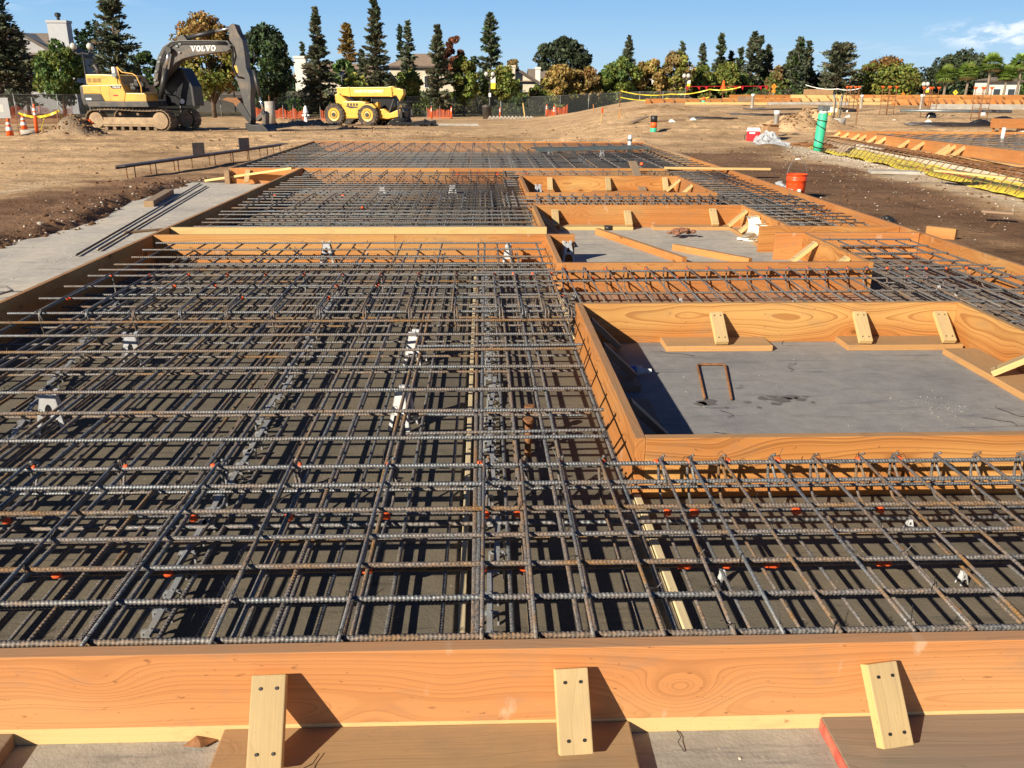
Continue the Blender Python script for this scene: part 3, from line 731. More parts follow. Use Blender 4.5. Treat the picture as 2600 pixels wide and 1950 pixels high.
# orange paint ticks on the face of the station form
mb = MB()
for dx in (695, 738, 784, 821, 904, 947, 988, 1034, 1074, 1094, 1120, 1137, 1467, 1508, 1543):
    p = ony(dx, 368, 16.698); r = random.uniform(.015, .04)
    pts = [(p.x+r*random.uniform(.5, 1.1)*math.cos(a), 16.6972, .19+1.2*r*random.uniform(.6, 1.1)*math.sin(a)) for a in np.linspace(0, 6.28, 9)[:-1]]
    mb.v += pts; mb.f.append(tuple(range(mb.n, mb.n+8))); mb.n += 8
o = mb.build('paint_marks', M['orange_paint'], c3, fix=False); o.matrix_parent_inverse = Matrix.Translation((4.71, -16.72, 0)); tag(o, kind='stuff')
for x in (1.4,): pass
kicker(c3, ony(537, 372, 16.698).x+4.71, -.021, 0, -1, .25, .03, .22)
flat('stake', (ony(489, 372, 16.6).x+4.71, -.08, 0), .09, .09, 0, M['fir_grey'], c3, 0, .26)
# small nailed spacer blocks behind the pale board
for dx, dy in ((517, 492), (655, 492), (780, 492)):
    p = ony(dx, dy, 8.97); flat('spacer_block', (p.x+3.355, .045, .235), .11, .04, rad(random.uniform(-4, 4)), M['pine'], c1, .235, .03)
# --- box forms of the three pits
def pit(label, x0, x1, y0, y1, mats, split=None, kick=()):
    """x0..x1 outside left to inside right; y0 front outside, y1 back inside"""
    t = thing('box_form', label, 'formwork', (x0, y0, 0)); w_ = x1-x0; d_ = y1-y0; H2 = T/2
    def b(a, c, mt): return board('board', a, c, FH, T+.004, M[mt], t)
    if split:
        b((H2, 0, 0), (H2, split[0]-y0, 0), mats[0]); b((H2, split[1]-y0, 0), (H2, d_+T, 0), mats[0])
        b((w_+H2, 0, 0), (w_+H2, split[2]-y0, 0), mats[3]); b((w_+H2, split[3]-y0, 0), (w_+H2, d_+T, 0), mats[3])
    else:
        b((H2, 0, 0), (H2, d_+T, 0), mats[0]); b((w_+H2, 0, 0), (w_+H2, d_+T, 0), mats[3])
    b((T+.003, H2, 0), (w_-.003, H2, 0), mats[1]); b((T+.003, d_+H2, 0), (w_-.003, d_+H2, 0), mats[2])
    return t
p1 = pit('nearest and largest open box form of grained golden boards around bare slab', .66, 3.395, 3.413, 5.865, ['fir', 'fir_gold', 'fir_gold', 'fir_gold'])
p2 = pit('middle box form of smooth orange boards with loose lumber inside', .655, 3.395, 7.36, 11.26, ['fir', 'fir_orange', 'fir', 'fir_gold'], (8.895, 9.445, 8.975, 9.475))
p3 = pit('farthest and smallest box form with a plank leaning across it', .655, 3.41, 12.69, 15.20, ['fir', 'fir_orange', 'fir_gold', 'fir_orange'])
def loc(t, p): return Vector(p)-t.location
for dx, dt, sk in ((1545, 672, .0), (1853, 671, .02), (2026, 670, .01)):
    p = loc(p1, ony(dx, dt, 5.865)); kicker(p1, p.x, p.y, 0, -1, ony(dx, dt, 5.865).z-.01, .045, .235, sk)
for (a, b) in ((1428, 1676), (1826, 2096)):
    pa = onz(a+15, 752, .04); pb = onz(b, 752, .04); o = flat('base_plank', loc(p1, ((pa.x+pb.x)/2, 5.865-.115, 0))[:2], pb.x-pa.x, .23, 0, M['fir_tan'], p1, 0, .042)
pa = loc(p1, (3.395-.12, 4.97, 0)); flat('base_plank', pa[:2], 1.15, .235, rad(90), M['fir_tan'], p1, 0, .042)
kicker(p1, 3.395-.66, 4.83-3.413, -1, 0, .235, .045, .24, .12)
for yy in (3.95, 4.95, 5.55):
    kicker(p1, T, yy-3.413, 1, 0, .25, .045, .22, mat='ply', nail=False)
flat('base_plank', (.17, .62), 1.1, .23, rad(90), M['ply'], p1, 0, .042); flat('base_plank', (.17, 1.85), .9, .23, rad(90), M['ply'], p1, 0, .042)
for dx, dt in ((1198, 452), (1354, 454), (1538, 450)):
    z_ = ony(dx, dt, 11.26).z-.01; p = loc(p2, ony(dx, dt, 11.26)); kicker(p2, p.x, p.y, 0, -1, min(z_, .262), .045, .235, 0)
pa = onz(1210, 492, .04); pb = onz(1370, 492, .04); flat('base_plank', loc(p2, ((pa.x+pb.x)/2, 11.12, 0))[:2], pb.x-pa.x, .2, 0, M['pine'], p2, 0, .042)
pa = onz(1415, 492, .04); pb = onz(1585, 492, .04); flat('base_plank', loc(p2, ((pa.x+pb.x)/2, 11.10, 0))[:2], pb.x-pa.x, .22, 0, M['fir_tan'], p2, 0, .042)
for yy in (10.95, 10.45): kicker(p2, 3.395-.655, yy-7.36, -1, 0, .255, .045, .24)
flat('base_plank', (3.395-.655-.12, 3.2), .75, .2, rad(88), M['fir_tan'], p2, 0, .042); flat('base_plank', (3.395-.655-.13, 2.33), .5, .2, rad(88), M['fir_tan'], p2, 0, .042)
for yy in (8.55, 7.75): kicker(p2, 3.395-.655, yy-7.36, -1, 0, .255, .045, .25)
flat('base_plank', (3.395-.655-.2, .85), .9, .2, rad(90), M['pine'], p2, 0, .042)
kicker(p2, T, 2.9, 1, 0, .25, .045, .22, mat='ply', nail=False); kicker(p2, T, 3.5, 1, 0, .25, .045, .22, mat='ply', nail=False)
for dx, dt in ((1350, 456), ):
    pass
for dx, dt in ((1187, 385), (1312, 385), (1435, 385)):
    x = ony(dx, dt+60, 15.2).x
    x = ony(dx+ (0), dt, 15.2).x; kicker(p3, x-.655, 15.2-12.69, 0, -1, .255, .045, .22)
for yy in (14.9, 14.0): kicker(p3, 3.41-.655, yy-12.69, -1, 0, .255, .045, .24)
pa = onz(1282, 412, .04); pb = onz(1365, 412, .04); flat('base_plank', ((pa.x+pb.x)/2-.655, 2.38), .75, .2, 0, M['fir'], p3, 0, .042); flat('base_plank', (2.35, 2.38), .7, .2, 0, M['fir'], p3, 0, .042)

# --- loose lumber
def lumber(name, label, a, b, w_, h, mat, cat='lumber', group=None, roll=0.0):
    """a and b: centre of the lower side at each end"""
    a = Vector(a); b = Vector(b); d = b-a
    o = MB().box((0, 0, h/2), (d.length, w_, h)).build(name, M[mat], None, bevel=.003)
    ex = d.normalized(); ey = Vector((0, 0, 1)).cross(ex).normalized(); ez = ex.cross(ey)
    o.matrix_world = Matrix.Translation((a+b)/2) @ Matrix((ex, ey, ez)).transposed().to_4x4() @ Matrix.Rotation(roll, 4, 'X')
    return tag(o, label, cat, group)
lumber('loose_stud', 'longer loose stud lying diagonally on the floor of the middle pit', onz(1290, 506, 0), onz(1478, 571, 0), .06, .075, 'fir')
lumber('loose_stud', 'shorter loose stud lying right of the longer one on the middle pit floor', onz(1455, 540, 0), onz(1620, 572, 0), .06, .07, 'fir')
lumber('loose_plank', 'grey weathered plank leaning over the back of the farthest box form', onz(1388, 414, .03), ony(1366, 352, 16.25), .14, .04, 'fir_grey')
pa = ony(1435, 372, 16.55); pb = ony(1667, 374, 16.2)
lumber('loose_stud', 'long pale stud laid across the right form by the station board', (pa.x, 16.58, .288), (pb.x, 16.30, .290), .089, .04, 'pine')
a = onz(447, 392, .01); b = ony(640, 367, 16.55)
lumber('loose_plank', 'pale plank propped from the slab up onto the left form corner', a, (b.x, 16.3, .30), .14, .04, 'pine')
a = onz(322, 447, 0); b = onz(367, 420, 0)
lumber('timber_block', 'short brown timber resting on the left slab edge next to the black rods', a, b, .14, .09, 'fir_grey', 'timber')
a = onz(270, 503, 0); b = onz(352, 496, 0)
for k in range(2):
    lumber('wood_strip', ['upper thin strip of scrap wood on the slab beside the left form', 'lower thin strip of scrap wood on the slab beside the left form'][k], a+Vector((.03*k, -.09*k, 0)), b+Vector((-.05*k, -.10*k, 0)), .05, .02, 'fir_grey', 'wood strip')
p = onz(2034, 493, .2); p.z = gz(p.x, p.y)
lumber('timber_block', 'offcut of thick tan timber standing on edge in the damp dirt on the right', p+Vector((-.10, .13, -.02)), p+Vector((.12, -.12, -.02)), .07, .15, 'fir', 'timber')
x = onz(1850, 388, .2); 
lumber('wood_strip', 'dark scrap strip lying on the dirt near the pale gravel path', (*onz(2190, 466, .2)[:2], .215), (*onz(2120, 461, .2)[:2], .215), .09, .03, 'ply', 'wood strip')
lumber('wood_strip', 'flat tan board half sunk in dirt beyond the far right form corner', (*onz(1560, 352, 0)[:2], .02), (*onz(1600, 350, 0)[:2], .02), .15, .03, 'fir', 'wood strip')
# the two pale wood strips cast along the slab
lumber('wood_strip', 'long pale strip on the slab running up the middle of the near bay', (-.078, 2.02, .0), (-.066, 8.3, .0), .024, .035, 'cream', 'wood strip')
lumber('wood_strip', 'pale strip on the slab in line with the nearest pit wall', (.672, 2.02, 0), (.672, 3.38, 0), .03, .035, 'cream', 'wood strip')
lumber('wood_strip', 'pale strip on the slab beside the wall between the two nearer pits', (.672, 5.95, 0), (.672, 7.32, 0), .03, .035, 'cream', 'wood strip')
# ------------------------------------------------------------------ reinforcing bars
_bar = {}
def bar_mesh(L, r, ribs):
    key = (round(L, 1), round(r, 4), ribs)
    if key in _bar: return _bar[key]
    if ribs:
        pitch = r*1.55 if ribs == 1 else r*2.2
        n = int(L/pitch); ns = 10
        th = np.arange(ns)*2*math.pi/ns
        xs = []; rs = []
        off = np.array([0, .30, .46, .74]); rad_ = np.array([.93, .93, 1.16, 1.16])*r
        X = ((np.arange(n)[:, None]+off[None, :])*pitch).ravel()-L/2; Rr = np.tile(rad_, n)
        X = np.concatenate([X, [L/2]]); Rr = np.concatenate([Rr, [r*.93]])
        sk = np.abs(np.cos(th))*r*.9                       # chevron ribs, split by two lengthwise seams
        VX = X[:, None]+sk[None, :]; R2 = np.repeat(Rr[:, None], ns, 1)
        seam = np.isclose(np.abs(np.sin(th)), 0, atol=.2); R2[:, seam] = r*1.08
        V = np.stack([VX, R2*np.cos(th), R2*np.sin(th)], -1).reshape(-1, 3); k = len(X)
        i = np.arange(k-1)[:, None]*ns+np.arange(ns)[None, :]; j = np.arange(k-1)[:, None]*ns+(np.arange(ns)+1)[None, :] % ns
        F = np.stack([i, j, j+ns, i+ns], -1).reshape(-1, 4)
        me = np_mesh('rebar', V, F, M['rebar'], False)
    else:
        me = MB().tube([(-L/2, 0, 0), (L/2, 0, 0)], r, 7).mesh('rebar', M['rebar_far'], True)
    _bar[key] = me; return me
class Mat_:
    def __init__(s, label, origin, group='tied rebar mats'):
        s.t = thing('rebar_mat', label, 'rebar', origin, 0, group); s.o = Vector(origin); s.rest = []; s.count = 0; s.wire = MB(); s.paint = MB(); s.cr = 0
    def bar(s, a, b, r=.0095, ribs=0, jit=.008, ext=.0):
        a = Vector(a); b = Vector(b)
        a = a+Vector((random.gauss(0, jit), random.gauss(0, jit), 0)); b = b+Vector((random.gauss(0, jit), random.gauss(0, jit), 0))
        d = b-a; L = d.length; me = bar_mesh(L, r, ribs)
        if s.count >= 100:
            s.rest.append((a-s.o, b-s.o, r)); return
        o = link('rebar', me, s.t)
        c = (a+b)/2-s.o
        ex = d.normalized(); ey = Vector((0, 0, 1)).cross(ex).normalized(); ez = ex.cross(ey)
        mm = Matrix((ex, ey, ez)).transposed().to_4x4(); mm.translation = c
        o.matrix_local = mm @ Matrix.Rotation(random.uniform(0, 6.28), 4, 'X')
        s.count += 1; return o
    def hook(s, x, y0, y1, zt_=.262, zb=.07, r=.0065, n=8, lean=.0, name='stirrup', tail=True, hookside=1):
        """U-shaped stirrup: top leg along y, bent down at the far end with a hook round the last bar"""
        if s.cr >= 100: return
        sgn = 1 if y1 > y0 else -1
        P = [(x, y0, zt_-.004), (x+lean*.5, (y0+y1)/2, zt_+.002), (x+lean, y1-.03*sgn, zt_)]
        for a in (30, 70, 110): P.append((x+lean, y1-.03*sgn+.03*math.sin(rad(a))*sgn, zt_-.03+.03*math.cos(rad(a))))
        P += [(x+lean+.004, y1+.002*sgn, (zt_+zb)/2), (x+lean+.012, y1-.01*sgn, zb+.02), (x+lean+.01, y1-.05*sgn, zb), (x+lean*.5, y1-.3*(y1-y0), zb-.005), (x, y0, zb)]
        mb = MB().tube([Vector(p)-s.o for p in P], r, n)
        if tail:
            Q = [(x+lean+.016, y1-.02*sgn, zt_+.012), (x+lean+.02, y1+.028*sgn, zt_-.015), (x+lean+.022, y1+.0*sgn, zt_-.06), (x+lean+.03, y1-.05*sgn, zt_-.11)]
            mb.tube([Vector(p)-s.o for p in Q], r, n)
        mb.build(name, M['rebar'], s.t, smooth=True); s.cr += 1
    def tie(s, p, r=.011, tail=True):
        p = Vector(p)-s.o
        q = random.uniform(0, 3.14); c, n_ = math.cos(q), math.sin(q)
        s.wire.tube([p+Vector((c*r*1.6, n_*r*1.6, -r)), p+Vector((c*r*.8, n_*r*.8, r*1.5)), p+Vector((-c*r*.8, -n_*r*.8, r*1.5)), p+Vector((-c*r*1.6, -n_*r*1.6, -r))], .0014, 4, False)
        if tail:
            a, b = random.uniform(-.04, .04), random.uniform(-.04, .04)
            s.wire.tube([p+Vector((0, 0, r)), p+Vector((a*.6, b*.6, r+random.uniform(.005, .03))), p+Vector((a, b, r+random.uniform(-.01, .04)))], .0013, 4, False)
    def mark(s, p, r=.012, L=.035, ax='x'):
        p = Vector(p)-s.o; d = Vector((L/2, 0, 0)) if ax == 'x' else Vector((0, L/2, 0))
        s.paint.tube([p-d, p-d*.3+Vector((0, 0, .001)), p+d*.4, p+d], [r*.96, r*random.uniform(1.08, 1.35), r*random.uniform(1.05, 1.3), r*.95], 8)
    def done(s):
        if s.rest:
            mb = MB()
            for a, b, r in s.rest: mb.tube([a, b], r, 6)
            tag(mb.build('rebar_rest', M['rebar_far'], s.t, smooth=True), kind='stuff')
        if s.wire.n: tag(s.wire.build('tie_wire', M['wire'], s.t, fix=False), kind='stuff')
        if s.paint.n: tag(s.paint.build('paint_marks', M['orange_paint'], s.t, smooth=True), kind='stuff')
XL, XR = -3.30, 4.58
ZTt, ZTl, ZBt, ZBl = .245, .222, .072, .050       # heights: top cross bars, top long bars, bottom cross, bottom long
# beam along the front form
A = Mat_('grade beam cage of thick bars tied behind the foreground form', (0, 2.7, .1))
yA = [3.25, 3.068, 2.858, 2.661, 2.463, 2.269, 2.075]
for y in yA: A.bar((XL, y, ZTt), (XR, y-.012, ZTt), .0084, 1, .006)
for y in (3.24, 3.02, 2.82, 2.62, 2.42, 2.23): A.bar((XL, y+.01, ZBt+.06), (XR, y, ZBt+.06), .0076, 1, .006)
for y in (3.1, 2.75, 2.3): A.bar((XL, y, ZBt-.02), (XR, y, ZBt-.02), .0082, 0, .006)
hx = [onz(dx, 998, .26).x for dx in (75, 268, 460, 645, 830, 1040, 1120, 1205, 1310)]
dxl = hx[1]-hx[0]
k = hx[0]-dxl
while k > XL: hx.insert(0, k); k -= dxl
rx = [onz(dx, 992, .26).x for dx in (1412, 1485, 1570, 1680, 1768, 1858, 1945, 2035, 2125, 2212)]
k = rx[-1]+.165
while k < XR: rx.append(k); k += .165
for x in hx+rx:
    A.hook(x, 2.04, 3.275, .262, .085, .0062, 8, random.uniform(-.03, .03))
    if -1.9 < x < 1.9:
        A.mark((x+random.uniform(-.01, .02), 3.25, ZTt+.002), .0118, random.uniform(.012, .02))
        if random.random() < .75: A.mark((x+random.uniform(-.02, .03), 3.02, ZBt+.06), .012, random.uniform(.02, .045))
        if random.random() < .8: A.mark((x+random.uniform(-.02, .03), 2.62, ZBt+.06), .0115, random.uniform(.02, .06))
        for y in yA: 
            if random.random() < .6: A.tie((x+random.uniform(-.004, .004), y, ZTt+.006), .013)
A.done()
# near bay (left of the pits)
B = Mat_('largest tied mat filling the near left bay over gray bolsters', (-1.4, 6.1, .1))
yB = [8.617, 8.262, 7.875, 7.539, 7.296, 5.574, 5.244, 4.916, 4.572, 4.201, 3.873, 3.532]
xend = lambda y: .60 if y > 3.4 else .6
for y in yB:
    x0 = -3.25+random.uniform(-.05, .08); B.bar((x0, y+random.uniform(-.02, .02), ZTt), (.60+random.uniform(-.03, .03), y, ZTt), .0084, 1 if y < 6 else 2, .012)
for y in yB:
    B.bar((-3.25, y+.09, ZBt), (.56, y+.09, ZBt), .0076, 2, .012)
B.bar((-.35, 3.62, ZTt-.01), (.55, 3.64, ZTt-.01), .0070, 2, .004); B.bar((-.30, 4.05, .16), (.50, 4.02, .16), .007, 2, .004); B.bar((-.4, 4.98, ZTt), (.6, 4.99, ZTt), .008, 2, .004)
# long bars read off the photograph along the near edge
xl = [-3.12, -2.78, -2.44, -2.1, -1.80, -1.455, -1.15, -.79, -.43, -.012, .27, .53]
for i, x in enumerate(xl):
    B.bar((x, 2.04, ZTl), (x+.015, 8.78, ZTl), .0078 if i not in (1, 6) else .0068, 1, .014)
    if x in (-.79, -1.15, -.43, .27, -2.1, -2.78, -1.80): B.bar((x+.045, 2.05, ZTl-.004), (x+.075, 8.2, ZTl-.004), .0076, 1, .01)
    if x < .5: B.bar((x-.12, 2.06, ZBl), (x-.11, 8.7, ZBl), .0070, 2, .012)
    if i != 11: B.bar((x+.11, 2.06, ZBl+.003), (x+.12, 8.6, ZBl+.003), .0078, 2, .012)
    if i % 2 and i != 11: B.bar((x+.17, 2.06, ZTl-.002), (x+.16, 8.7, ZTl-.002), .0076, 2, .012)
B.bar((-.034, 2.05, ZTl-.006), (-.036, 8.7, ZTl-.006), .0084, 1, .003)
for y in yB:
    for x in xl:
        if random.random() < (.75 if y < 6 else .5): B.tie((x+.006, y, ZTt+.006), .0125, random.random() < .8)
B.done()
# cross beam between the two nearer pits, running the whole width
C_ = Mat_('second beam cage with orange marked hooks between the two nearer pits', (.6, 6.5, .1))
yC = [7.074, 6.666, 6.257, 5.819]; yR = [7.285, 6.92, 6.46, 6.08]
for y in yC: C_.bar((XL+.05, y, ZTt), (.62, y, ZTt), .0084, 1, .008)
for y in yR: C_.bar((-.1, y-.11, ZTt-.004), (XR, y+.03, ZTt-.004), .0084, 1, .006)
C_.bar((3.46, 5.819, ZTt), (XR, 5.819, ZTt), .0084, 1, .008)
for y in (7.0, 6.6, 6.2, 5.97): C_.bar((XL+.05, y, ZBt+.03), (XR, y, ZBt+.03), .0076, 2, .008)
x = -3.05; c2x = []
while x < .60: c2x.append(x); x += .315 if x < -.2 else .16
for x in c2x:
    C_.hook(x, 5.80, 7.10, .262, .085, .0062, 8, random.uniform(-.02, .02), tail=False)
    C_.hook(x+.02, 6.2, 5.80, .263, .085, .0062, 8, 0, tail=True)
    C_.mark((x, 7.074, ZTt+.004), .0115, .022)
    if random.random() < .6: C_.mark((x+.02, 6.666, ZTt), .0098, random.uniform(.02, .04))
    if random.random() < .3: C_.mark((x+.02, 6.257, ZTt), .0098, random.uniform(.02, .035))
    for y in yC:
        if random.random() < .7: C_.tie((x, y, ZTt+.006), .011, random.random() < .8)
x = .71
while x < XR:
    C_.hook(x, 5.98 if x < 3.45 else 5.85, 7.31, .262, .085, .0062, 8, random.uniform(-.02, .02), tail=False)
    C_.mark((x, 7.28, ZTt+.002), .0112, .020)
    if random.random() < .7: C_.mark((x+.02, 6.935, ZTt-.002), .0098, random.uniform(.02, .04))
    for y in yR:
        if random.random() < .6: C_.tie((x, y, ZTt+.006), .011, random.random() < .8)
    x += .176
C_.done()
# right hand corridor beside the pits
D = Mat_('dense narrow mat in the corridor right of the pits', (4.0, 9, .1))
ys = [8.82, 8.42, 8.02, 7.65, 7.43, 5.5, 5.2, 4.9, 4.6, 4.3, 4.0, 3.7]+list(np.arange(9.7, 16.5, .27))
for y in ys:
    near_ = y < 9; D.bar((3.48+random.uniform(0, .08) if near_ else 3.48, y, ZTt), (4.5+random.uniform(-.06, .06), y+random.uniform(-.02, .02), ZTt), .0076, 2 if near_ else 0, .012)
for y in ys[::2]: D.bar((3.5, y+.08, ZBt), (4.55, y+.08, ZBt), .0082, 0, .012)
for i, x in enumerate((3.55, 3.72, 3.93, 4.12, 4.33, 4.50)):
    D.bar((x, 2.05, ZTl), (x, 8.85, ZTl), .0076, 2, .01); D.bar((x+.06, 2.05, ZBl), (x+.06, 8.8, ZBl), .0075, 0, .01)
    D.bar((x, 9.55, ZTl), (x+.01, 16.6, ZTl), .0082, 0, .01); D.bar((x+.07, 9.55, ZBl), (x+.07, 16.6, ZBl), .0075, 0, .01)
for y in np.arange(3.6, 16, .5):
    for x in (3.55, 3.93, 4.33): D.tie((x, y, ZTt+.01), .014)
for x in (3.62, 3.8, 3.98, 4.16, 4.34, 4.5): D.hook(x, 3.7, 5.25, .265, .085, .007, 6, .02, tail=True)
D.done()
# middle left bay
E_ = Mat_('tied mat in the middle left bay beyond the pale cross forms', (-1.4, 13, .1))
for y in np.arange(9.72, 16.6, .315):
    E_.bar((-3.28+random.uniform(0, .1), y, ZTt), (.62, y, ZTt), .0084, 2 if y < 11.2 else 0, .012); E_.bar((-3.2, y+.1, ZBt), (.58, y+.1, ZBt), .0082, 0, .012)
for i, x in enumerate(np.arange(-3.1, .62, .335)):
    E_.bar((x, 9.55, ZTl), (x, 16.6, ZTl), .0082, 0, .014); E_.bar((x-.12, 9.6, ZBl), (x-.12, 16.6, ZBl), .0075, 0, .014)
for x in np.arange(-3.05, .6, .31): E_.hook(x, 11.25, 12.75, .268, .085, .007, 6, .0, tail=True); 
for x in np.arange(-3.05, .6, .31): E_.hook(x+.05, 15.2, 16.55, .268, .085, .007, 6, .0, tail=False)
for x in (-.02, .14, .3, .46): E_.hook(x, 11.3, 13.1, .272, .085, .007, 6, .0, tail=False)
for y in np.arange(9.72, 16.6, .63):
    for x in np.arange(-3.1, .6, .67): E_.tie((x, y, ZTt+.01), .015)
for _ in range(4): E_.mark((random.uniform(-3.1, .5), random.choice([11.3, 11.6, 12.6]), ZTt+.004), .013, .03)
E_.done()
# beam between the two farther pits
F_ = Mat_('narrow beam cage with tight hooks between the middle and farthest pits', (2, 12, .1))
for y in (12.55, 12.2, 11.85, 11.5): F_.bar((.3, y, ZTt), (XR, y, ZTt), .0090, 0, .008); F_.bar((.3, y-.05, ZBt+.02), (XR, y-.05, ZBt+.02), .0082, 0, .008)
x = .78
while x < XR: F_.hook(x, 11.4, 12.62, .268, .085, .007, 6, .01, tail=True); x += .168
for y in (15.5, 15.85, 16.2, 16.5): F_.bar((.4, y, ZTt), (XR, y, ZTt), .0090, 0, .008); F_.bar((.4, y-.05, ZBt+.02), (XR, y-.05, ZBt+.02), .0082, 0, .008)
x = .78
while x < XR: F_.hook(x, 15.4, 16.6, .268, .085, .007, 6, .01, tail=False); x += .3
F_.done()
# far bay
G_ = Mat_('broad far mat behind the cross form with orange marks', (0, 21, .1))
for y in np.arange(17.0, 25.1, .46): G_.bar((-4.62, y, ZTt+.02), (4.55, y, ZTt+.02), .0085, 0, .012); G_.bar((-4.62, y+.2, ZBt), (4.55, y+.2, ZBt), .008, 0, .012)
for x in np.arange(-4.45, 4.55, .42): G_.bar((x, 16.9, ZTl+.036), (x+.01, 25.15, ZTl+.036), .0115, 0, .014); G_.bar((x-.14, 16.9, ZBl), (x-.14, 25.1, ZBl), .009, 0, .014)
for x in np.arange(-4.4, 4.5, .42): G_.hook(x, 23.4, 25.0, .27, .085, .008, 6, 0, tail=True)
G_.done()

# ------------------------------------------------------------------ bar supports
def chair_mesh(h=.222, w_=.15, d_=.125):
    """high plastic bar support: hollow pyramid of four plates on legs, an arched hole in the front and back plates, notched saddle on top"""
    mb = MB(); tw, td = w_*.24, d_*.22
    def pt(sx, sy, f, ins=0.0): return Vector((sx*(w_/2+(tw-w_/2)*f-ins), sy*(d_/2+(td-d_/2)*f-ins), h*.90*f))
    for sx in (-1, 1):
        for sy in (-1, 1):
            for (a, b) in (((.022, 0), (.016, 0)), ((0, .022), (0, .016))):
                p, q = pt(sx, sy, 0), pt(sx, sy, .5); p2 = p-Vector((sx*a[0], sy*a[1], 0)); q2 = q-Vector((sx*b[0]*1.3, sy*b[1]*1.3, 0)); n_ = Vector((0, -sy*.005, 0)) if a[0] else Vector((-sx*.005, 0, 0))
                mb.add([p, p2, q2, q, p+n_, p2+n_, q2+n_, q+n_], [(0, 1, 2, 3), (7, 6, 5, 4), (0, 4, 5, 1), (1, 5, 6, 2), (2, 6, 7, 3), (3, 7, 4, 0)])
    for sy in (-1, 1):                      # front and back plates with an arch
        A0, A1, B0, B1 = pt(-1, sy, .38), pt(1, sy, .38), pt(-1, sy, 1), pt(1, sy, 1); n_ = Vector((0, -sy*.005, 0))
        def uv(u, v): return (A0.lerp(A1, u)).lerp(B0.lerp(B1, u), v)
        out = [(0, 0), (0, 1), (1, 1), (1, 0), (.74, 0), (.72, .10), (.28, .10), (.26, 0)]
        hole = [(.33, .26), (.67, .26), (.67, .50), (.60, .62), (.50, .67), (.40, .62), (.33, .50)]
        polys = [[(0, 0), (0, 1), (.33, 1), (.33, .10), (.26, .10), (.24, 0)], [(1, 0), (1, 1), (.67, 1), (.67, .10), (.74, .10), (.76, 0)], [(.33, .10), (.33, .26), (.67, .26), (.67, .10)], [(.33, .50), (.40, .62), (.50, .67), (.60, .62), (.67, .50), (.67, 1), (.33, 1)]]
        for P in polys:
            a = [uv(u, v) for u, v in P]; b = [p+n_ for p in a]; k = len(a); mb.add(a+b, [tuple(range(k)), tuple(range(2*k-1, k-1, -1))]+[(i, (i+1) % k, k+(i+1) % k, k+i) for i in range(k)])
    for sx in (-1, 1):
        a = [pt(sx, -1, .42), pt(sx, 1, .42), pt(sx, 1, 1), pt(sx, -1, 1)]; b = [p+Vector((-sx*.005, 0, 0)) for p in a]; mb.add(a+b, [(0, 1, 2, 3), (7, 6, 5, 4), (0, 4, 5, 1), (1, 5, 6, 2), (2, 6, 7, 3), (3, 7, 4, 0)])
        mb.bx(sx*tw-.010, sx*tw+.010, -td, td, h*.89, h)
    mb.bx(-tw, tw, -td, td, h*.87, h*.905); mb.bx(-.007, .007, -td, td, h*.89, h*.96)
    return mb
chair_me = None
def chair(p, rz, label, sc=1.0, mat='chair', group='tall plastic bar supports'):
    global chair_me
    if chair_me is None: o_ = chair_mesh().build('bar_support', M['chair']); chair_me = o_.data; bpy.data.objects.remove(o_)
    o = link('bar_support', chair_me, None, (p[0], p[1], 0.001), (0, 0, rz)); o.scale = (sc,)*3
    return tag(o, label, 'bar support', group)
for dx, dy, r, lb in ((118, 930, .2, 'gray plastic bar support nearest the left edge of the photo'), (291, 790, .15, 'gray plastic bar support second from the left edge in the near bay'),
        (393, 562, .1, 'gray plastic bar support in the dark far left corner of the near bay'), (708, 566, .05, 'gray plastic bar support centred before the orange cross form'),
        (898, 785, 1.3, 'gray plastic bar support behind another one, its legs straddling a pair of bars'), (872, 922, 1.3, 'gray plastic bar support nearest the camera, its legs straddling a pair of bars'),
        (1098, 575, 1.4, 'gray plastic bar support near the right end of the orange cross form'), (1224, 566, .3, 'gray plastic bar support standing in the shaded corner of the middle pit'),
        (1846, 556, .2, 'left of two plastic bar supports right of the middle pit'), (1962, 556, .3, 'right of two plastic bar supports right of the middle pit'),
        (826, 432, .2, 'left of the two pale bar supports in the middle left bay'), (978, 428, .3, 'right of the two pale bar supports in the middle left bay'), (1162, 428, .3, 'pale bar support beside the left wall of the farthest pit'),
        (660, 330, .3, 'leftmost pale bar support under the far mat'), (1188, 338, .3, 'pale bar support under the far mat before the grey channel'), (1300, 345, .3, 'pale bar support under the far mat, beneath the grey channel')):
    q = onz(dx, dy, 0); chair(q, r, lb)
for i, (dx, dy) in enumerate(((1470, 650), (1676, 622), (1716, 650), (2028, 622), (2064, 640), (1240, 640), (2080, 1245), (1476, 1115), (1965, 1130), (1560, 1245))):
    q = onz(dx, dy, .03); 
    chair(q, random.uniform(-.5, .5), ['first small pale bar support on the brown plank from the left between the pits', 'small pale bar support close to the middle pit wall', 'small pale bar support between two hooked bars mid beam', 'small pale bar support near the right pit corner', 'small pale bar support lying just past the right pit corner',
        'small pale bar support in the corner left of the pit beam', 'small white bar support at the right in the foreground beam', 'small white bar support in the foreground beam close under the pit board', 'small white bar support far right under the pit board', 'dark shaded bar support in the foreground beam'][i], .24, group='small bar supports')
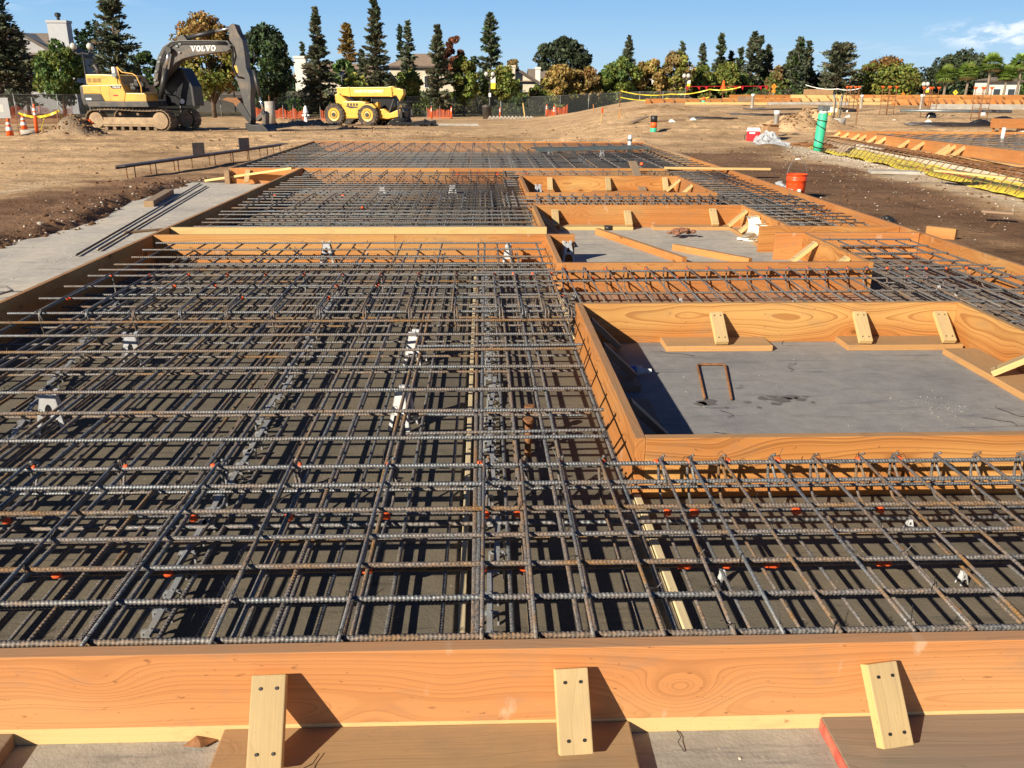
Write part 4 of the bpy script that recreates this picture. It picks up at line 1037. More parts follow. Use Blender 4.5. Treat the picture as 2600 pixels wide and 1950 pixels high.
# long low bolsters: a runner on little legs
def bolster(x0, y0, y1, label, drift=0.0):
    t = thing('bar_bolster', label, 'bar bolster', (x0, y0, .001), 0, 'runners of low plastic bolster')
    y = 0; n = 0; leg = None; run = None
    while y < y1-y0:
        L = .36; jx = random.uniform(-.02, .02)+drift*y; jr = random.uniform(-.06, .06)+math.atan2(-drift, 1)
        mb = MB(); mb.bx(-.011, .011, -.02, L+.05, .044, .052)
        for q in np.arange(.02, L, .115):
            mb.bx(-.028, .028, q-.006, q+.006, .040, .050)
            for s in (-1, 1): mb.bx(s*.028-.0035, s*.028+.0035, q-.006, q+.006, 0, .046)
            mb.box((0, q, .053), (.006, .006, .004))
        if run is None: o = mb.build('runner', M['bolster'], t); run = o.data
        else: o = link('runner', run, t)
        o.location = (jx, y, 0); o.rotation_euler = (0, 0, jr)
        y += L+random.uniform(-.02, .05); n += 1
    return t
p0 = onz(1068, 1380, .04); bolster(p0.x, p0.y, 8.3, 'gray plastic bolster runner right of the long pale strip')
p0 = onz(310, 1375, .04); p1_ = onz(690, 690, .04); bolster(p0.x, p0.y, 7.2, 'gray plastic bolster runner crossing the middle of the left bay', (p1_.x-p0.x)/(p1_.y-p0.y))
p0 = onz(20, 950, .04); p1_ = onz(190, 730, .04); bolster(p0.x, p0.y, p1_.y+1.2, 'gray plastic bolster runner nearest the left form', (p1_.x-p0.x)/(p1_.y-p0.y))
for i, x in enumerate((-1.6, .75, 2.5)): bolster(x, 17.2, 24.3, ['far bolster runner under the far mat on the left', 'far bolster runner under the middle of the far mat', 'far bolster runner under the far mat near the channel'][i])
# two rusty headed anchor studs
for i, (dx, dy, h) in enumerate(((1140, 985, .20), (1143, 955, .20))):
    q = onz(dx, dy, .0); mb = MB(); mb.lathe([(.016, 0), (.016, h-.02)], n=12); mb.lathe([(.027, h-.022), (.027, h-.004), (.022, h)], n=14); 
    o = mb.build('anchor_stud', M['rust'], None, smooth=False, loc=(q.x, q.y, .001)); tag(o, ['front rusty headed anchor stud beside the right bolster', 'rear rusty headed anchor stud beside the right bolster'][i], 'anchor stud', 'rusty anchor studs')
# ------------------------------------------------------------------ small things near the forms
# U bar lying in the nearest pit
a, b, c, d = onz(1522, 860, .012), onz(1506, 787, .012), onz(1566, 787, .012), onz(1580, 862, .012)
def rnd_path(P, rr=.03):
    out = [P[0]]
    for i in range(1, len(P)-1):
        p, q, r_ = P[i-1], P[i], P[i+1]; u = (p-q).normalized(); v = (r_-q).normalized()
        for t in (0, .25, .5, .75, 1): out.append((q+u*rr)*(1-t)**2+q*2*t*(1-t)+(q+v*rr)*t*t)
    out.append(P[-1]); return out
o = MB().tube(rnd_path([a, b, c, d], .04), .0078, 10).build('rebar_staple', M['rust'], smooth=True); tag(o, 'rusty U-shaped bar lying on the slab of the nearest pit', 'rebar')
# clipped tie wires on the slabs
def wire(pts, label, r=.0013):
    P = [Vector((p[0], p[1], .003+abs(random.gauss(0, .006)))) for p in pts]
    o = MB().tube(P, r, 5).build('wire_offcut', M['wire'], smooth=True); tag(o, label, 'wire offcut', 'offcuts of tie wire'); return o
def squig(dx, dy, s, n, lb, z=0):
    q = onz(dx, dy, z); P = []; x, y = q.x, q.y; a = random.uniform(0, 6.28)
    for _ in range(n): P.append((x, y)); a += random.uniform(-1.1, 1.1); x += s*math.cos(a); y += s*math.sin(a)
    o = wire(P, lb); o.location.z = z; return o
squig(1500, 770, .05, 6, 'tangled wire offcut above the U bar in the nearest pit'); squig(1720, 785, .05, 6, 'curly wire offcut in the middle of the nearest pit slab')
squig(1570, 905, .04, 5, 'knotted wire offcut below the U bar'); squig(1690, 745, .05, 4, 'thin wire offcut between the two planks of the nearest pit')
squig(2120, 905, .05, 5, 'bent wire offcut low on the right of the nearest pit slab'); squig(2150, 878, .06, 5, 'looped wire offcut on the right of the nearest pit slab')
squig(1590, 845, .03, 4, 'short wire offcut right of the U bar foot'); squig(1540, 935, .05, 5, 'wire offcut against the front board of the nearest pit')
squig(1690, 512, .07, 9, 'coil of thin wire on the floor of the middle pit'); squig(1650, 535, .12, 5, 'straight wire offcut on the floor of the middle pit')
squig(690, 1632, .035, 5, 'dark curved wire lying on the plank under the left brace', .044); squig(1462, 1580, .03, 4, 'wire offcut with a hook on the slab between braces')
# dead leaf
q = onz(430, 1603, .012)
o = MB().add([(q.x-.045, q.y-.006, .004), (q.x-.01, q.y+.014, .022), (q.x+.05, q.y+.018, .006), (q.x+.012, q.y-.02, .010), (q.x, q.y, .020)], [(0, 4, 1), (1, 4, 2), (2, 4, 3), (3, 4, 0)]).build('dead_leaf', M['rust']); tag(o, 'curled brown dead leaf against the foreground board', 'leaf')
# crumbs of wood and stone on the slab
mb = MB()
for _ in range(70): 
    x = random.uniform(-1.2, 1.6); y = random.uniform(1.4, 1.93); mb.rock((x, y, .002), random.uniform(.002, .006), (1, 1, .6))
for _ in range(60):
    x = random.gauss(2.6, .12); y = random.gauss(4.5, .12); mb.rock((min(x, 3.3), y, .001), random.uniform(.0015, .004), (1, 1, .5))
for _ in range(40): mb.rock((random.uniform(.8, 3.3), random.uniform(3.6, 5.6), .001), random.uniform(.0015, .005), (1, 1, .5))
for _ in range(200): mb.rock((random.uniform(-5.1, -3.5), random.uniform(6, 16), .001), random.uniform(.004, .014), (1, 1, .5))
tag(mb.build('crumbs', M['pebble']), kind='stuff')
# damp stains on the nearest pit slab: thin wet films
def stainmat():
    m, nt, b = newmat('wet_concrete'); b.inputs['Base Color'].default_value = (.125, .118, .11, 1); b.inputs['Roughness'].default_value = .5; return m
M['wet'] = stainmat()
mb = MB()
for dx, dy, rx_, ry in ((1530, 869, .05, .035), (1515, 872, .035, .02), (1648, 860, .03, .018), (1668, 857, .028, .016), (1690, 864, .055, .03), (1708, 858, .045, .025), (1728, 862, .03, .02), (1676, 872, .03, .014), (1740, 857, .018, .01), (1615, 869, .02, .012), (1640, 880, .014, .01), (1570, 880, .012, .008), (1756, 869, .012, .01)):
    q = onz(dx, dy, .0015); ph = random.uniform(0, 6)
    P = [(q.x+rx_*1.1*math.cos(a)*(1+.25*math.sin(3*a+ph)+.15*math.sin(5*a)), q.y+ry*1.6*math.sin(a)*(1+.2*math.cos(2*a+ph)), .0015) for a in np.linspace(0, 6.283, 25)[:-1]]
    mb.add(P, [tuple(range(24))])
o = mb.build('water_stains', M['wet']); tag(o, kind='stuff')
# cement handprints and smears dried on the foreground board
M['cement'] = plain('dried_cement', (.62, .42, .26), .9, 0, .2, 30)
# plastic bottle in the shade of the nearest pit wall
q = onz(1372, 800, .034)
t = thing('water_bottle', 'clear plastic bottle with a blue label lying in the shaded side of the nearest pit', 'bottle', (q.x-.09, q.y, .033), rad(-4))
MB().lathe([(.004, -.005), (.030, 0), (.032, .02), (.031, .07), (.032, .11), (.030, .125), (.013, .155), (.0125, .175)], axis='x', n=20).build('bottle_body', M['film'], t, smooth=True)
m_, nt, b_ = newmat('blue_label'); b_.inputs['Base Color'].default_value = (.06, .12, .42, 1); M['bluelab'] = m_
MB().lathe([(.0326, .028), (.0326, .095)], axis='x', n=20, cap=False).build('label_sleeve', M['bluelab'], t, smooth=True)
MB().lathe([(.015, .168), (.015, .19)], axis='x', n=16).build('cap', M['white'], t, smooth=False)
# crumpled brown cement lump, tape roll and glove, paper in the middle pit
q = onz(1466, 494, .10); mb = MB()
for _ in range(26): mb.rock((q.x+random.gauss(0, .07), q.y-.06+random.gauss(0, .03), .05+random.uniform(0, .05)), random.uniform(.02, .045), (1.3, 1, .7))
tag(mb.build('paper_sack', plain('crumpled_kraft_paper', (.27, .12, .07), .8, 0, .45, 18, bmp=.4), smooth=False), 'crumpled brown paper sack on the plank in the middle pit', 'paper sack')
q = onz(1313, 496, .0); o = MB().lathe([(.055, 0), (.055, .05), (.036, .05), (.036, 0)], n=24).build('tape_roll', M['black'], None, True, loc=(q.x, q.y-.02, .002)); tag(o, 'black roll of tape at the left end of a plank in the middle pit', 'tape roll')
q = ony(1617, 490, 10.2); mb = MB(); V = []; n = 14
for i in range(n):
    tt = i/(n-1)
    for s in (-1, 1): V.append((q.x+.07*s+.06*math.sin(tt*5), q.y-.05+.05*math.sin(tt*9+s*.4), .30-.30*tt+.02*math.sin(tt*7)))
mb.add(V, [(2*i, 2*i+1, 2*i+3, 2*i+2) for i in range(n-1)])
V = [(x+.07+.03*math.sin(k), y-.09, z*.75+.0) for k, (x, y, z) in enumerate(V)]; mb.add(V, [(2*i, 2*i+1, 2*i+3, 2*i+2) for i in range(n-1)])
tag(mb.build('paper_sheet', M['paper'], None, True), 'crumpled white sheets of paper hanging on the right wall of the middle pit', 'paper')
q = onz(1921, 464, .2); mb = MB(); z = gz(q.x, q.y)
for _ in range(9): mb.rock((q.x+random.gauss(0, .04), q.y+random.gauss(0, .03), z+.02+random.uniform(0, .06)), random.uniform(.025, .05), (1.2, 1, .8))
t = thing('work_glove', 'black work glove with a red cuff dropped on the damp dirt', 'glove', (q.x, q.y, z))
o = mb.build('glove_body', M['black'], None, True); o.parent = t; o.matrix_parent_inverse = Matrix.Translation((-q.x, -q.y, -z))
MB().box((-.06, -.07, .012), (.12, .05, .02), Matrix.Rotation(.4, 3, 'Z')).build('cuff', M['red'], t)
# black rods on the left slab
for i, (a_, b_2, rr) in enumerate((((165, 551), (432, 396), .02), ((212, 540), (446, 402), .02))):
    a = onz(*a_, .02); b = onz(*b_2, .02); t0 = MB().tube([a, b], rr*.6, 10).build('steel_rod', M['steel_dark'], None, True); tag(t0, ['outer one of two long black rods lying on the left slab strip', 'inner one of two long black rods lying on the left slab strip, nearer the form'][i], 'steel rod', 'black rods on the slab')
q0 = onz(-30, 636, .02)
o = MB().tube([Vector((q0.x-.2, q0.y-.25, .02)), Vector((q0.x+.12, q0.y-.1, .03)), Vector((q0.x+.22, q0.y+.02, .05)), Vector((q0.x+.12, q0.y+.12, .06)), Vector((q0.x-.2, q0.y+.1, .05))], .009, 8).build('bent_bar', M['rebar'], None, True); tag(o, 'bent hooked bar on the bare slab at the left edge of the photo', 'rebar')
# steel ledger with studs, standing on the dirt at the left
a = onz(286, 379, .0); a.z = gz(a.x, a.y); b = onz(598, 333, 0); b.z = gz(b.x, b.y)
t = thing('steel_ledger', 'long dark steel ledger plate standing on its welded studs on the dirt at the left', 'steel beam', a)
d = b-a; H0 = .26
top0 = Vector((-.25, -.12, H0)); 
ax = d.normalized(); side = Vector((ax.y, -ax.x, 0)).normalized()
p0 = ax*(-.35)+Vector((0, 0, H0)); p1_ = d+ax*.5+Vector((0, 0, H0+.02))
MB().bar(p0, p1_, .22, .02).build('plate', M['steel_dark'], t); MB().bar(p0-side*.10+Vector((0, 0, -.03)), p1_-side*.10+Vector((0, 0, -.03)), .014, .07).build('flange', M['steel_dark'], t)
stud = None; L = d.length
for k_, s in enumerate(np.linspace(0, L, 9)):
    for w_ in (-.07, .08):
        if k_ in (3,) and w_ > 0: continue
        mb = MB().tube([(0, 0, 0), (0, 0, H0)], .011, 8); mb.lathe([(.02, 0), (.02, .014)], n=10)
        if stud is None: o = mb.build('stud', M['rust'], t, True); stud = o.data
        else: o = link('stud', stud, t)
        o.location = ax*(s+random.uniform(-.12, .12))+side*w_
for i, (dx, dy) in enumerate(((424, 331), (532, 315))):
    f = (dx-286)/(598-286); f = .40 if i == 0 else .73
    c = a+d*f+Vector((0, 0, H0+.01)); o = MB().box((0, 0, .14), (.26, .05, .28)).build('steel_block', M['steel_dark'], None, bevel=.004); MB
    o.location = c+Vector((0, 0, .0)); o.rotation_euler = (0, 0, math.atan2(d.y, d.x)-.9+.2*i); tag(o, ['nearer dark steel block standing on the ledger plate', 'farther dark steel block standing on the ledger plate'][i], 'steel block', 'blocks on the ledger')
# grey steel channels on the far mat, white standpipe
def channel(a, b, label, mat, wd=.16, hh=.06):
    a = Vector(a); b = Vector(b); d = b-a; t = thing('steel_channel', label, 'steel channel', a, math.atan2(d.y, d.x)); L = d.length
    MB().bx(0, L, -wd/2, wd/2, .05, .058).build('web', M[mat], t)
    for s in (-1, 1): MB().bx(0, L, s*wd/2-.004, s*wd/2+.004, .058-.0, .058+hh).build('flange', M[mat], t)
    return t
a = onz(1160, 331, .27); b = onz(1400, 325, .27); channel((a.x, a.y, .25), (b.x, b.y-.0, .25), 'front grey green steel channel lying across the far mat', 'steel_green')
a = onz(1150, 323, .27); b = onz(1380, 318, .27); channel((a.x, a.y+.15, .22), (b.x, b.y+.2, .22), 'rear galvanised channel lying behind the grey green one', 'steel_galv', .2, .03)
q = ony(1360, 318, 23.6); t = thing('standpipe', 'white standpipe with a taped collar rising beside the far channels', 'pipe', (q.x, 23.6, .0))
MB().lathe([(.055, 0), (.055, .52), (.04, .56)], n=14).build('pipe', M['offwhite'], t, True); MB().lathe([(.062, .40), (.062, .46)], n=14, cap=False).build('collar', M['steel_galv'], t, True)
q = onz(1386, 357, .25); o = MB().lathe([(.035, 0), (.042, .015), (.032, .05), (.0, .06)], n=14).build('orange_plug', M['orange'], None, True, loc=(q.x, q.y, .25)); tag(o, 'orange plastic cap on the far mat above the leaning plank', 'cap')
# ------------------------------------------------------------------ orange bucket
YB = 13.45; q = ony(1722, 377, YB); z = gz(q.x, YB); bk_ = 1.17543*.945*YB/FPX; bs = 23.5*bk_/.16
t = thing('bucket', 'orange plastic bucket with a wire bail and white label beside the right form', 'bucket', (q.x, YB, z))
Hb = .365; t.location.z = q.z-Hb*bs+.01; t.scale = (bs, bs, bs)
mb = MB().lathe([(.128, 0), (.148, Hb*.72), (.156, Hb*.74), (.156, Hb*.77), (.150, Hb*.78), (.158, Hb*.84), (.158, Hb*.86), (.152, Hb*.87), (.155, Hb-.012), (.162, Hb-.01), (.162, Hb), (.150, Hb), (.146, Hb*.5), (.122, .015)], n=36); mb.build('tub', M['bucket'], t, True)
P = [Vector((-.155*math.cos(a), .05*math.sin(a)*.6, Hb-.05+.27*math.sin(a))) for a in np.linspace(0, math.pi, 18)]
MB().tube(P, .0035, 6).build('bail', M['steel_galv'], t, True); MB().tube([p+Vector((0, 0, 0)) for p in P[7:11]], .010, 10).build('bail_grip', M['white'], t, True)
def wrapped(name, a0, a1, z0, z1, r0, r1, mat, par, n=12):
    V = []
    for i in range(n+1):
        a = a0+(a1-a0)*i/n
        for r_, z_ in ((r0, z0), (r1, z1)): V.append((r_*math.cos(a), r_*math.sin(a), z_))
    return MB().add(V, [(2*i, 2*i+2, 2*i+3, 2*i+1) for i in range(n)]).build(name, mat, par)
lb = wrapped('label_panel', rad(190), rad(285), Hb*.10, Hb*.60, .1325, .1465, M['white'], t)
for k_, (a0, a1, z0, z1) in enumerate(((215, 238, .40, .54), (232, 262, .34, .46), (205, 225, .18, .30), (225, 270, .14, .24))):
    wrapped('label_stripe', rad(a0), rad(a1), Hb*z0, Hb*z1, .1338+.02*z0, .1338+.02*z1, M['bucket'], lb, 5)
q = ony(1690, 402, 14.2); z = gz(q.x, 14.2); 
def crumple(name, label, c, sx, sy, sz, mat, cat, n=16, seed=1):
    rr = np.random.default_rng(seed); V = []; F = []
    for i in range(n):
        for j in range(n):
            u, v = i/(n-1)*2-1, j/(n-1)*2-1; e = max(0, 1-(u*u+v*v)*.9)
            V.append((c[0]+u*sx+rr.normal(0, sx*.09), c[1]+v*sy+rr.normal(0, sy*.09), c[2]+.01+sz*e*(.35+.65*rr.random())))
    for i in range(n-1):
        for j in range(n-1): F.append((i*n+j, (i+1)*n+j, (i+1)*n+j+1, i*n+j+1))
    return tag(MB().add(V, F).build(name, mat, None), label, cat)
crumple('plastic_sheet', 'small crumple of clear plastic beside the orange bucket', (q.x-.05, 14.2, z), .18, .18, .2, M['film'], 'plastic sheet', 10, 4)
# ------------------------------------------------------------------ lettering
def letter_polys(s, h, slab=True):
    """plain block letters as polygons in x,z; returns (list of polygons, width). O is a ring of quads."""
    out = []; x = 0; t = h*.26; g = h*.10; sr = h*.13
    def rect(a, b, c, d): out.append([(a, c), (b, c), (b, d), (a, d)])
    for ch in s:
        w_ = h*.95
        if ch == ' ': x += h*.45; continue
        if ch == 'V':
            out.append([(x, h), (x+t*1.1, h), (x+w_/2+t*.35, 0), (x+w_/2-t*.35, 0)]); out.append([(x+w_-t*.9, h), (x+w_, h), (x+w_/2+t*.35, 0), (x+w_/2-t*.1, 0)])
            if slab: rect(x-h*.12, x+t*1.1+h*.12, h-sr, h); rect(x+w_-t*.9-h*.14, x+w_+h*.12, h-sr, h)
            x += h*.02
        elif ch == 'L':
            w_ = h*.78; rect(x+h*.10, x+h*.10+t, 0, h); rect(x, x+w_, 0, t*.75); 
            if slab: rect(x-h*.02, x+t+h*.22, h-sr, h); rect(x+w_-sr, x+w_, 0, h*.42)
        elif ch == 'O':
            n = 20; cx, cz = x+w_/2, h/2
            for i in range(n):
                a, b = 2*math.pi*i/n, 2*math.pi*(i+1)/n; f = .46
                out.append([(cx+w_/2*math.cos(a), cz+h/2*1.03*math.sin(a)), (cx+w_/2*math.cos(b), cz+h/2*1.03*math.sin(b)), (cx+w_/2*f*math.cos(b), cz+h/2*.66*math.sin(b)), (cx+w_/2*f*math.cos(a), cz+h/2*.66*math.sin(a))])
        x += w_+g
    return out, x
def sign_text(name, s, h, mat, parent, origin, ux, uz, nrm, depth=.006):
    """lettering laid on a plane: ux reading direction, uz up, nrm outward"""
    polys, _ = letter_polys(s, h); mb = MB(); o = Vector(origin); ux = Vector(ux); uz = Vector(uz); nr = Vector(nrm)
    for p in polys:
        a = [o+ux*x+uz*z+nr*.002 for x, z in p]; b = [o+ux*x+uz*z+nr*(.002+depth) for x, z in p]; n = len(p)
        mb.add(a+b, [tuple(range(n)), tuple(range(2*n-1, n-1, -1))]+[(i, (i+1) % n, n+(i+1) % n, n+i) for i in range(n)])
    return mb.build(name, mat, parent)
def font_text(name, s, h, mat, parent, origin, ux, uz, nrm, bold=.012, depth=.004, align='LEFT', squeeze=1.0):
    cu = bpy.data.curves.new('lettering', 'FONT'); cu.body = s; cu.size = h*1.38; cu.offset = bold*h; cu.extrude = depth/2; cu.align_x = align
    ob = bpy.data.objects.new('lettering', cu); COL.objects.link(ob); bpy.context.view_layer.update()
    me = bpy.data.meshes.new_from_object(ob.evaluated_get(bpy.context.evaluated_depsgraph_get())); bpy.data.objects.remove(ob)
    me.materials.clear(); me.materials.append(mat); o = link(name, me, parent)
    ux = Vector(ux); uz = Vector(uz); nr = Vector(nrm); mm = Matrix((ux*squeeze, uz, nr)).transposed().to_4x4(); mm.translation = Vector(origin)+nr*(depth/2+.002); o.matrix_local = mm; return o

# ------------------------------------------------------------------ excavator
SX = 43.2*.945/2178/2.765                       # metres per pixel of the enlarged crop
X0 = ground_at(318, 262, 44.0)
ex = thing('excavator', 'yellow and grey tracked excavator with its dark boom raised and bucket resting on the dirt', 'excavator', X0, rad(-11))
def E2(zx, zy): return ((zx-950)*SX*.985, (857-zy)*SX)
def eprism(name, pts, w0, w1, mat, parent=None, bevel=.02):
    """outline traced in side view, w measured toward the camera"""
    return MB().prism([E2(*p) for p in pts], -w0, -w1).build(name, M[mat], parent or ex, bevel=bevel)
def stadium(x0, x1, z0, z1, sag=0):
    r = (z1-z0)/2; P = []; L = x1-x0-2*r; n = 54
    per = 2*L+2*math.pi*r
    for i in range(n):
        s = per*i/n
        if s < L: P.append((x0+r+s, z1+.05*math.sin(math.pi*s/L*2)*.6, 0.0))
        elif s < L+math.pi*r: a = (s-L)/r; P.append((x1-r+r*math.sin(a), (z0+z1)/2+r*math.cos(a), -a))
        elif s < 2*L+math.pi*r: P.append((x1-r-(s-L-math.pi*r), z0, math.pi))
        else: a = (s-2*L-math.pi*r)/r; P.append((x0+r-r*math.sin(a), (z0+z1)/2-r*math.cos(a), math.pi-a))
    return P, per/n
for k, (wc) in enumerate((1.15, -1.15)):
    P, sp = stadium(-2.25, 2.02, .03, .95)
    mb = MB()
    for x, z, a in P:
        R_ = Matrix.Rotation(-a, 3, 'Y'); mb.box((x, -wc, z), (sp*.94, .60, .045), R_)
        off = R_ @ Vector((sp*.3, 0, .035)); mb.box(Vector((x, -wc, z))+off, (.035, .60, .05), R_)
    tr = mb.build('track', M['track'], ex)
    mb = MB(); mb.prism([(-1.55, .22), (1.50, .22), (1.55, .56), (1.3, .62), (-1.4, .62), (-1.6, .5)], -wc-.20, -wc+.20); mb.bx(-1.45, 1.25, -wc-.24, -wc+.24, .30, .52)
    mb.build('track_frame', M['dustsill'], tr, bevel=.015)
    for x, r in ((-1.76, .36), (1.50, .38)):
        MB().lathe([(r*.55, -.26), (r, -.24), (r, .24), (r*.55, .26), (r*.3, .30)], (x, -wc, .49), 22, 'y').build('track_wheel', M['dustsill'], tr)
    for x in np.linspace(-1.3, 1.2, 7):
        MB().lathe([(.09, -.22), (.09, .22)], (x, -wc, .13), 12, 'y').build('roller', M['track'], tr)
    for x in (-.55, .35): MB().lathe([(.07, -.15), (.07, .15)], (x, -wc, .78), 12, 'y').build('roller', M['track'], tr)
mb = MB(); mb.bx(-1.0, .9, -.85, .85, .42, .86); mb.lathe([(.62, .84), (.62, 1.14)], n=28); mb.build('undercarriage', M['mgrey2'], ex, bevel=.02)
eprism('deck', [(620, 662), (1090, 658), (1100, 695), (640, 697)], 1.36, -1.36, 'mgrey')
eprism('counterweight', [(588, 570), (592, 556), (628, 553), (628, 692), (598, 690), (588, 640)], 1.34, -1.34, 'mgrey', bevel=.08)
sp_ = eprism('side_panel', [(618, 555), (750, 553), (918, 550), (938, 604), (921, 660), (775, 659), (752, 611), (618, 611)], 1.38, -1.38, 'yellow', bevel=.03)
eprism('engine_hood', [(630, 484), (752, 483), (864, 489), (900, 555), (638, 553), (630, 545)], 1.15, -1.2, 'yellow', bevel=.05)
for z0 in (642, 682, 716):
    for k_ in range(4):
        q = E2(z0+k_*8, 524); MB().bx(q[0], q[0]+.022, -1.158, -1.150, q[1]-.09, q[1]+.10).build('louvre_slot', M['mgrey2'], sp_)
eprism('side_panel', [(620, 614), (750, 614), (772, 657), (626, 657)], 1.37, 1.30, 'mgrey2', bevel=.01)
eprism('tool_box', [(938, 604), (1078, 605), (1090, 618), (1088, 658), (921, 660)], 1.36, .35, 'yellow', bevel=.03)
q = E2(630, 646); MB().bx(q[0], q[0]+.28, -1.376, -1.372, q[1]-.04, q[1]+.05).build('decal', M['white'], sp_)
eprism('name_plate', [(826, 556), (916, 556), (906, 576), (842, 576)], 1.392, 1.385, 'mgrey2', bevel=0)
q = E2(848, 573); sign_text('lettering', 'VOLVO', .075, M['white'], ex, (q[0], -1.393, q[1]), (1, 0, 0), (0, 0, 1), (0, -1, 0), .003)
q = E2(845, 625); MB().bx(q[0], q[0]+.24, -1.388, -1.383, q[1], q[1]+.06).build('decal', M['red'], sp_)
for zx in (752, 820): 
    a, b = E2(zx, 556), E2(zx, 656); MB().bx(a[0]-.005, a[0]+.005, -1.384, -1.38, b[1], a[1]).build('panel_seam', M['mgrey'], sp_)
# cab on the far side of the boom
cb = eprism('cab', [(1085, 690), (1085, 470), (1110, 425), (1240, 440), (1300, 560), (1306, 690)], -.35, -1.30, 'glass_dark', bevel=.03)
eprism('cab_frame', [(1232, 452), (1242, 440), (1302, 560), (1308, 690), (1292, 690), (1286, 565)], -.33, -.40, 'mgrey2', cb, 0)
eprism('cab_window', [(1100, 600), (1100, 480), (1120, 440), (1232, 452), (1284, 560), (1284, 640)], -.335, -.34, 'glass_dark', cb, 0)
eprism('cab_guard', [(1030, 462), (1076, 440), (1074, 452), (1058, 470), (1034, 476)], -.4, -1.2, 'yellow', bevel=.01)
q = E2(1212, 660); MB().lathe([(.12, 0), (.12, .03)], (q[0], .33, q[1]), 18, 'y').build('work_lamp', M['white'], cb)
# pipes, rails, mirror on the deck
def etube(name, pts, w_, r, mat, parent=None): return MB().tube([(E2(*p)[0], -w_, E2(*p)[1]) for p in pts], r, 10).build(name, M[mat], parent or ex, True)
etube('exhaust_pipe', [(660, 484), (655, 450), (640, 428), (632, 420)], .4, [.10, .10, .085, .085], 'mgrey')
MB().bx(E2(666, 0)[0], E2(690, 0)[0], .6, .9, E2(0, 480)[1], E2(0, 430)[1]).build('air_cleaner', M['white'], ex, bevel=.02)
etube('handrail', [(1050, 665), (1050, 560), (1025, 495), (1000, 480), (920, 470), (888, 436)], 1.25, .028, 'yellow'); etube('handrail', [(888, 436), (895, 480), (904, 548)], 1.25, .028, 'yellow')
etube('mirror_arm', [(880, 550), (878, 500), (862, 490)], 1.25, .02, 'mgrey2'); MB().lathe([(.11, 0), (.11, .03)], (E2(858, 488)[0], -1.27, E2(858, 488)[1]), 18, 'y').build('mirror', M['steel_galv'], ex)
mb = MB()
for k_ in range(14): 
    q = E2(random.uniform(940, 1010), random.uniform(510, 590)); mb.box((q[0], -random.uniform(.3, 1.0), q[1]), (random.uniform(.1, .25), .2, random.uniform(.08, .25)))
mb.build('valve_block', M['mgrey2'], ex, bevel=.01)
# boom, arm, rams, bucket
bm_ = eprism('boom', [(1062, 555), (1075, 480), (1118, 370), (1165, 305), (1222, 272), (1290, 262), (1480, 262), (1655, 266), (1672, 290), (1668, 318), (1640, 335), (1540, 341), (1390, 362), (1305, 380), (1243, 410), (1215, 440), (1105, 537), (1074, 562)], .30, -.30, 'mgrey', bevel=.02)
q = E2(1374, 334); sign_text('lettering', 'VOLVO', .245, M['white'], bm_, (q[0], -.302, q[1]), (1, 0, .02), (0.1, 0, 1), (0, -1, 0), .004)
eprism('boom_bracket', [(1270, 262), (1282, 232), (1322, 228), (1350, 262)], .22, -.22, 'mgrey', bm_, .01)
ar = eprism('arm', [(1668, 175), (1690, 158), (1712, 165), (1730, 215), (1758, 262), (1766, 330), (1768, 440), (1788, 490), (1792, 560), (1778, 640), (1772, 770), (1754, 792), (1740, 760), (1720, 650), (1700, 560), (1680, 480), (1664, 380), (1690, 330), (1690, 300), (1662, 262)], .26, -.26, 'mgrey', bevel=.02)
eprism('decal', [(1680, 425), (1700, 425), (1706, 470), (1688, 470)], .266, .263, 'yellow2', ar, 0)
def ram(name, a, b, r, w_, split=.55):
    A_, B_ = E2(*a), E2(*b); A3 = Vector((A_[0], -w_, A_[1])); B3 = Vector((B_[0], -w_, B_[1])); C3 = A3.lerp(B3, split)
    o = MB().tube([A3, C3], r, 14).build(name, M['mgrey2'], ex, True); MB().tube([C3, B3], r*.55, 12).build('rod', M['chrome'], o, True)
    MB().lathe([(r*1.1, -.09), (r*1.1, .09)], B3, 14, 'y').build('pin', M['mgrey2'], o); return o
ram('boom_ram', (1118, 640), (1226, 325), .125, .48, .62); ram('boom_ram', (1118, 640), (1226, 325), .125, -.48, .62)
ram('arm_ram', (1320, 246), (1690, 178), .10, 0, .60); ram('bucket_ram', (1815, 450), (1858, 728), .085, .16, .62)
hs = MB()
for off, w_ in ((0, .33), (.06, .36), (.12, .33)):
    P = [(1100, 520), (1135, 400), (1190, 310), (1235, 276), (1300, 268), (1440, 268), (1560, 270), (1640, 272)]
    hs.tube([(E2(*p)[0]+off*.5, -w_, E2(*p)[1]-off) for p in P], .022, 6)
for P in ([(1640, 275), (1690, 300), (1700, 360), (1670, 430), (1690, 490), (1740, 500)], [(1640, 280), (1680, 330), (1672, 420), (1700, 500), (1745, 505)], [(1785, 290), (1830, 300), (1842, 350), (1828, 415)], [(1225, 262), (1250, 225), (1290, 222)], [(1100, 520), (1120, 470), (1150, 420), (1215, 320)]):
    hs.tube([(E2(*p)[0], -.30, E2(*p)[1]) for p in P], .022, 6)
hs.build('hydraulic_hose', M['black'], ex, True)
mb = MB()
for p in ((1142, 372), (1128, 400), (1098, 462), (1080, 520), (1300, 285), (1290, 340), (1276, 300)): q = E2(*p); MB().box((q[0], -.33, q[1]), (.12, .06, .07)).build('hose_clamp', M['steel_galv'], bm_)

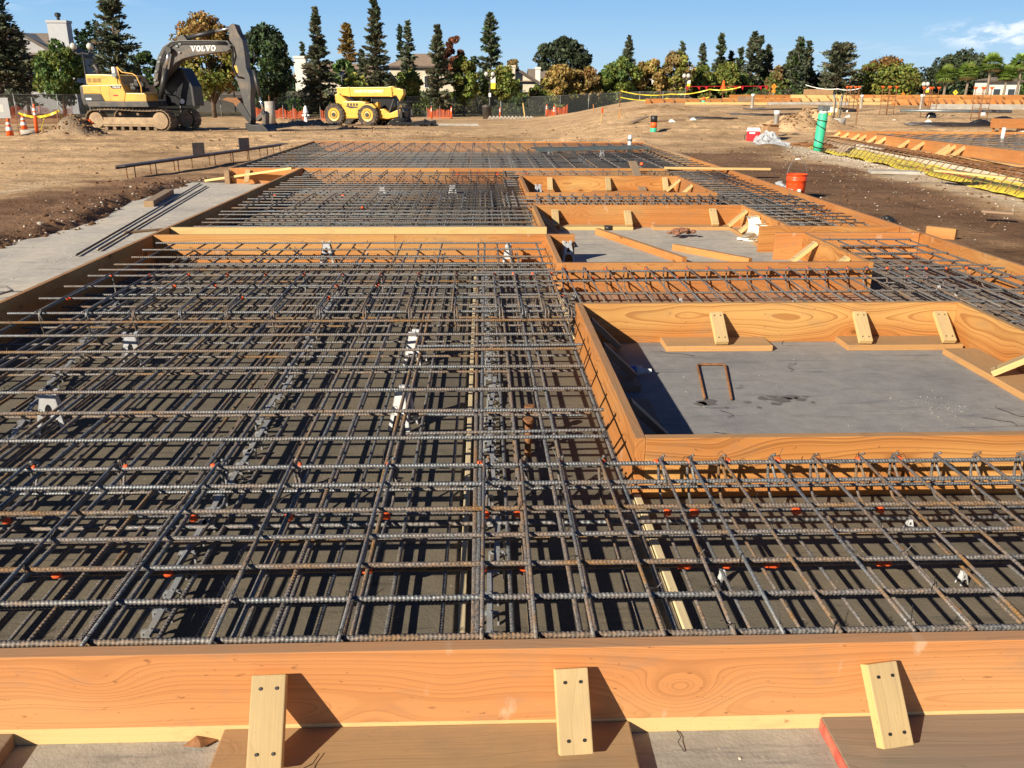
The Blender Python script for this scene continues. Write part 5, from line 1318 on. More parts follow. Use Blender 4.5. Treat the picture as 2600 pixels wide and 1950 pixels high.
eprism('bucket_link', [(1800, 770), (1822, 745), (1862, 720), (1880, 735), (1872, 810), (1850, 815), (1848, 760), (1810, 790)], .22, -.22, 'mgrey')
bk = MB()
outer = [(1738, 800), (1800, 812), (1868, 806), (1900, 838), (1918, 880), (1905, 888), (1880, 897), (1836, 893), (1812, 874), (1770, 858), (1742, 832)]
o = eprism('bucket', outer, .52, -.52, 'mgrey2', bevel=.01)
for w_ in (-.42, -.14, .14, .42):
    q = E2(1868, 886); MB().box((q[0], -w_, q[1]), (.30, .09, .06), Matrix.Rotation(-.2, 3, 'Y')).build('tooth', M['steel_galv'], o, bevel=.01)
th = eprism('thumb', [(1566, 645), (1600, 632), (1680, 634), (1706, 660), (1700, 690), (1664, 690), (1650, 668), (1600, 655)], .28, -.28, 'rust', bevel=.01)
eprism('thumb', [(1664, 690), (1700, 660), (1720, 672), (1775, 770), (1762, 806), (1735, 780), (1692, 725)], .30, -.30, 'mgrey2', bevel=.01)

# ------------------------------------------------------------------ telehandler
YT = 57.0; ST = YT*.945/2178/2.765; T0 = ground_at(779, 263.5, YT)
te = thing('telehandler', 'yellow telescopic handler with its boom lowered and dark forks facing right', 'telehandler', T0, rad(-17))
def T2(zx, zy): return ((zx-560)*ST*1.10, (860-zy)*ST)
def tprism(name, pts, w0, w1, mat, parent=None, bevel=.02): return MB().prism([T2(*p) for p in pts], -w0, -w1).build(name, M[mat], parent or te, bevel=bevel)
for zx in (437, 665):
    for wc in (1.0, -1.0):
        q = T2(zx, 792); c = (q[0], -wc, .66)
        mb = MB().lathe([(.43, -.24), (.58, -.26), (.65, -.20), (.66, 0), (.65, .20), (.58, .26), (.43, .24)], c, 34, 'y')
        for k_ in range(20):
            a = 2*math.pi*k_/20
            for s in (-1, 1): mb.box((c[0]+.655*math.cos(a+.08*s), c[1]+s*.11, c[2]+.655*math.sin(a+.08*s)), (.05, .22, .09), Matrix.Rotation(-a, 3, 'Y'))
        wh = mb.build('wheel', M['rubber'], te)
        MB().lathe([(.45, -.19), (.37, -.262), (.33, -.25), (.22, -.235), (.20, -.26), (.14, -.27)], c, 24, 'y').build('rim', M['yellow2'], wh) if wc > 0 else MB().lathe([(.45, .19), (.435, .262), (.20, .20)], c, 24, 'y').build('rim', M['yellow2'], wh)
        if wc > 0: MB().lathe([(.13, -.275), (.13, -.29)], c, 16, 'y').build('hub', M['mgrey2'], wh)
tprism('chassis', [(412, 655), (440, 650), (500, 700), (520, 770), (600, 790), (720, 780), (790, 790), (850, 770), (860, 800), (780, 815), (500, 815), (470, 770), (440, 725), (416, 712)], .45, -.75, 'yellow2')
bp = tprism('engine_cover', [(482, 712), (500, 698), (620, 697), (652, 706), (640, 722), (615, 740), (604, 810), (496, 812), (488, 770)], 1.05, .45, 'yellow2', bevel=.05)
for k_ in range(4): q = T2(523+k_*20, 720); MB().bx(q[0], q[0]+.13, -1.056, -1.05, q[1]-.07, q[1]+.08).build('louvre_slot', M['mgrey2'], bp)
tprism('name_stripe', [(486, 730), (510, 730), (545, 745), (595, 740), (595, 733), (520, 728)], 1.056, 1.052, 'mgrey2', bp, 0)
tprism('fender', [(610, 742), (640, 714), (700, 712), (726, 740), (716, 742), (690, 726), (640, 728), (616, 752)], 1.25, .7, 'yellow2', bevel=.01)
tprism('boom_tail', [(410, 655), (440, 645), (470, 715), (418, 712)], .40, -.40, 'yellow2')
tb = tprism('boom', [(417, 606), (495, 607), (790, 603), (796, 640), (800, 666), (500, 668), (420, 656)], .26, -.26, 'yellow2', bevel=.03)
tprism('boom_section', [(790, 610), (850, 612), (852, 655), (795, 660)], .20, -.20, 'yellow2', tb)
for zx in (495, 780): tprism('boom_collar', [(zx, 604), (zx+14, 604), (zx+16, 668), (zx+2, 668)], .29, -.29, 'yellow2', tb, .01)
q = T2(540, 641); font_text('lettering', 'SUNSTATE EQUIPMENT', .17, M['white'], tb, (q[0], -.262, q[1]), (1, 0, 0.01), (0, 0, 1), (0, -1, 0), .03, .004, squeeze=.80)
tprism('boom_head', [(768, 600), (798, 598), (830, 618), (868, 618), (870, 650), (845, 690), (862, 780), (840, 805), (818, 810), (846, 700), (812, 640), (785, 640)], .22, -.22, 'yellow2')
tprism('cab', [(640, 690), (648, 672), (800, 676), (806, 730), (760, 760), (690, 755)], .0, -1.0, 'glass_dark', bevel=.02)
for pts in ([(640, 700), (646, 668), (652, 668), (648, 700)], [(760, 760), (796, 672), (803, 672), (770, 762)]): tprism('cab_post', pts, .05, -.02, 'mgrey2', bevel=0)
tprism('cab_roof', [(600, 668), (800, 664), (806, 676), (604, 680)], .06, -1.02, 'mgrey2')
tprism('front_axle', [(690, 720), (716, 700), (722, 760), (772, 770), (776, 812), (730, 810), (700, 770)], .75, .3, 'yellow2')
tprism('outrigger', [(712, 755), (760, 745), (800, 775), (850, 752), (868, 758), (866, 795), (780, 812), (720, 800)], .85, .5, 'yellow2', bevel=.03)
etb = lambda name, pts, w_, r, mat: MB().tube([(T2(*p)[0], -w_, T2(*p)[1]) for p in pts], r, 8).build(name, M[mat], te, True)
cg = MB()
for w_ in np.linspace(-1.1, 1.1, 9):
    a, b = T2(852, 738), T2(852, 700); cg.bx(a[0]+.15, a[0]+.20, w_-.04, w_+.04, a[1], b[1])
a, b = T2(852, 742), T2(985, 700)
for zy in (700, 740): z_ = T2(0, zy)[1]; cg.bx(a[0]+.13, a[0]+.22, -1.15, 1.15, z_-.04, z_+.04)
for w_ in (-1.1, 1.1): cg.bx(a[0]+.13, a[0]+.22, w_-.04, w_+.04, T2(0, 800)[1], T2(0, 700)[1])
cg.build('fork_carriage', M['mgrey2'], te)
for w_ in (.75, -.6):
    mb = MB(); x0 = T2(870, 0)[0]; mb.bx(x0, x0+.08, -w_-.08, -w_+.08, .05, T2(0, 745)[1]); mb.bx(x0, x0+1.25, -w_-.08, -w_+.08, .03, .09); mb.build('fork', M['mgrey2'], te)
tprism('fork_bracket', [(840, 760), (870, 740), (880, 760), (876, 815), (846, 820)], .35, -.35, 'mgrey2')
# things lying on the ground by the forks
p = ground_at(890, 261, YT-1.5)
mb = MB()
for k_ in range(9): mb.box((p.x+random.uniform(-1.4, 1.2), p.y+random.uniform(-.5, .5), p.z+random.uniform(.1, .4)), (random.uniform(.4, 1.0), random.uniform(.2, .5), random.uniform(.15, .4)), Matrix.Rotation(random.uniform(-.6, .6), 3, 'Y'))
mb.box((p.x-.1, p.y, p.z+.16), (2.6, .9, .16)); o = mb.build('attachment', M['blackbag'], None, bevel=.02); tag(o, 'dark bundle of attachment parts on the dirt under the telehandler forks', 'attachment')
p = ground_at(965, 257, YT); mb = MB()
for k_ in range(9): mb.bx(p.x-1.9+k_*.45, p.x-1.75+k_*.45, p.y-.35, p.y+.35, p.z-.02, p.z+.05)
for s in (-.35, .35): mb.bx(p.x-2, p.x+2, p.y+s-.04, p.y+s+.04, p.z+.04, p.z+.14)
tag(mb.build('ladder', M['conc']), 'pale ladder-like rack lying on the dirt right of the telehandler', 'rack')
# ------------------------------------------------------------------ trees
G1 = np.array([.070, .115, .034]); G2 = np.array([.135, .170, .040]); DK = np.array([.034, .052, .026]); RW = np.array([.084, .098, .060]); RWB = np.array([.100, .092, .056])
YG = np.array([.215, .215, .050]); AU = np.array([.270, .190, .062]); RD = np.array([.17, .065, .035]); OR = np.array([.25, .145, .05]); OAK = np.array([.040, .052, .028]); TANL = np.array([.21, .15, .06])
def leaves(P, size, cols, up=.0, elong=1.5, dirs=None):
    size = size*.78
    n = len(P); P = np.asarray(P); d = rng.normal(size=(n, 3)) if dirs is None else dirs+rng.normal(size=(n, 3))*.35
    d /= np.linalg.norm(d, axis=1)[:, None]+1e-9; e = rng.normal(size=(n, 3)); e -= d*(e*d).sum(1)[:, None]; e /= np.linalg.norm(e, axis=1)[:, None]+1e-9
    s = size*rng.uniform(.6, 1.35, n)[:, None]; a = d*s*elong*.5; b = e*s*.5
    nn = np.cross(d, e)*s*.12
    V = np.stack([P-a, P+b*.9+nn, P+a, P-b*.9+nn], 1).reshape(-1, 3)
    F = np.arange(4*n).reshape(n, 4); C = np.repeat(cols, 4, 0); return V, F, C
def foliage(name, parent, P, size, cols, elong=1.5, dirs=None):
    V, F, C = leaves(P, size, cols, elong=elong, dirs=dirs); return link(name, np_mesh(name, V, F, M['leaf'], False, C), parent)
def jitter(c, n, v=.25): return np.clip(1.35*c[None]*(1+rng.normal(size=(n, 1))*v)*(1+rng.normal(size=(n, 3))*.08), .004, .6)
def trunk(parent, h, r, limbs=(), mat='bark', lean=0):
    mb = MB().tube([(0, 0, -.4), (lean*.3, 0, h*.3), (lean*.7, 0, h*.7), (lean, 0, h)], [r*1.25, r, r*.7, r*.25], 8)
    for a, b, q in limbs: mb.tube([a, (Vector(a)+Vector(b))/2+Vector((0, 0, .1)), b], [q, q*.7, q*.3], 5)
    return mb.build('trunk', M[mat], parent, True)
def broad(label, dx, dyb, dyt, dw, Y, cols, cat='tree', n=2600, size=.30, clumps=34, crown0=.28, gap=.75, name='broadleaf_tree', group=None, dens=1.0, squash=1.0):
    """cols: list of (colour, weight, low, high) by height share"""
    b = ground_at(dx, dyb, Y); k = 1.17543*.945*Y/FPX; H = (ony(dx, dyt, Y).z)-b.z; W_ = dw*k
    t = thing(name, label, cat, b, random.uniform(0, 6), group)
    z0 = H*crown0; cz = (z0+H)/2; rz = (H-z0)/2; rx = W_/2
    cl = []
    clumps = int(clumps*1.6)
    for i in range(clumps):
        while True:
            q = rng.uniform(-1, 1, 3)
            l = np.linalg.norm(q)
            if .25 < l < 1: break
        q = q/l*l**.5*.82; q[2] = q[2]*1.0
        wd = 1-.35*max(0, q[2])-.12*max(0, -q[2])
        cl.append(((q[0]*rx*wd, q[1]*rx*wd*.9, cz+q[2]*rz), rx*rng.uniform(.15, .31)))
    trunk(t, z0+rz*1.0, max(.06, W_*.028), [((0, 0, z0*rng.uniform(.7, 1.1)), c, W_*.012) for c, r in cl[:10]])
    m_ = int(1.7*n*dens/clumps); PP = []; CC = []
    for c, r in cl:
        p = rng.normal(size=(m_, 3)); l = np.linalg.norm(p, axis=1)[:, None]; p = p/l*(rng.uniform(.35, 1, (m_, 1))**.5)*r*np.array([1, 1, .8])+np.array(c)
        hs_ = (c[2]-z0)/(H-z0); ws = np.array([w_*(1 if lo <= hs_ <= hi else .06) for _, w_, lo, hi in cols], float); ws /= ws.sum()
        base = cols[rng.choice(len(cols), p=ws)][0]; base = base*rng.uniform(.72, 1.25)
        PP.append(p); CC.append(jitter(base, m_, .22))
    P = np.concatenate(PP); P[:, 2] = np.maximum(P[:, 2], z0*.55)
    foliage('crown', t, P, size*rng.uniform(.9, 1.1), np.concatenate(CC), 1.4); return t
def conifer(label, dx, dyb, dyt, dw, Y, col=RW, col2=RWB, cat='tree', n=2600, size=.34, taper=.85, low=.10, name='redwood_tree', group=None, mix=.25, ragged=.35, whorl=.42):
    b = ground_at(dx, dyb, Y); k = 1.17543*.945*Y/FPX; H = ony(dx, dyt, Y).z-b.z; W_ = dw*k
    t = thing(name, label, cat, b, random.uniform(0, 6), group)
    PP = []; DD = []; CC = []; L = []
    nb = int(max(60, (H*(1-low))/whorl*9)); per = max(8, int(2.0*n)//nb)
    hs_ = np.sort(rng.uniform(low, 1, nb)**.9)
    for h in hs_:
        f = (1-h)/(1-low); R_ = W_/2*(f**taper)*rng.uniform(1-ragged*1.3, 1.18)+.08; R_ *= 1-.35*max(0, (low+.10-h)/.10)
        a = rng.uniform(0, 2*math.pi); up = .55*h+.02
        dv = np.array([math.cos(a), math.sin(a), up]); s = rng.uniform(.12, 1, per)**.8
        p = dv[None]*R_*s[:, None]; p[:, 2] += h*H-.10*R_*s**2
        sw = R_*.13*(.30+s*.70)+.05; p += rng.normal(size=(per, 3))*sw[:, None]*np.array([.8, .8, .42])
        dd = np.tile(dv, (per, 1)); PP.append(p); DD.append(dd)
        base = (col2 if rng.random() < mix*(1.3-h) else col)*rng.uniform(.7, 1.3); CC.append(jitter(base, per, .25))
        if len(L) < 26 and R_ > .4: L.append(((0, 0, h*H-.05), tuple(dv*R_*.7+np.array([0, 0, h*H])), .03+.012*R_))
    trunk(t, H*.99, max(.08, W_*.035), L)
    foliage('crown', t, np.concatenate(PP), size*.72, np.concatenate(CC), 2.3, np.concatenate(DD)); return t
def palm(label, dx, dyb, dyt, dw, Y, col=np.array([.16, .23, .05])):
    b = ground_at(dx, dyb, Y); k = 1.17543*.945*Y/FPX; H = ony(dx, dyt, Y).z-b.z; W_ = dw*k
    t = thing('palm_tree', label, 'palm tree', b, random.uniform(0, 6), 'row of fan palms'); hc = H-W_*.42
    trunk(t, hc, W_*.06, mat='barkpalm', lean=random.uniform(-.3, .3)); V = []; F = []; C = []
    for i in range(64):
        a = rng.uniform(0, 6.28); e = math.asin(rng.uniform(-.72, .98)); dv = np.array([math.cos(a)*math.cos(e), math.sin(a)*math.cos(e), math.sin(e)]); st = W_*.20; c0 = np.array([0, 0, hc])+dv*st
        sx = np.array([-math.sin(a), math.cos(a), 0]); up = np.cross(dv, sx); c = jitter(col*(1.2 if e > -.2 else .8) if e > -.55 else TANL*.8, 1, .2)[0]
        for j in np.linspace(-1.25, 1.25, 9):
            d2 = dv*math.cos(j)+sx*math.sin(j); tip = c0+d2*W_*.30*rng.uniform(.85, 1.1)+np.array([0, 0, -.045*W_*abs(j)-.03*W_]); wv = np.cross(d2, up)*W_*.030
            n0 = len(V); V += [c0, c0+d2*W_*.12+wv, tip, c0+d2*W_*.12-wv]; F.append((n0, n0+1, n0+2, n0+3)); C += [c]*4
        n0 = len(V); V += [np.array([0, 0, hc-.1]), c0+sx*.02, c0-sx*.02, np.array([0, 0, hc-.12])]; F.append((n0, n0+1, n0+2, n0+3)); C += [c]*4
    link('crown', np_mesh('crown', V, F, M['leaf'], False, np.array(C)), t)
# --- left part, behind the excavator
conifer('tall dark redwood cut by the left edge of the photo', 12, 240, -45, 150, 78, RW*.8, RWB, n=5200, size=.34, taper=.62, mix=.5)
conifer('shorter brownish conifer leaning on the tall redwood at the left edge', 62, 236, 62, 86, 84, RWB, RW, n=2200, taper=.6, mix=.4)
broad('rounded green tree right of the redwoods at the left edge', 140, 238, 80, 130, 76, [(G1, 1, 0, 1), (G2, .8, .3, 1)], n=4200, size=.30, clumps=46, crown0=.12)
conifer('tall dense redwood rising behind the excavator cab roof', 268, 236, -32, 112, 82, RW*.85, RWB, n=4600, taper=.60, mix=.3)
for i, (dx, top, w_) in enumerate(((167, 66, 11), (186, 64, 9), (195, 70, 9), (203, 64, 9), (215, 48, 14), (229, 44, 15))):
    conifer(['leftmost of the thin cypress spires beyond the lamp post', 'second thin cypress spire beyond the lamp post', 'shortest thin cypress spire beyond the lamp post', 'thin cypress spire just right of the lamp globes', 'dark cypress spire left of the tall dense redwood', 'tallest cypress spire touching the tall dense redwood'][i], dx, 215, top, w_*1.25, 118, DK*1.2, G1, n=900, size=.30, taper=.30, low=.03, name='cypress_tree', group='cypress spires', ragged=.15)
broad('low dark shrubby tree behind the excavator hood', 325, 232, 95, 90, 92, [(DK*1.3, 1, 0, 1), (G1, .5, .4, 1)], n=2200, clumps=26, crown0=.05)
broad('autumn tree with orange top and yellow green skirt behind the excavator boom', 462, 236, 14, 168, 80, [(OR, 1.3, .66, 1), (AU, .8, .5, .9), (YG, 1.2, 0, .62), (G2, .9, 0, .5)], n=6800, size=.30, clumps=70, crown0=.14)
broad('dense dark green tree right of the excavator arm', 583, 238, 38, 128, 78, [(DK*1.25, 1.2, 0, 1), (G1, .8, .45, 1)], n=6200, size=.30, clumps=60, crown0=.03)
# --- centre
conifer('small blue green conifer far beyond the white chimney', 661, 215, 92, 30, 150, RW*1.3, G1, n=900, size=.5, taper=.8)
conifer('tall slim redwood left of the telehandler', 695, 240, 18, 92, 86, RW, RWB, n=4200, taper=1.05, mix=.45, low=.04)
conifer('orange brown conifer beyond the roofs', 757, 215, 52, 64, 125, np.array([.20, .13, .04]), AU*.7, n=2200, size=.42, taper=.62)
broad('small fan palm clump before the orange brown conifer', 742, 230, 120, 60, 112, [(G1*1.2, 1, 0, 1)], n=700, clumps=14, size=.55, crown0=.45, name='palm_shrub')
conifer('short dark conifer beside the orange brown one', 787, 225, 108, 44, 110, RW, G1, n=1100, size=.4)
conifer('tallest slim redwood right above the telehandler boom', 817, 240, -12, 88, 86, RW, RWB, n=4600, taper=.95, mix=.4, low=.04)
broad('yellow green small tree behind the telehandler boom', 768, 242, 156, 70, 84, [(YG, 1, .2, 1), (G2, 1, 0, 1)], n=1700, clumps=26, crown0=.2)
conifer('dark narrow spire at the hip roof', 869, 215, 55, 26, 124, DK*1.2, RW, n=1100, size=.4, taper=.7)
conifer('slim grey green redwood before the hip roof', 887, 235, 46, 50, 105, RW*1.15, RWB, n=1900, size=.36, taper=.8)
broad('light green tree before the cream house walls', 885, 242, 146, 78, 90, [(G2*1.1, 1, 0, 1), (YG, .8, .4, 1)], n=1900, clumps=28, crown0=.24)
broad('low dark bush beside the telehandler cab', 838, 243, 190, 70, 95, [(DK*1.4, 1, 0, 1)], n=1000, clumps=16, crown0=.05, name='bush')
conifer('slim brown green redwood in the centre', 948, 240, 56, 72, 88, RW, RWB, n=3400, taper=.85, mix=.5, low=.06)
broad('dark red leaved tree behind the central redwood', 982, 225, 66, 62, 112, [(RD, 1, 0, 1), (RD*.6, .6, 0, 1)], n=1700, clumps=24, size=.38, crown0=.3)
broad('bright green tree right of the central redwood', 1002, 240, 112, 76, 90, [(G2*1.15, 1, 0, 1), (YG*.8, .7, .3, 1)], n=2600, clumps=36, crown0=.14)
conifer('tall blue green redwood behind the double street lamp', 1060, 225, 30, 66, 105, RW*1.15, G1, n=3000, size=.36, taper=.62, mix=.2)
broad('dark tree between the reddish tree and the lamp redwood', 1024, 225, 112, 50, 112, [(OAK*1.2, 1, 0, 1)], n=1300, clumps=20, size=.4, crown0=.1)
broad('yellow green tree under the double street lamp', 1082, 240, 134, 94, 92, [(YG*.9, 1, .2, 1), (G2, 1.3, 0, 1)], n=2600, clumps=36, crown0=.16)
broad('pale bare topped tree beyond the gable house', 1106, 215, 120, 46, 150, [(TANL, 1, 0, 1)], n=800, clumps=18, size=.45, crown0=.3)
broad('large dark oak standing alone on the skyline', 1212, 226, 74, 140, 128, [(OAK, 1.2, 0, 1), (OAK*1.6, .5, .5, 1)], n=4200, clumps=34, size=.44, crown0=.26)
broad('small sparse tree before the gable house', 1160, 240, 182, 44, 96, [(G2, 1, 0, 1), (AU, .4, 0, 1)], n=800, clumps=16, crown0=.35, size=.26)
# --- autumn row
row = [('tan orange autumn tree left in the autumn row', 1210, 240, 132, 92, 96, [(AU, 1.2, .2, 1), (YG, .7, 0, .6)]),
       ('rusty tan autumn tree second in the autumn row', 1264, 240, 136, 86, 98, [(AU, 1, .2, 1), (TANL, .8, 0, 1), (OR*.8, .4, .5, 1)]),
       ('tall green tree breaking the autumn row', 1336, 238, 116, 102, 98, [(G1*1.2, 1.1, 0, 1), (G2, 1, .2, 1), (YG, .5, .6, 1)]),
       ('orange yellow tree right of the tall green one', 1400, 236, 122, 84, 100, [(AU, 1, .3, 1), (YG*.8, .8, 0, .8)]),
       ('golden tree with a rounded top in the middle of the row', 1455, 234, 104, 88, 100, [(TANL*1.1, 1, .1, 1), (YG*.9, 1, .2, 1)]),
       ('olive green tree right of the golden one', 1512, 230, 134, 74, 104, [(G2, 1, 0, 1), (YG*.8, .7, .3, 1)]),
       ('yellow green tree before the tall paired redwoods', 1562, 230, 128, 74, 104, [(YG*.9, 1, 0, 1), (G2, 1, 0, 1)]),
       ('green bushy tree at the feet of the paired redwoods', 1590, 228, 150, 66, 106, [(G2, 1, 0, 1), (G1, .8, 0, 1)]),
       ('thin olive tree by the orange road sign', 1672, 222, 150, 60, 110, [(G2*.8, 1, 0, 1), (TANL*.7, .7, 0, 1)]),
       ('dark green tree filling behind the row left', 1308, 236, 150, 90, 116, [(DK*1.4, 1, 0, 1), (G1, .6, 0, 1)]),
       ('dark green tree filling behind the row right', 1430, 230, 158, 100, 118, [(DK*1.4, 1, 0, 1), (G1, .7, 0, 1)])]
for lb, dx, b_, t_, w_, Y, cols in row: broad(lb, dx, b_, t_, w_, Y, cols, n=2900, clumps=44, size=.33, crown0=.12)
for i, (dx, t_, w_, Y) in enumerate(((1353, 78, 40, 128), (1467, 92, 26, 124), (1511, 96, 28, 122), (1549, 74, 36, 118), (1573, 112, 30, 120), (1592, 104, 30, 118), (1618, 70, 48, 114), (1632, 78, 40, 118), (1650, 98, 36, 118), (1716, 82, 54, 116), (1735, 90, 40, 120), (1700, 112, 46, 120))):
    conifer(['lone dark pointed conifer above the tall green tree', 'narrow conifer tip above the golden tree', 'slim conifer above the olive green tree', 'tall slim conifer above the yellow green tree', 'shorter pale conifer left of the paired redwoods', 'spindly conifer left of the paired redwoods', 'taller of the paired redwoods', 'shorter of the paired redwoods', 'conifer right of the paired redwoods', 'tall conifer before the brown roof', 'darker conifer overlapping the one before the brown roof', 'short conifer left of the brown roof conifers'][i],
            dx, 214, t_, w_*1.25, Y, RW*1.05, G1 if i % 2 else RWB, n=1900, size=.40, taper=.72, group='skyline conifers', mix=.25, low=.02)
conifer('broad dark many topped conifer right of the road sign', 1806, 208, 98, 88, 112, RW*.95, RWB, n=4200, size=.38, taper=.28, mix=.5, low=.02)
conifer('thin second top beside the broad dark conifer', 1795, 206, 92, 34, 114, RW, RWB, n=1200, size=.38, taper=.6)
broad('broad yellow green tree with a russet crown on the right', 1906, 208, 120, 156, 118, [(YG*.7, 1, 0, .8), (G2, 1, 0, .8), (np.array([.17, .10, .035]), 1.6, .78, 1)], n=5200, clumps=64, size=.40, crown0=.02)
broad('brown round tree beyond the conifers', 1680, 205, 138, 70, 140, [(TANL*.7, 1, 0, 1)], n=1300, clumps=22, size=.5, crown0=.05)
broad('dark bushy tree between the broad conifer and the russet tree', 1752, 208, 150, 74, 122, [(OAK*1.2, 1, 0, 1)], n=1900, clumps=28, size=.42, crown0=.02)
broad('dark dome shaped tree far behind the palms', 2066, 206, 104, 150, 150, [(OAK*1.05, 1, 0, 1), (OAK*1.5, .4, .4, 1)], n=5200, clumps=70, size=.52, crown0=.02)
broad('dark low tree left of the palms', 1992, 206, 142, 100, 140, [(OAK*1.1, 1, 0, 1)], n=2600, clumps=40, size=.48, crown0=.02)
broad('dark tree behind the white house at the right', 2180, 206, 130, 120, 150, [(OAK*1.0, 1, 0, 1), (G1*.8, .5, 0, 1)], n=3400, clumps=46, size=.5, crown0=.02)
broad('green tree at the right edge of the photo', 2222, 206, 120, 60, 134, [(G1, 1, 0, 1)], n=1800, clumps=28, size=.42, crown0=.05)
for i, (dx, t_, w_) in enumerate(((2038, 138, 54), (2083, 131, 54), (2131, 112, 56), (2166, 138, 50), (2195, 110, 54))):
    palm(['leftmost fan palm of the row at the right', 'second fan palm from the left of the row', 'tall fan palm in the middle of the row', 'shortest fan palm before the white house', 'tall fan palm near the right edge'][i], dx, 208, t_, w_, 118)
# shrubs and hedge along the far fence
for i, (dx, w_, c) in enumerate(((30, 70, DK*1.5), (200, 90, DK*1.4), (305, 80, DK*1.5), (390, 90, G1*.8), (612, 60, DK*1.6), (735, 80, DK*1.5), (905, 70, DK*1.5), (1030, 90, G1*.8), (1130, 60, G1*.9), (1180, 50, G1*.8), (1265, 60, DK*1.6), (1330, 60, DK*1.6), (1390, 70, DK*1.6))):
    broad(['dark shrub behind the white sign panel', 'dark shrub left of the excavator', 'dark shrub behind the excavator tracks', 'green shrub under the autumn tree', 'dark shrub beside the hydrant', 'dark shrub left of the telehandler', 'dark shrub right of the telehandler', 'green shrub left of the lamp base', 'flowering green shrub right of the lamp base', 'green shrub before the gable house wall', 'dark clipped shrub under the rusty tan tree', 'dark clipped shrub under the tall green tree', 'dark clipped shrub under the orange yellow tree'][i],
          dx, 243, 214, w_, 104 if dx > 600 else 88, [(c, 1, 0, 1)], n=700, clumps=12, size=.26, crown0=.0, name='shrub', cat='shrub')
# far off wood behind the houses: reads as one mass
PP = []; CC = []
for dx in np.arange(-80, 2300, 30):
    Y = rng.uniform(138, 160); c = ony(dx+rng.uniform(-12, 12), 235, Y); top = ony(dx, 158+14*rng.random()+(8 if 900 < dx < 1180 else 0), Y).z; zb = -1.5; r = rng.uniform(2.6, 4.4)
    n_ = 750; q = rng.normal(size=(n_, 3)); q = q/np.linalg.norm(q, axis=1)[:, None]*(rng.uniform(.4, 1, (n_, 1))**.5)
    P = np.array([c.x, Y, (zb+top)/2])+q*np.array([r, r*.7, (top-zb)/2]); base = [OAK*1.3, G1*.8, G2*.7, DK*1.5][rng.integers(4)]*rng.uniform(.8, 1.25)
    PP.append(P); CC.append(jitter(base, n_, .25))
o = foliage('distant_trees', None, np.concatenate(PP), .55, np.concatenate(CC), 1.3); tag(o, kind='stuff')
# undergrowth between the street trees: ground cover, not single plants
PP = []; CC = []
for dx in np.arange(560, 1800, 9):
    Y = rng.uniform(99, 107); c = ony(dx+rng.uniform(-5, 5), 240, Y); top = ony(dx, rng.uniform(188, 222), Y).z; zb = gz(c.x, Y); r = rng.uniform(.8, 1.7)
    n_ = 260; q = rng.normal(size=(n_, 3)); q = q/np.linalg.norm(q, axis=1)[:, None]*(rng.uniform(.3, 1, (n_, 1))**.5)
    P = np.array([c.x, Y, (zb+top)/2])+q*np.array([r, r*.7, max(.4, (top-zb)/2)]); base = [DK*1.6, G1, G2*.8, YG*.6, RWB*.8][rng.integers(5)]*rng.uniform(.75, 1.2)
    PP.append(P); CC.append(jitter(base, n_, .25))
o = foliage('undergrowth', None, np.concatenate(PP), .30, np.concatenate(CC), 1.4); tag(o, kind='stuff')
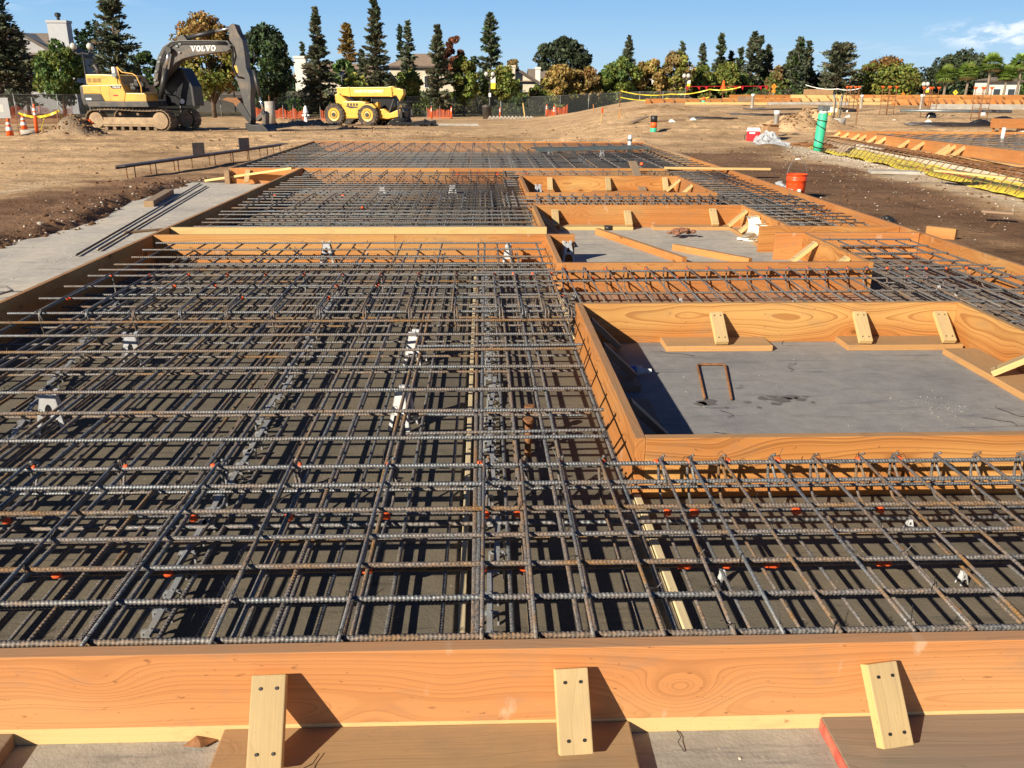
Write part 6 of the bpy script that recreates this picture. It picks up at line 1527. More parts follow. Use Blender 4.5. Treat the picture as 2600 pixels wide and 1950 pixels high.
# ------------------------------------------------------------------ houses beyond the wall
def house(label, dx0, dx1, dyt, dye, Y, wall='stucco', roof='tile', kind='hip', depth=9.0, dyb=236, chim=None, windows=(), gable_front=False):
    """dx0..dx1 eaves across, dyt ridge, dye eaves; chim = (dx0,dx1,dytop,mat)"""
    a = ony(dx0, dye, Y); b = ony(dx1, dye, Y); zg = min(gz(a.x, Y), ony(dx0, dyb, Y).z)-.3; W_ = b.x-a.x; ze = a.z-zg; zr = ony((dx0+dx1)/2, dyt, Y+ (depth/2 if not gable_front else 0)).z-zg
    t = thing('house', label, 'house', (a.x, Y, zg)); o_ = .45
    wl = MB()
    if gable_front: wl.prism([(0, 0), (W_, 0), (W_, ze), (W_/2, zr-.12), (0, ze)], 0, depth)
    else: wl.bx(0, W_, 0, depth, 0, ze)
    wl.build('wall', M[wall], t)
    rm = MB()
    if kind == 'hip':
        k = min(W_*.32, depth*.45)
        V = [(-o_, -o_, ze), (W_+o_, -o_, ze), (W_+o_, depth+o_, ze), (-o_, depth+o_, ze), (k, depth/2, zr), (W_-k, depth/2, zr)]
        rm.add(V, [(0, 1, 5, 4), (1, 2, 5), (2, 3, 4, 5), (3, 0, 4), (3, 2, 1, 0)])
    elif gable_front:
        sl = (zr-ze)/(W_/2); th = .16
        for s in (0, 1):
            x0, x1 = (-o_, W_/2) if s == 0 else (W_+o_, W_/2)
            V = [(x0, -o_, ze-o_*sl), (x1, -o_, zr), (x1, depth+o_, zr), (x0, depth+o_, ze-o_*sl)]; V2 = [(x, y, z+th) for x, y, z in V]
            rm.add(V+V2, [(0, 1, 2, 3), (7, 6, 5, 4), (0, 4, 5, 1), (1, 5, 6, 2), (2, 6, 7, 3), (3, 7, 4, 0)])
    else:
        for s in (0, 1):
            y0, y1 = (-o_, depth/2) if s == 0 else (depth+o_, depth/2)
            V = [(-o_, y0, ze-.15), (W_+o_, y0, ze-.15), (W_+o_, y1, zr), (-o_, y1, zr)]; V2 = [(x, y, z+.18) for x, y, z in V]
            rm.add(V+V2, [(0, 1, 2, 3), (7, 6, 5, 4), (0, 4, 5, 1), (1, 5, 6, 2), (2, 6, 7, 3), (3, 7, 4, 0)])
    r = rm.build('roof', M[roof], t)
    if gable_front:
        sl = (zr-ze)/(W_/2); f = MB(); f.bar((-o_, -o_-.06, ze-o_*sl+.02), (W_/2, -o_-.06, zr+.02), .06, .30); f.bar((W_+o_, -o_-.06, ze-o_*sl+.02), (W_/2, -o_-.06, zr+.02), .06, .30); f.build('fascia', M['trim'], r)
    else: MB().bx(-o_, W_+o_, -o_-.05, -o_, ze-.22, ze-.002).build('fascia', M['trim'], r)
    if chim:
        c0 = ony(chim[0], chim[2], Y-.6); c1 = ony(chim[1], chim[2], Y-.6); zc = c0.z-zg
        cm = MB(); x0, x1 = c0.x-a.x, c1.x-a.x; cm.bx(x0+.08, x1-.08, -1.0, .2, 0, zc-.25); cm.bx(x0, x1, -1.08, .28, zc-.25, zc)
        c = cm.build('chimney', M[chim[3]], t)
        if len(chim) > 4:
            MB().lathe([(.16, zc), (.16, zc+.35), (.30, zc+.40), (.30, zc+.70), (.10, zc+.78)], ((x0+x1)/2, -.4, 0), 14).build('flue_cap', M['black'], c)
    for wx, wz, ww, wh in windows:
        f = MB().bx(W_*wx-ww/2-.08, W_*wx+ww/2+.08, -.05, .01, ze*wz-.08, ze*wz+wh+.08).build('window', M['white'], t)
        MB().bx(W_*wx-ww/2, W_*wx+ww/2, -.058, -.052, ze*wz, ze*wz+wh).build('pane', M['pane'], f)
    return t
house('grey gabled house at the far left with a tall pale chimney and black flue cap', -40, 128, 66, 118, 100, 'stucco_grey', 'tile2', gable_front=True, chim=(102, 147, 44, 'chimney_shaded', 1), windows=((.62, .62, 1.4, 1.3),))
house('low roofed house left of the telehandler with a broad white chimney', 640, 800, 140, 168, 112, 'stucco', 'tile', 'gable', chim=(634, 662, 121, 'stucco_white'), windows=((.9, .3, 1.2, 1.2),))
house('cream house with a wide brown hip roof in the centre', 842, 985, 116, 142, 118, 'stucco', 'tile', 'hip', windows=((.18, .55, 1.2, 1.3), (.6, .55, 1.4, 1.3)))
house('gabled brown roofed house with a square cream chimney', 1076, 1158, 151, 176, 114, 'stucco', 'tile', gable_front=True, chim=(1092, 1114, 141, 'stucco'), windows=((.8, .25, 1.2, 1.1),))
house('grey roofed house with a small white chimney before the oak', 1150, 1240, 152, 180, 122, 'stucco', 'tile2', 'gable', chim=(1156, 1168, 145, 'stucco_white'))
house('small pale house glimpsed between the autumn trees', 1395, 1425, 150, 158, 118, 'stucco_white', 'tile2', 'hip', depth=6, chim=(1404, 1414, 140, 'stucco_white'))
house('brown roofed house half hidden by conifers at the orange sign', 1655, 1705, 152, 172, 124, 'stucco', 'tile', 'hip', dyb=215)
house('white house behind the fan palms at the right', 2136, 2206, 167, 174, 128, 'stucco_white', 'tile2', 'hip', depth=3.5, dyb=210, windows=((.3, .4, 1.0, 1.2), (.75, .4, 1.0, 1.2)))
t = thing('satellite_dish', 'small grey satellite dish on the low roof left of the telehandler', 'dish', ony(737, 160, 111)); MB().lathe([(.05, -.02), (.35, .10), (.37, .12)], axis='y', n=18).build('reflector', M['steel_galv'], t, True); MB().tube([(0, .05, 0), (0, .1, -.9)], .04, 6).build('mast', M['post'], t)
# block wall behind the trees
def wallseg(label, dx0, dx1, Y, dyt, dyb):
    a = ony(dx0, dyt, Y); b = ony(dx1, dyt, Y); z0 = gz((a.x+b.x)/2, Y)-.4
    mb = MB().bx(a.x, b.x, Y, Y+.2, z0, a.z); mb.bx(a.x, b.x, Y-.03, Y+.23, a.z, a.z+.10)
    for x in np.arange(a.x, b.x, 6.0): mb.bx(x-.22, x+.22, Y-.12, Y+.3, z0, a.z+.2)
    o = mb.build('garden_wall', M['block'], None); return tag(o, label, 'wall')
wallseg('dark masonry garden wall behind the excavator and the left trees', -60, 660, 108, 197, 240)
wallseg('dark masonry garden wall running behind the street lamp and autumn trees', 664, 1500, 110, 199, 240)
# ------------------------------------------------------------------ chain link fence with steel posts
def chainfence(label, pts, h=1.85, step=3.0, mat='chain'):
    t = thing('chain_link_fence', label, 'fence', pts[0]); o = Vector(pts[0]); posts = MB().tube([(0, 0, -.2), (0, 0, h+.05)], .035, 7).mesh('post', M['post'], True)
    V = []; F = []; rail = MB()
    for a, b in zip(pts[:-1], pts[1:]):
        a = Vector(a); b = Vector(b); n = max(1, int((b-a).length/step)); prev = None
        for i in range(n+1):
            p = a.lerp(b, i/n); p.z = gz(p.x, p.y); link('post', posts, t, p-o)
            if prev is not None:
                k = len(V); V += [prev-o, p-o, p-o+Vector((0, 0, h)), prev-o+Vector((0, 0, h))]; F.append((k, k+1, k+2, k+3)); rail.tube([prev-o+Vector((0, 0, h)), p-o+Vector((0, 0, h))], .022, 6)
            prev = p
    m_ = MB().add(V, F).build('mesh_panel', M[mat], t); rail.build('top_rail', M['post'], t); return t
chainfence('chain link fence along the street behind the excavator', [ground_at(-60, 262, 70), ground_at(300, 250, 78), ground_at(640, 246, 86)])
chainfence('chain link fence along the street from the telehandler to the berm', [ground_at(880, 243, 88), ground_at(1130, 242, 92), ground_at(1210, 240, 93), ground_at(1330, 236, 96), ground_at(1480, 230, 98)], step=2.4)
def net(label, pts, h, seed=0):
    """sagging plastic safety net hung on stakes"""
    r = np.random.default_rng(seed); o = Vector(pts[0]); t = thing('safety_net', label, 'safety net', o); V = []; F = []; nseg = 10; st = MB().tube([(0, 0, -.2), (0, 0, h+.15)], .02, 6).mesh('stake', M['post'])
    for a, b in zip(pts[:-1], pts[1:]):
        a = Vector(a); b = Vector(b); k = len(V)
        for i in range(nseg+1):
            p = a.lerp(b, i/nseg); z = gz(p.x, p.y); sg = 4*(i/nseg)*(1-i/nseg)*h*.30*r.uniform(.6, 1.2); V += [(p.x-o.x, p.y-o.y, z-o.z), (p.x-o.x, p.y-o.y+r.uniform(-.06, .06), z-o.z+h-sg)]
            if i: F.append((k+2*i-2, k+2*i, k+2*i+1, k+2*i-1))
        link('stake', st, t, (a.x-o.x, a.y-o.y, gz(a.x, a.y)-o.z))
    MB().add(V, F).build('netting', M['net'], t, fix=False); return t
net('orange safety net on stakes at the far left behind the cones', [ground_at(-20, 262, 56), ground_at(40, 258, 57), ground_at(90, 256, 58), ground_at(160, 252, 60)], 1.15, 1)
net('sagging orange safety net beside the concrete pipe', [ground_at(552, 246, 66), ground_at(612, 246, 66), ground_at(634, 246, 66), ground_at(660, 246, 66)], 1.0, 2)
net('orange safety net between telehandler and hydrant bushes', [ground_at(700-8, 246, 70), ground_at(712, 246, 70)], .9, 5)
net('orange safety net on the fence left of the street lamp', [ground_at(922, 242, 80), ground_at(950, 242, 80), ground_at(976, 242, 80)], .95, 3)
net('orange safety net low on the fence at the foot of the berm', [ground_at(1178, 237, 78), ground_at(1200, 236, 78), ground_at(1226, 236, 78)], .8, 4)
# ------------------------------------------------------------------ street lamps
def lamp(label, dx, dyb, dyt, Y, banner=None, gl=7.5, sep=16):
    b = ground_at(dx, dyb, Y); k = 1.17543*.945*Y/FPX; H = ony(dx, dyt, Y).z-b.z; t = thing('street_lamp', label, 'street lamp', b, 0); s = sep*k/2; g = max(.22, gl*k)
    mb = MB().lathe([(.16, -.3), (.16, .6), (.10, .8), (.075, 1.0), (.06, H-g*2.4)], n=12); mb.build('pole', M['mgrey2'], t, True)
    mb = MB().tube([(-s, 0, H-g*1.9), (-s*.6, 0, H-g*2.4), (0, 0, H-g*2.2), (s*.6, 0, H-g*2.4), (s, 0, H-g*1.9)], .05, 8)
    for q in (-s, s): mb.lathe([(.05, H-g*2.2), (.14, H-g*1.7), (.12, H-g*1.55)], (q, 0, 0), 10)
    mb.build('arm', M['mgrey2'], t, True)
    for q in (-s, s):
        o = MB().lathe([(g*.35, 0), (g*.62, g*.35), (g*.60, g*.75), (g*.35, g*1.1), (g*.10, g*1.22)], (q, 0, H-g*1.55), 14).build('globe', M['globe'], t, True)
        MB().lathe([(g*.36, g*1.05), (g*.18, g*1.25), (.03, g*1.55)], (q, 0, H-g*1.55), 12).build('finial', M['mgrey2'], o, True)
    if banner:
        z1 = ony(dx, banner[0], Y).z-b.z; z0 = ony(dx, banner[1], Y).z-b.z
        bn = MB().bx(.1, .1+banner[2]*k, -.02, .02, z0+(z1-z0)*.5, z1).build('banner', M['paper'], t); MB().bx(.1, .1+banner[2]*k, -.02, .02, z0, z0+(z1-z0)*.5).build('lower_half', M['tape'], bn)
        MB().tube([(0, 0, z1+.03), (.1+banner[2]*k, 0, z1+.03)], .02, 6).build('banner_arm', M['mgrey2'], t)
    return t
m_, nt_, b_ = newmat('frosted_globe'); b_.inputs['Base Color'].default_value = (.50, .50, .46, 1); b_.inputs['Roughness'].default_value = .3; M['globe'] = m_
lamp('twin globe street lamp towering behind the excavator hood', 197, 240, 88, 66, sep=34, gl=11)
lamp('twin globe street lamp with a white and yellow banner in the centre', 1058, 243, 152, 84, (166, 192, 10), sep=14)
lamp('distant twin globe street lamp with a banner left of the palms', 1996, 207, 174, 92, (188, 200, 7), sep=8)
lamp('street lamp half hidden by autumn trees with a white and yellow banner above the berm', 1479, 222, 156, 80, (173, 188, 7), sep=9)
# notice on the lamp, trash can by its foot
p = ony(1058, 205, 83.8); o = MB().box((0, 0, 0), (.22, .02, .34)).build('notice', M['white'], None, loc=p); tag(o, 'small white notice fixed to the central lamp post', 'sign')
p = ground_at(1052, 243, 80); mb = MB().lathe([(.36, 0), (.42, 1.0), (.46, 1.02), (.46, 1.12), (.20, 1.2)], n=16); o = mb.build('trash_can', M['mgrey'], None, True, loc=p); tag(o, 'grey trash can at the foot of the central street lamp', 'trash can')
# ------------------------------------------------------------------ delineators, cones, stakes and tape
cone_parts = {}
def cone(label, p, h=.72, group='traffic cones'):
    t = thing('traffic_cone', label, 'cone', p, random.uniform(0, 1), group)
    if not cone_parts:
        a = MB().lathe([(.145, .03), (.035, .72), (.0, .725)], n=20).build('cone_body', M['orange'], t, True); b = MB().bx(-.18, .18, -.18, .18, 0, .035).build('base', M['orange'], t, bevel=.008); c = MB().lathe([(.108, .28), (.090, .40)], n=20, cap=False).build('white_band', M['white'], t, True); d = MB().lathe([(.077, .48), (.066, .55)], n=20, cap=False).build('white_band', M['white'], t, True)
        c.data.transform(Matrix.Scale(1.06, 4)); d.data.transform(Matrix.Scale(1.06, 4)); cone_parts.update(a=a.data, b=b.data, c=c.data, d=d.data)
    else:
        for k_, n_ in (('a', 'cone_body'), ('b', 'base'), ('c', 'white_band'), ('d', 'white_band')): link(n_, cone_parts[k_], t)
    s = h/.72; t.scale = (s, s, s); return t
cone('orange traffic cone nearest the left edge, in front of the stakes', ground_at(20, 280, 36), .78); cone('second orange traffic cone standing left of the tall delineator', ground_at(52, 273, 40), .78)
cone('distant orange cone by the fence right of the central lamp', ground_at(1197, 238, 80), .85)
def delin(label, p, h, tilt=0):
    t = thing('delineator', label, 'delineator', p, 0, 'orange delineator posts'); t.rotation_euler = (0, rad(tilt), 0)
    MB().lathe([(.06*h, 0), (.055*h, h*.86), (.03*h, h*.88), (.035*h, h*.98), (.0, h)], n=14).build('tube', M['orange'], t, True)
    for z_ in (.62, .76): MB().lathe([(.0605*h, h*z_), (.060*h, h*(z_+.08))], n=14, cap=False).build('reflective_band', M['white'], t, True)
    MB().lathe([(.14*h, 0), (.14*h, .04)], n=16).build('base', M['black'], t)
delin('tall orange delineator leaning slightly at the caution tape on the left', ground_at(79, 281, 36), 1.12, 3)
delin('left delineator by the fence net in the centre', ground_at(932, 243, 80), 1.05); delin('right delineator by the fence net in the centre', ground_at(975, 243, 80), 1.05)
delin('orange delineator by the fence right of the lamp', ground_at(1080, 240, 82), 1.0); delin('orange delineator left of the low net at the berm foot', ground_at(1181, 237, 77), 1.0)
def stake(label, dx, dyb, dyt, Y, mat='fir', cap=None, tilt=0, wd=.045):
    p = ground_at(dx, dyb, Y); h = max(.3, ony(dx, dyt, Y).z-p.z); o = MB().bx(-wd/2, wd/2, -.012, .012, -.1, h).build('stake', M[mat], None, loc=p); o.rotation_euler = (0, rad(tilt), random.uniform(-.5, .5)); tag(o, label, 'stake', 'marker stakes')
    if cap: q = MB().bx(-wd*.7, wd*.7, -.015, .015, h-cap, h+.01).build('painted_tip', M['orange'], o)
    return o
stake('steel stake holding the left end of the caution tape', 40, 281, 244, 36, 'rust', None, 0, .03); stake('steel stake holding the right end of the caution tape', 128, 280, 238, 36, 'rust', None, 2, .03)
stake('tall grey steel post behind the tape on the left', 76, 262, 210, 44, 'post', None, 0, .05)
stake('wooden stake with an orange tip on the centre berm', 1299, 254, 233, 40, 'pine', .22, 4, .06); stake('short wooden stake on the berm right of the orange tipped one', 1338, 250, 238, 42, 'fir', None, 0, .07)
stake('thin stake leaning by the fence at the berm', 1283, 240, 225, 60, 'fir', None, -8); stake('leaning yellowish stake by the fence before the trees', 1134, 242, 222, 82, 'pine', None, -9, .09); stake('yellow post by the fence left of the leaning stake', 1048, 243, 226, 83, 'tape', None, 0, .09)
def tapeline(label, pts, wd=.07, mat='tape', name='caution_tape'):
    mb = MB(); V = []
    for a, b in zip(pts[:-1], pts[1:]):
        a = Vector(a); b = Vector(b); k = len(V)
        for i in range(9):
            f = i/8; p = a.lerp(b, f); p.z -= 4*f*(1-f)*(b-a).length*.05; tw = math.sin(i*1.7+a.x)*.6; V += [(p.x, p.y-math.sin(tw)*wd*.5, p.z+math.cos(tw)*wd*.5), (p.x, p.y+math.sin(tw)*wd*.5, p.z-math.cos(tw)*wd*.5)]
            if i: mb.f.append((k+2*i-2, k+2*i, k+2*i+1, k+2*i-1))
    mb.v = V; mb.n = len(V); return tag(mb.build(name, M[mat], None, fix=False), label, 'caution tape')
tapeline('yellow caution tape strung between stakes before the dirt pile', [ony(40, 244, 36), ony(80, 253, 36), ony(128, 239, 36), ony(130, 250, 36), ony(168, 263, 37)], .10)
o = tapeline('tail of yellow tape hanging from the tall delineator', [ony(95, 252, 35.9), ony(92, 268, 35.9), ony(88, 281, 35.9)], .09)
# rags, rings, panel at the left
p = ground_at(66, 279, 38); o = MB().lathe([(.38, 0), (.40, .22), (.30, .24), (.28, .05)], n=22).build('concrete_ring', M['conc'], None, True, loc=p); tag(o, 'low concrete ring on the dirt behind the cones', 'concrete ring')
p = ony(192, 262, 36.4); q = crumple('orange_rag', 'orange plastic rag caught on top of the left dirt pile', (p.x, p.y, p.z-.12), .22, .15, .26, M['orange'], 'rag', 9, 8)
p = ground_at(6, 280, 47); k = 1.17543*.945*47/FPX; t = thing('sign_panel', 'pale sign panel standing at the left edge of the photo', 'sign', p); H = ony(6, 211, 47).z-p.z
MB().bx(-28*k, 22*k, -.02, .02, H*.32, H).build('panel', M['stucco_grey'], t); 
for s in (-20, 14): MB().bx(s*k-.05, s*k+.05, .02, .10, -.2, H*.9).build('leg', M['fir'], t)
o = MB().bx(-14*k, 10*k, -.024, -.021, H*.52, H*.78).build('faded_print', M['globe'], t)
# concrete pipe, hydrant
p = ground_at(584, 248, 56); t = thing('concrete_pipe', 'short upright concrete pipe section right of the excavator bucket', 'pipe', p); k = 1.17543*.945*56/FPX; h = ony(584, 219, 56).z-p.z
MB().lathe([(10.5*k, 0), (10.5*k, h), (8*k, h), (8*k, .1)], n=26).build('barrel', M['conc'], t, True); MB().tube([(0, 0, h-.3), (0, 0, h+.35)], .03, 6).build('lifting_bar', M['rust'], t)
p = ground_at(661, 252, 50); k = 1.17543*.945*50/FPX; t = thing('fire_hydrant', 'white fire hydrant wrapped on top standing alone before the telehandler', 'hydrant', p); h = ony(661, 228, 50).z-p.z
MB().lathe([(.17, -.05), (.17, .04), (.11, .06), (.10, h*.62), (.15, h*.64), (.15, h*.70), (.12, h*.74), (.09, h*.92), (.03, h)], n=18).build('barrel', M['white'], t, True)
for a in (0, math.pi, -math.pi/2): 
    d = Vector((math.cos(a), math.sin(a), 0)); MB().tube([d*.08+Vector((0, 0, h*.52)), d*.20+Vector((0, 0, h*.52))], .065, 12).build('outlet', M['white'], t, True)
MB().lathe([(.12, -.1), (.12, .16)], n=14).build('riser', M['black'], t)
# low white barricade boards lying by the fence
p = ground_at(1105, 242, 79); mb = MB()
for i in range(12): mb.box((p.x-1.9+i*.33, p.y, p.z+.14), (.20, .06, .20), Matrix.Rotation(.5, 3, 'Y'))
mb.bx(p.x-2.1, p.x+2.0, p.y-.03, p.y+.03, p.z, p.z+.08); tag(mb.build('barrier_rail', M['conc'], None), 'low white striped barrier rail on the ground by the fence', 'barrier')
# ------------------------------------------------------------------ right: yellow lined trench, second building pad
RX = 11.35
b0 = onz(1807, 297, .15); b1 = onz(2212, 363, .15)
cx = ony(1810, 281, 28.0)
t = thing('pad_form', 'long orange form of the second pad with sloping braces on its outer side', 'formwork', (11.75, 28.0, .12)); HP = .34
q0 = Vector((11.75, 28.0, 0)); yEnd = 15.0
pf = Vector((onz(1810, 281, .46).x, onz(1810, 281, .46).y, .12)); pn = Vector((onz(2212, 327, .46).x, onz(2212, 327, .46).y, .12))
t.location = pf; dirn = (pn-pf); dirn.z = 0; Lp = dirn.length; dirn.normalize(); nrm = Vector((dirn.y, -dirn.x, 0)); nrm = nrm if nrm.x < 0 else -nrm
ext = dirn*(Lp+4.5)
o = board('board', (0, 0, 0), ext, HP, .04, M['fir_orange'], t)
o2 = board('board', (0, 0, 0), (9.5, -.35, 0), HP-.03, .04, M['fir'], t)
def trib(par, s, mat='fir'):
    base = dirn*s+nrm*.02; out = nrm*.34
    mb = MB().bar(base+Vector((0, 0, HP-.06)), base+out+Vector((0, 0, .05)), .036, .085); o = mb.build('brace', M[mat], par); mb = MB().bar(base+nrm*.0+Vector((0, 0, .03)), base+out+Vector((0, 0, .03)), .10, .04); mb.build('base_block', M[mat], o)
for dx in (1813, 1833, 1858, 1874, 1898, 1920, 1975, 2010, 2070, 2083, 2105):
    p = onz(dx+10, 281+(dx-1810)*46/402+8, .35); s = (Vector((p.x, p.y, 0))-Vector((pf.x, pf.y, 0))).dot(dirn); trib(t, max(.25, s), 'pine')
for dx0, dx1 in ((1818, 1875), (1885, 1932), (1960, 2022), (2052, 2112), (2104, 2212)):
    p = onz(dx0, 297+(dx0-1807)*66/405, .15); q = onz(dx1, 297+(dx1-1807)*66/405, .15); s0 = (p-pf).dot(dirn); s1 = (q-pf).dot(dirn)
    c = dirn*((s0+s1)/2)+nrm*.16; o = flat('base_plank', c, abs(s1-s0)*.9, .22, math.atan2(dirn.y, dirn.x), M['fir_tan'], t, .035, .04)
# spur board and red offcut at its corner
o = board('board', nrm*.02, nrm*.02+Vector((-.9, -.25, 0)), HP-.06, .04, M['fir_grey'], t)
P_ = Mat_('dark tied mat filling the second pad on the right', (pf.x+5, 22, .4), 'tied rebar mats')
for y in np.arange(15.5, 27.9, .85):
    f = (28.0-y)/13; x0 = pf.x+dirn.x/dirn.y*(y-pf.y)+.12; P_.bar((x0, y, .40), (x0+10, y,   .42), .0095, 0, .01); P_.bar((x0, y+.4, .27), (x0+10, y+.4, .27), .009, 0, .01)
for x in np.arange(pf.x+.2, pf.x+10, .5): P_.bar((x, 15.5, .395), (x, 27.8, .405), .012, 0, .012)
P_.done()
o = MB().bx(pf.x-.15, pf.x+12, 15, 28.0, .02, .135).build('pad_slab', plain('pad_sand', (.24, .235, .225), .9, 0, .25, 2), None); tag(o, 'grey sand filled base of the second pad under its rebar', 'slab')
q = ony(2168, 283, 25.5); o = MB().lathe([(.05, 0), (.05, .45)], n=12).build('standpipe', M['offwhite'], None, True, loc=(q.x, q.y, .25)); tag(o, 'thin white standpipe rising from the second pad mat', 'pipe', 'white standpipes')
# trench lined with yellow film, hooped with bars
def TL(dx, dy, z=.14): return onz(dx, dy, z)
tl0, tl1 = TL(1778, 328), TL(2212, 430); td = (tl1-tl0).normalized(); tn = Vector((-td.y, td.x, 0)); tn = tn if tn.x > 0 else -tn; TLn = (tl1-tl0).length+4.0; tl0 = tl0-td*1.4; TLn += 1.4
n1, n2 = int(TLn/.16), 12; V = []; F = []; WD = 1.25
for i in range(n1+1):
    for j in range(n2+1):
        s = TLn*i/n1; u = j/n2; p = tl0+td*s+tn*(u*WD)
        z = .13+.10*math.exp(-((u-.10)/.10)**2)-.13*math.sin(math.pi*min(1, max(0, (u-.12)/.88)))+.035*float(fbm(np.array([s*1.8+u*2]), np.array([u*4+s*.4]), 71, 3)[0])*2
        V.append((p.x, p.y, z))
for i in range(n1):
    for j in range(n2): F.append((i*(n2+1)+j, (i+1)*(n2+1)+j, (i+1)*(n2+1)+j+1, i*(n2+1)+j+1))
o = link('vapour_barrier', np_mesh('vapour_barrier', V, np.array(F), M['yellowfilm'], True)); tag(o, 'yellow plastic vapour barrier lining the long trench on the right', 'plastic sheet')
HC = thing('trench_cage', 'cage of rusty hooped bars over the yellow lined trench', 'rebar', tl0); hoop = None; hcount = 0; rest = []
s = .15
while s < TLn:
    mb_pts = []
    for a in np.linspace(0, 1, 13):
        u = -.05+.62*a; z = .02+.34*math.sin(math.pi*min(1, a*1.25+.0)) if a < .45 else .36-.02*(a-.45); z = .05+.30*(1-(1-min(1, a/.4))**2) if a < .4 else .35-.05*(a-.4)
        mb_pts.append(tn*(u*WD)+Vector((0, 0, z)))
    if hoop is None: hoop = MB().tube(mb_pts, .009, 6).build('hoop', M['rust'], HC, True).data; o = HC.children[0]
    else: o = link('hoop', hoop, HC)
    o.location = td*s; o.rotation_euler = (0, 0, random.gauss(0, .04)); s += .30*random.uniform(.92, 1.08)
for k_ in range(20):
    u = random.uniform(.15, .80); s0 = random.uniform(0, TLn*.5); L_ = random.uniform(4, 9); o = MB().tube([tn*(u*WD)+td*s0+Vector((0, 0, random.uniform(.22, .36))), tn*(u*WD+random.gauss(0, .06))+td*min(TLn, s0+L_)+Vector((0, 0, random.uniform(.22, .36)))], .010, 6).build('rebar', M['rust'], HC, True)
# red spray on the film, concrete curb strip, light plank
mb = MB()
for s_, u_ in ((7.6, .10), (8.6, .14), (9.2, .20)):
    p = tl0+td*s_+tn*(u_*WD); mb.box((p.x, p.y, .235), (.05, .55, .006), Matrix.Rotation(math.atan2(td.y, td.x)-1.57, 3, 'Z'))
tag(mb.build('red_tape', M['red'], None), 'strips of red tape on the edge of the yellow film', 'tape')
p = tl0+tn*(WD+.16); o = MB().box((0, 0, 0), (TLn, .62, .22)).build('curb_strip', plain('pale_curb', (.60, .56, .48), .85, 0, .15, 4, (.4, .33, .25), .4), None, bevel=.01); o.location = p+td*(TLn/2)+tn*.17+Vector((0, 0, .02)); o.rotation_euler = (0, 0, math.atan2(td.y, td.x)); tag(o, 'pale concrete strip between the yellow trench and the second pad braces', 'curb')
a, b = onz(2022, 375, .32), onz(2230, 398, .32); lumber('loose_plank', 'pale plank resting across the trench bars at the right edge', (a.x, a.y, .36), (b.x, b.y, .36), .14, .035, 'pine')
q = onz(1955, 369, .2); o = MB().box((0, 0, .03), (1.15, .42, .06)).build('concrete_slab_piece', M['conc'], None, bevel=.01); o.location = (q.x-.1, q.y, gz(q.x, q.y)); o.rotation_euler = (0, 0, rad(-14)); tag(o, 'flat gray concrete piece beside the yellow trench', 'slab')
# green wrapped riser with a metal coupling
Yp = 23.4; q = ony(1766, 322, Yp); z = gz(q.x, Yp); z = min(z, q.z+.05); k = 1.17543*.945*Yp/FPX; t = thing('riser_pipe', 'tall green wrapped riser pipe with black bands and a steel coupling on top', 'pipe', (q.x, Yp, q.z-.08)); R0 = 10.6*k; h = 80*k*1.03
tl_ = Matrix.Rotation(rad(2.5), 4, 'Y'); t.rotation_euler = (0, rad(2.5), 0)
MB().lathe([(R0*.95, 0), (R0*.97, h*.25), (R0*.93, h*.27), (R0*.98, h*.5), (R0*.98, h*.97), (R0*.9, h)], n=26).build('green_wrap', M['greenpipe'], t, True)
for z0, sl in ((.82, .10), (.66, .30), (.28, .22), (.12, .1)):
    pts = [(R0*1.0*math.cos(a), R0*1.0*math.sin(a), h*(z0+sl*.4*math.sin(a*.5+1))) for a in np.linspace(0, 6.283, 28)]; MB().tube(pts, .014, 6).build('band', M['black'], t, True)
MB().lathe([(R0*.86, h), (R0*.86, h*1.09)], n=24).build('white_pipe', M['offwhite'], t, True); cpl = MB().lathe([(R0*1.0, h*1.08), (R0*1.06, h*1.10), (R0*1.0, h*1.12), (R0*1.08, h*1.14), (R0*1.0, h*1.16), (R0*1.05, h*1.20), (R0*.8, h*1.205)], n=24)
for a in np.linspace(0, 6.28, 7)[:-1]: cpl.box((R0*1.08*math.cos(a), R0*1.08*math.sin(a), h*1.14), (.04, .04, .12))
cpl.build('coupling', M['steel_galv'], t); mb = MB().tube([(R0*1.0, 0, h*1.02), (R0*1.5, -.05, h*.98)], .03, 6); mb.build('tape_tail', M['tape'], t)
# second short pipe stub
Ys = 31; q = ony(1412, 271, Ys); k = 1.17543*.945*Ys/FPX; t = thing('pipe_stub', 'short pipe stub painted green and orange with a dark lid out on the dirt', 'pipe', (q.x, Ys, gz(q.x, Ys)-.02)); h = ony(1412, 249, Ys).z-t.location.z; r = 7.2*k
for n_, z0, z1, mt in (('pipe_wall', 0, .38, 'greenpipe'), ('painted_band', .38, .66, 'orange'), ('lid', .66, .98, 'black')): MB().lathe([(r*(1 if n_ != 'lid' else 1.04), h*z0), (r*(1 if n_ != 'lid' else 1.04), h*z1), (r*.8, h*z1+.004)], n=20).build(n_, M[mt], t, True)
Ys = 44; q = ony(1730, 224, Ys); k = 1.17543*.945*Ys/FPX
t = thing('pipe_stub', 'distant pipe stub with orange top and green base before the far forms', 'pipe', ony(1730-0, 226, 58)); t.location = ony(1730, 227, 58); k = 1.17543*.945*58/FPX
t.location = ony(1520, 226, 56); k = 1.17543*.945*56/FPX; t.location = ony(1519, 226, 56)
MB().lathe([(4.2*k, 0), (4.2*k, 9*k)], n=14).build('pipe_wall', M['greenpipe'], t, True); MB().lathe([(4.3*k, 9*k), (4.3*k, 15*k), (2*k, 15*k)], n=14).build('painted_band', M['orange'], t, True)
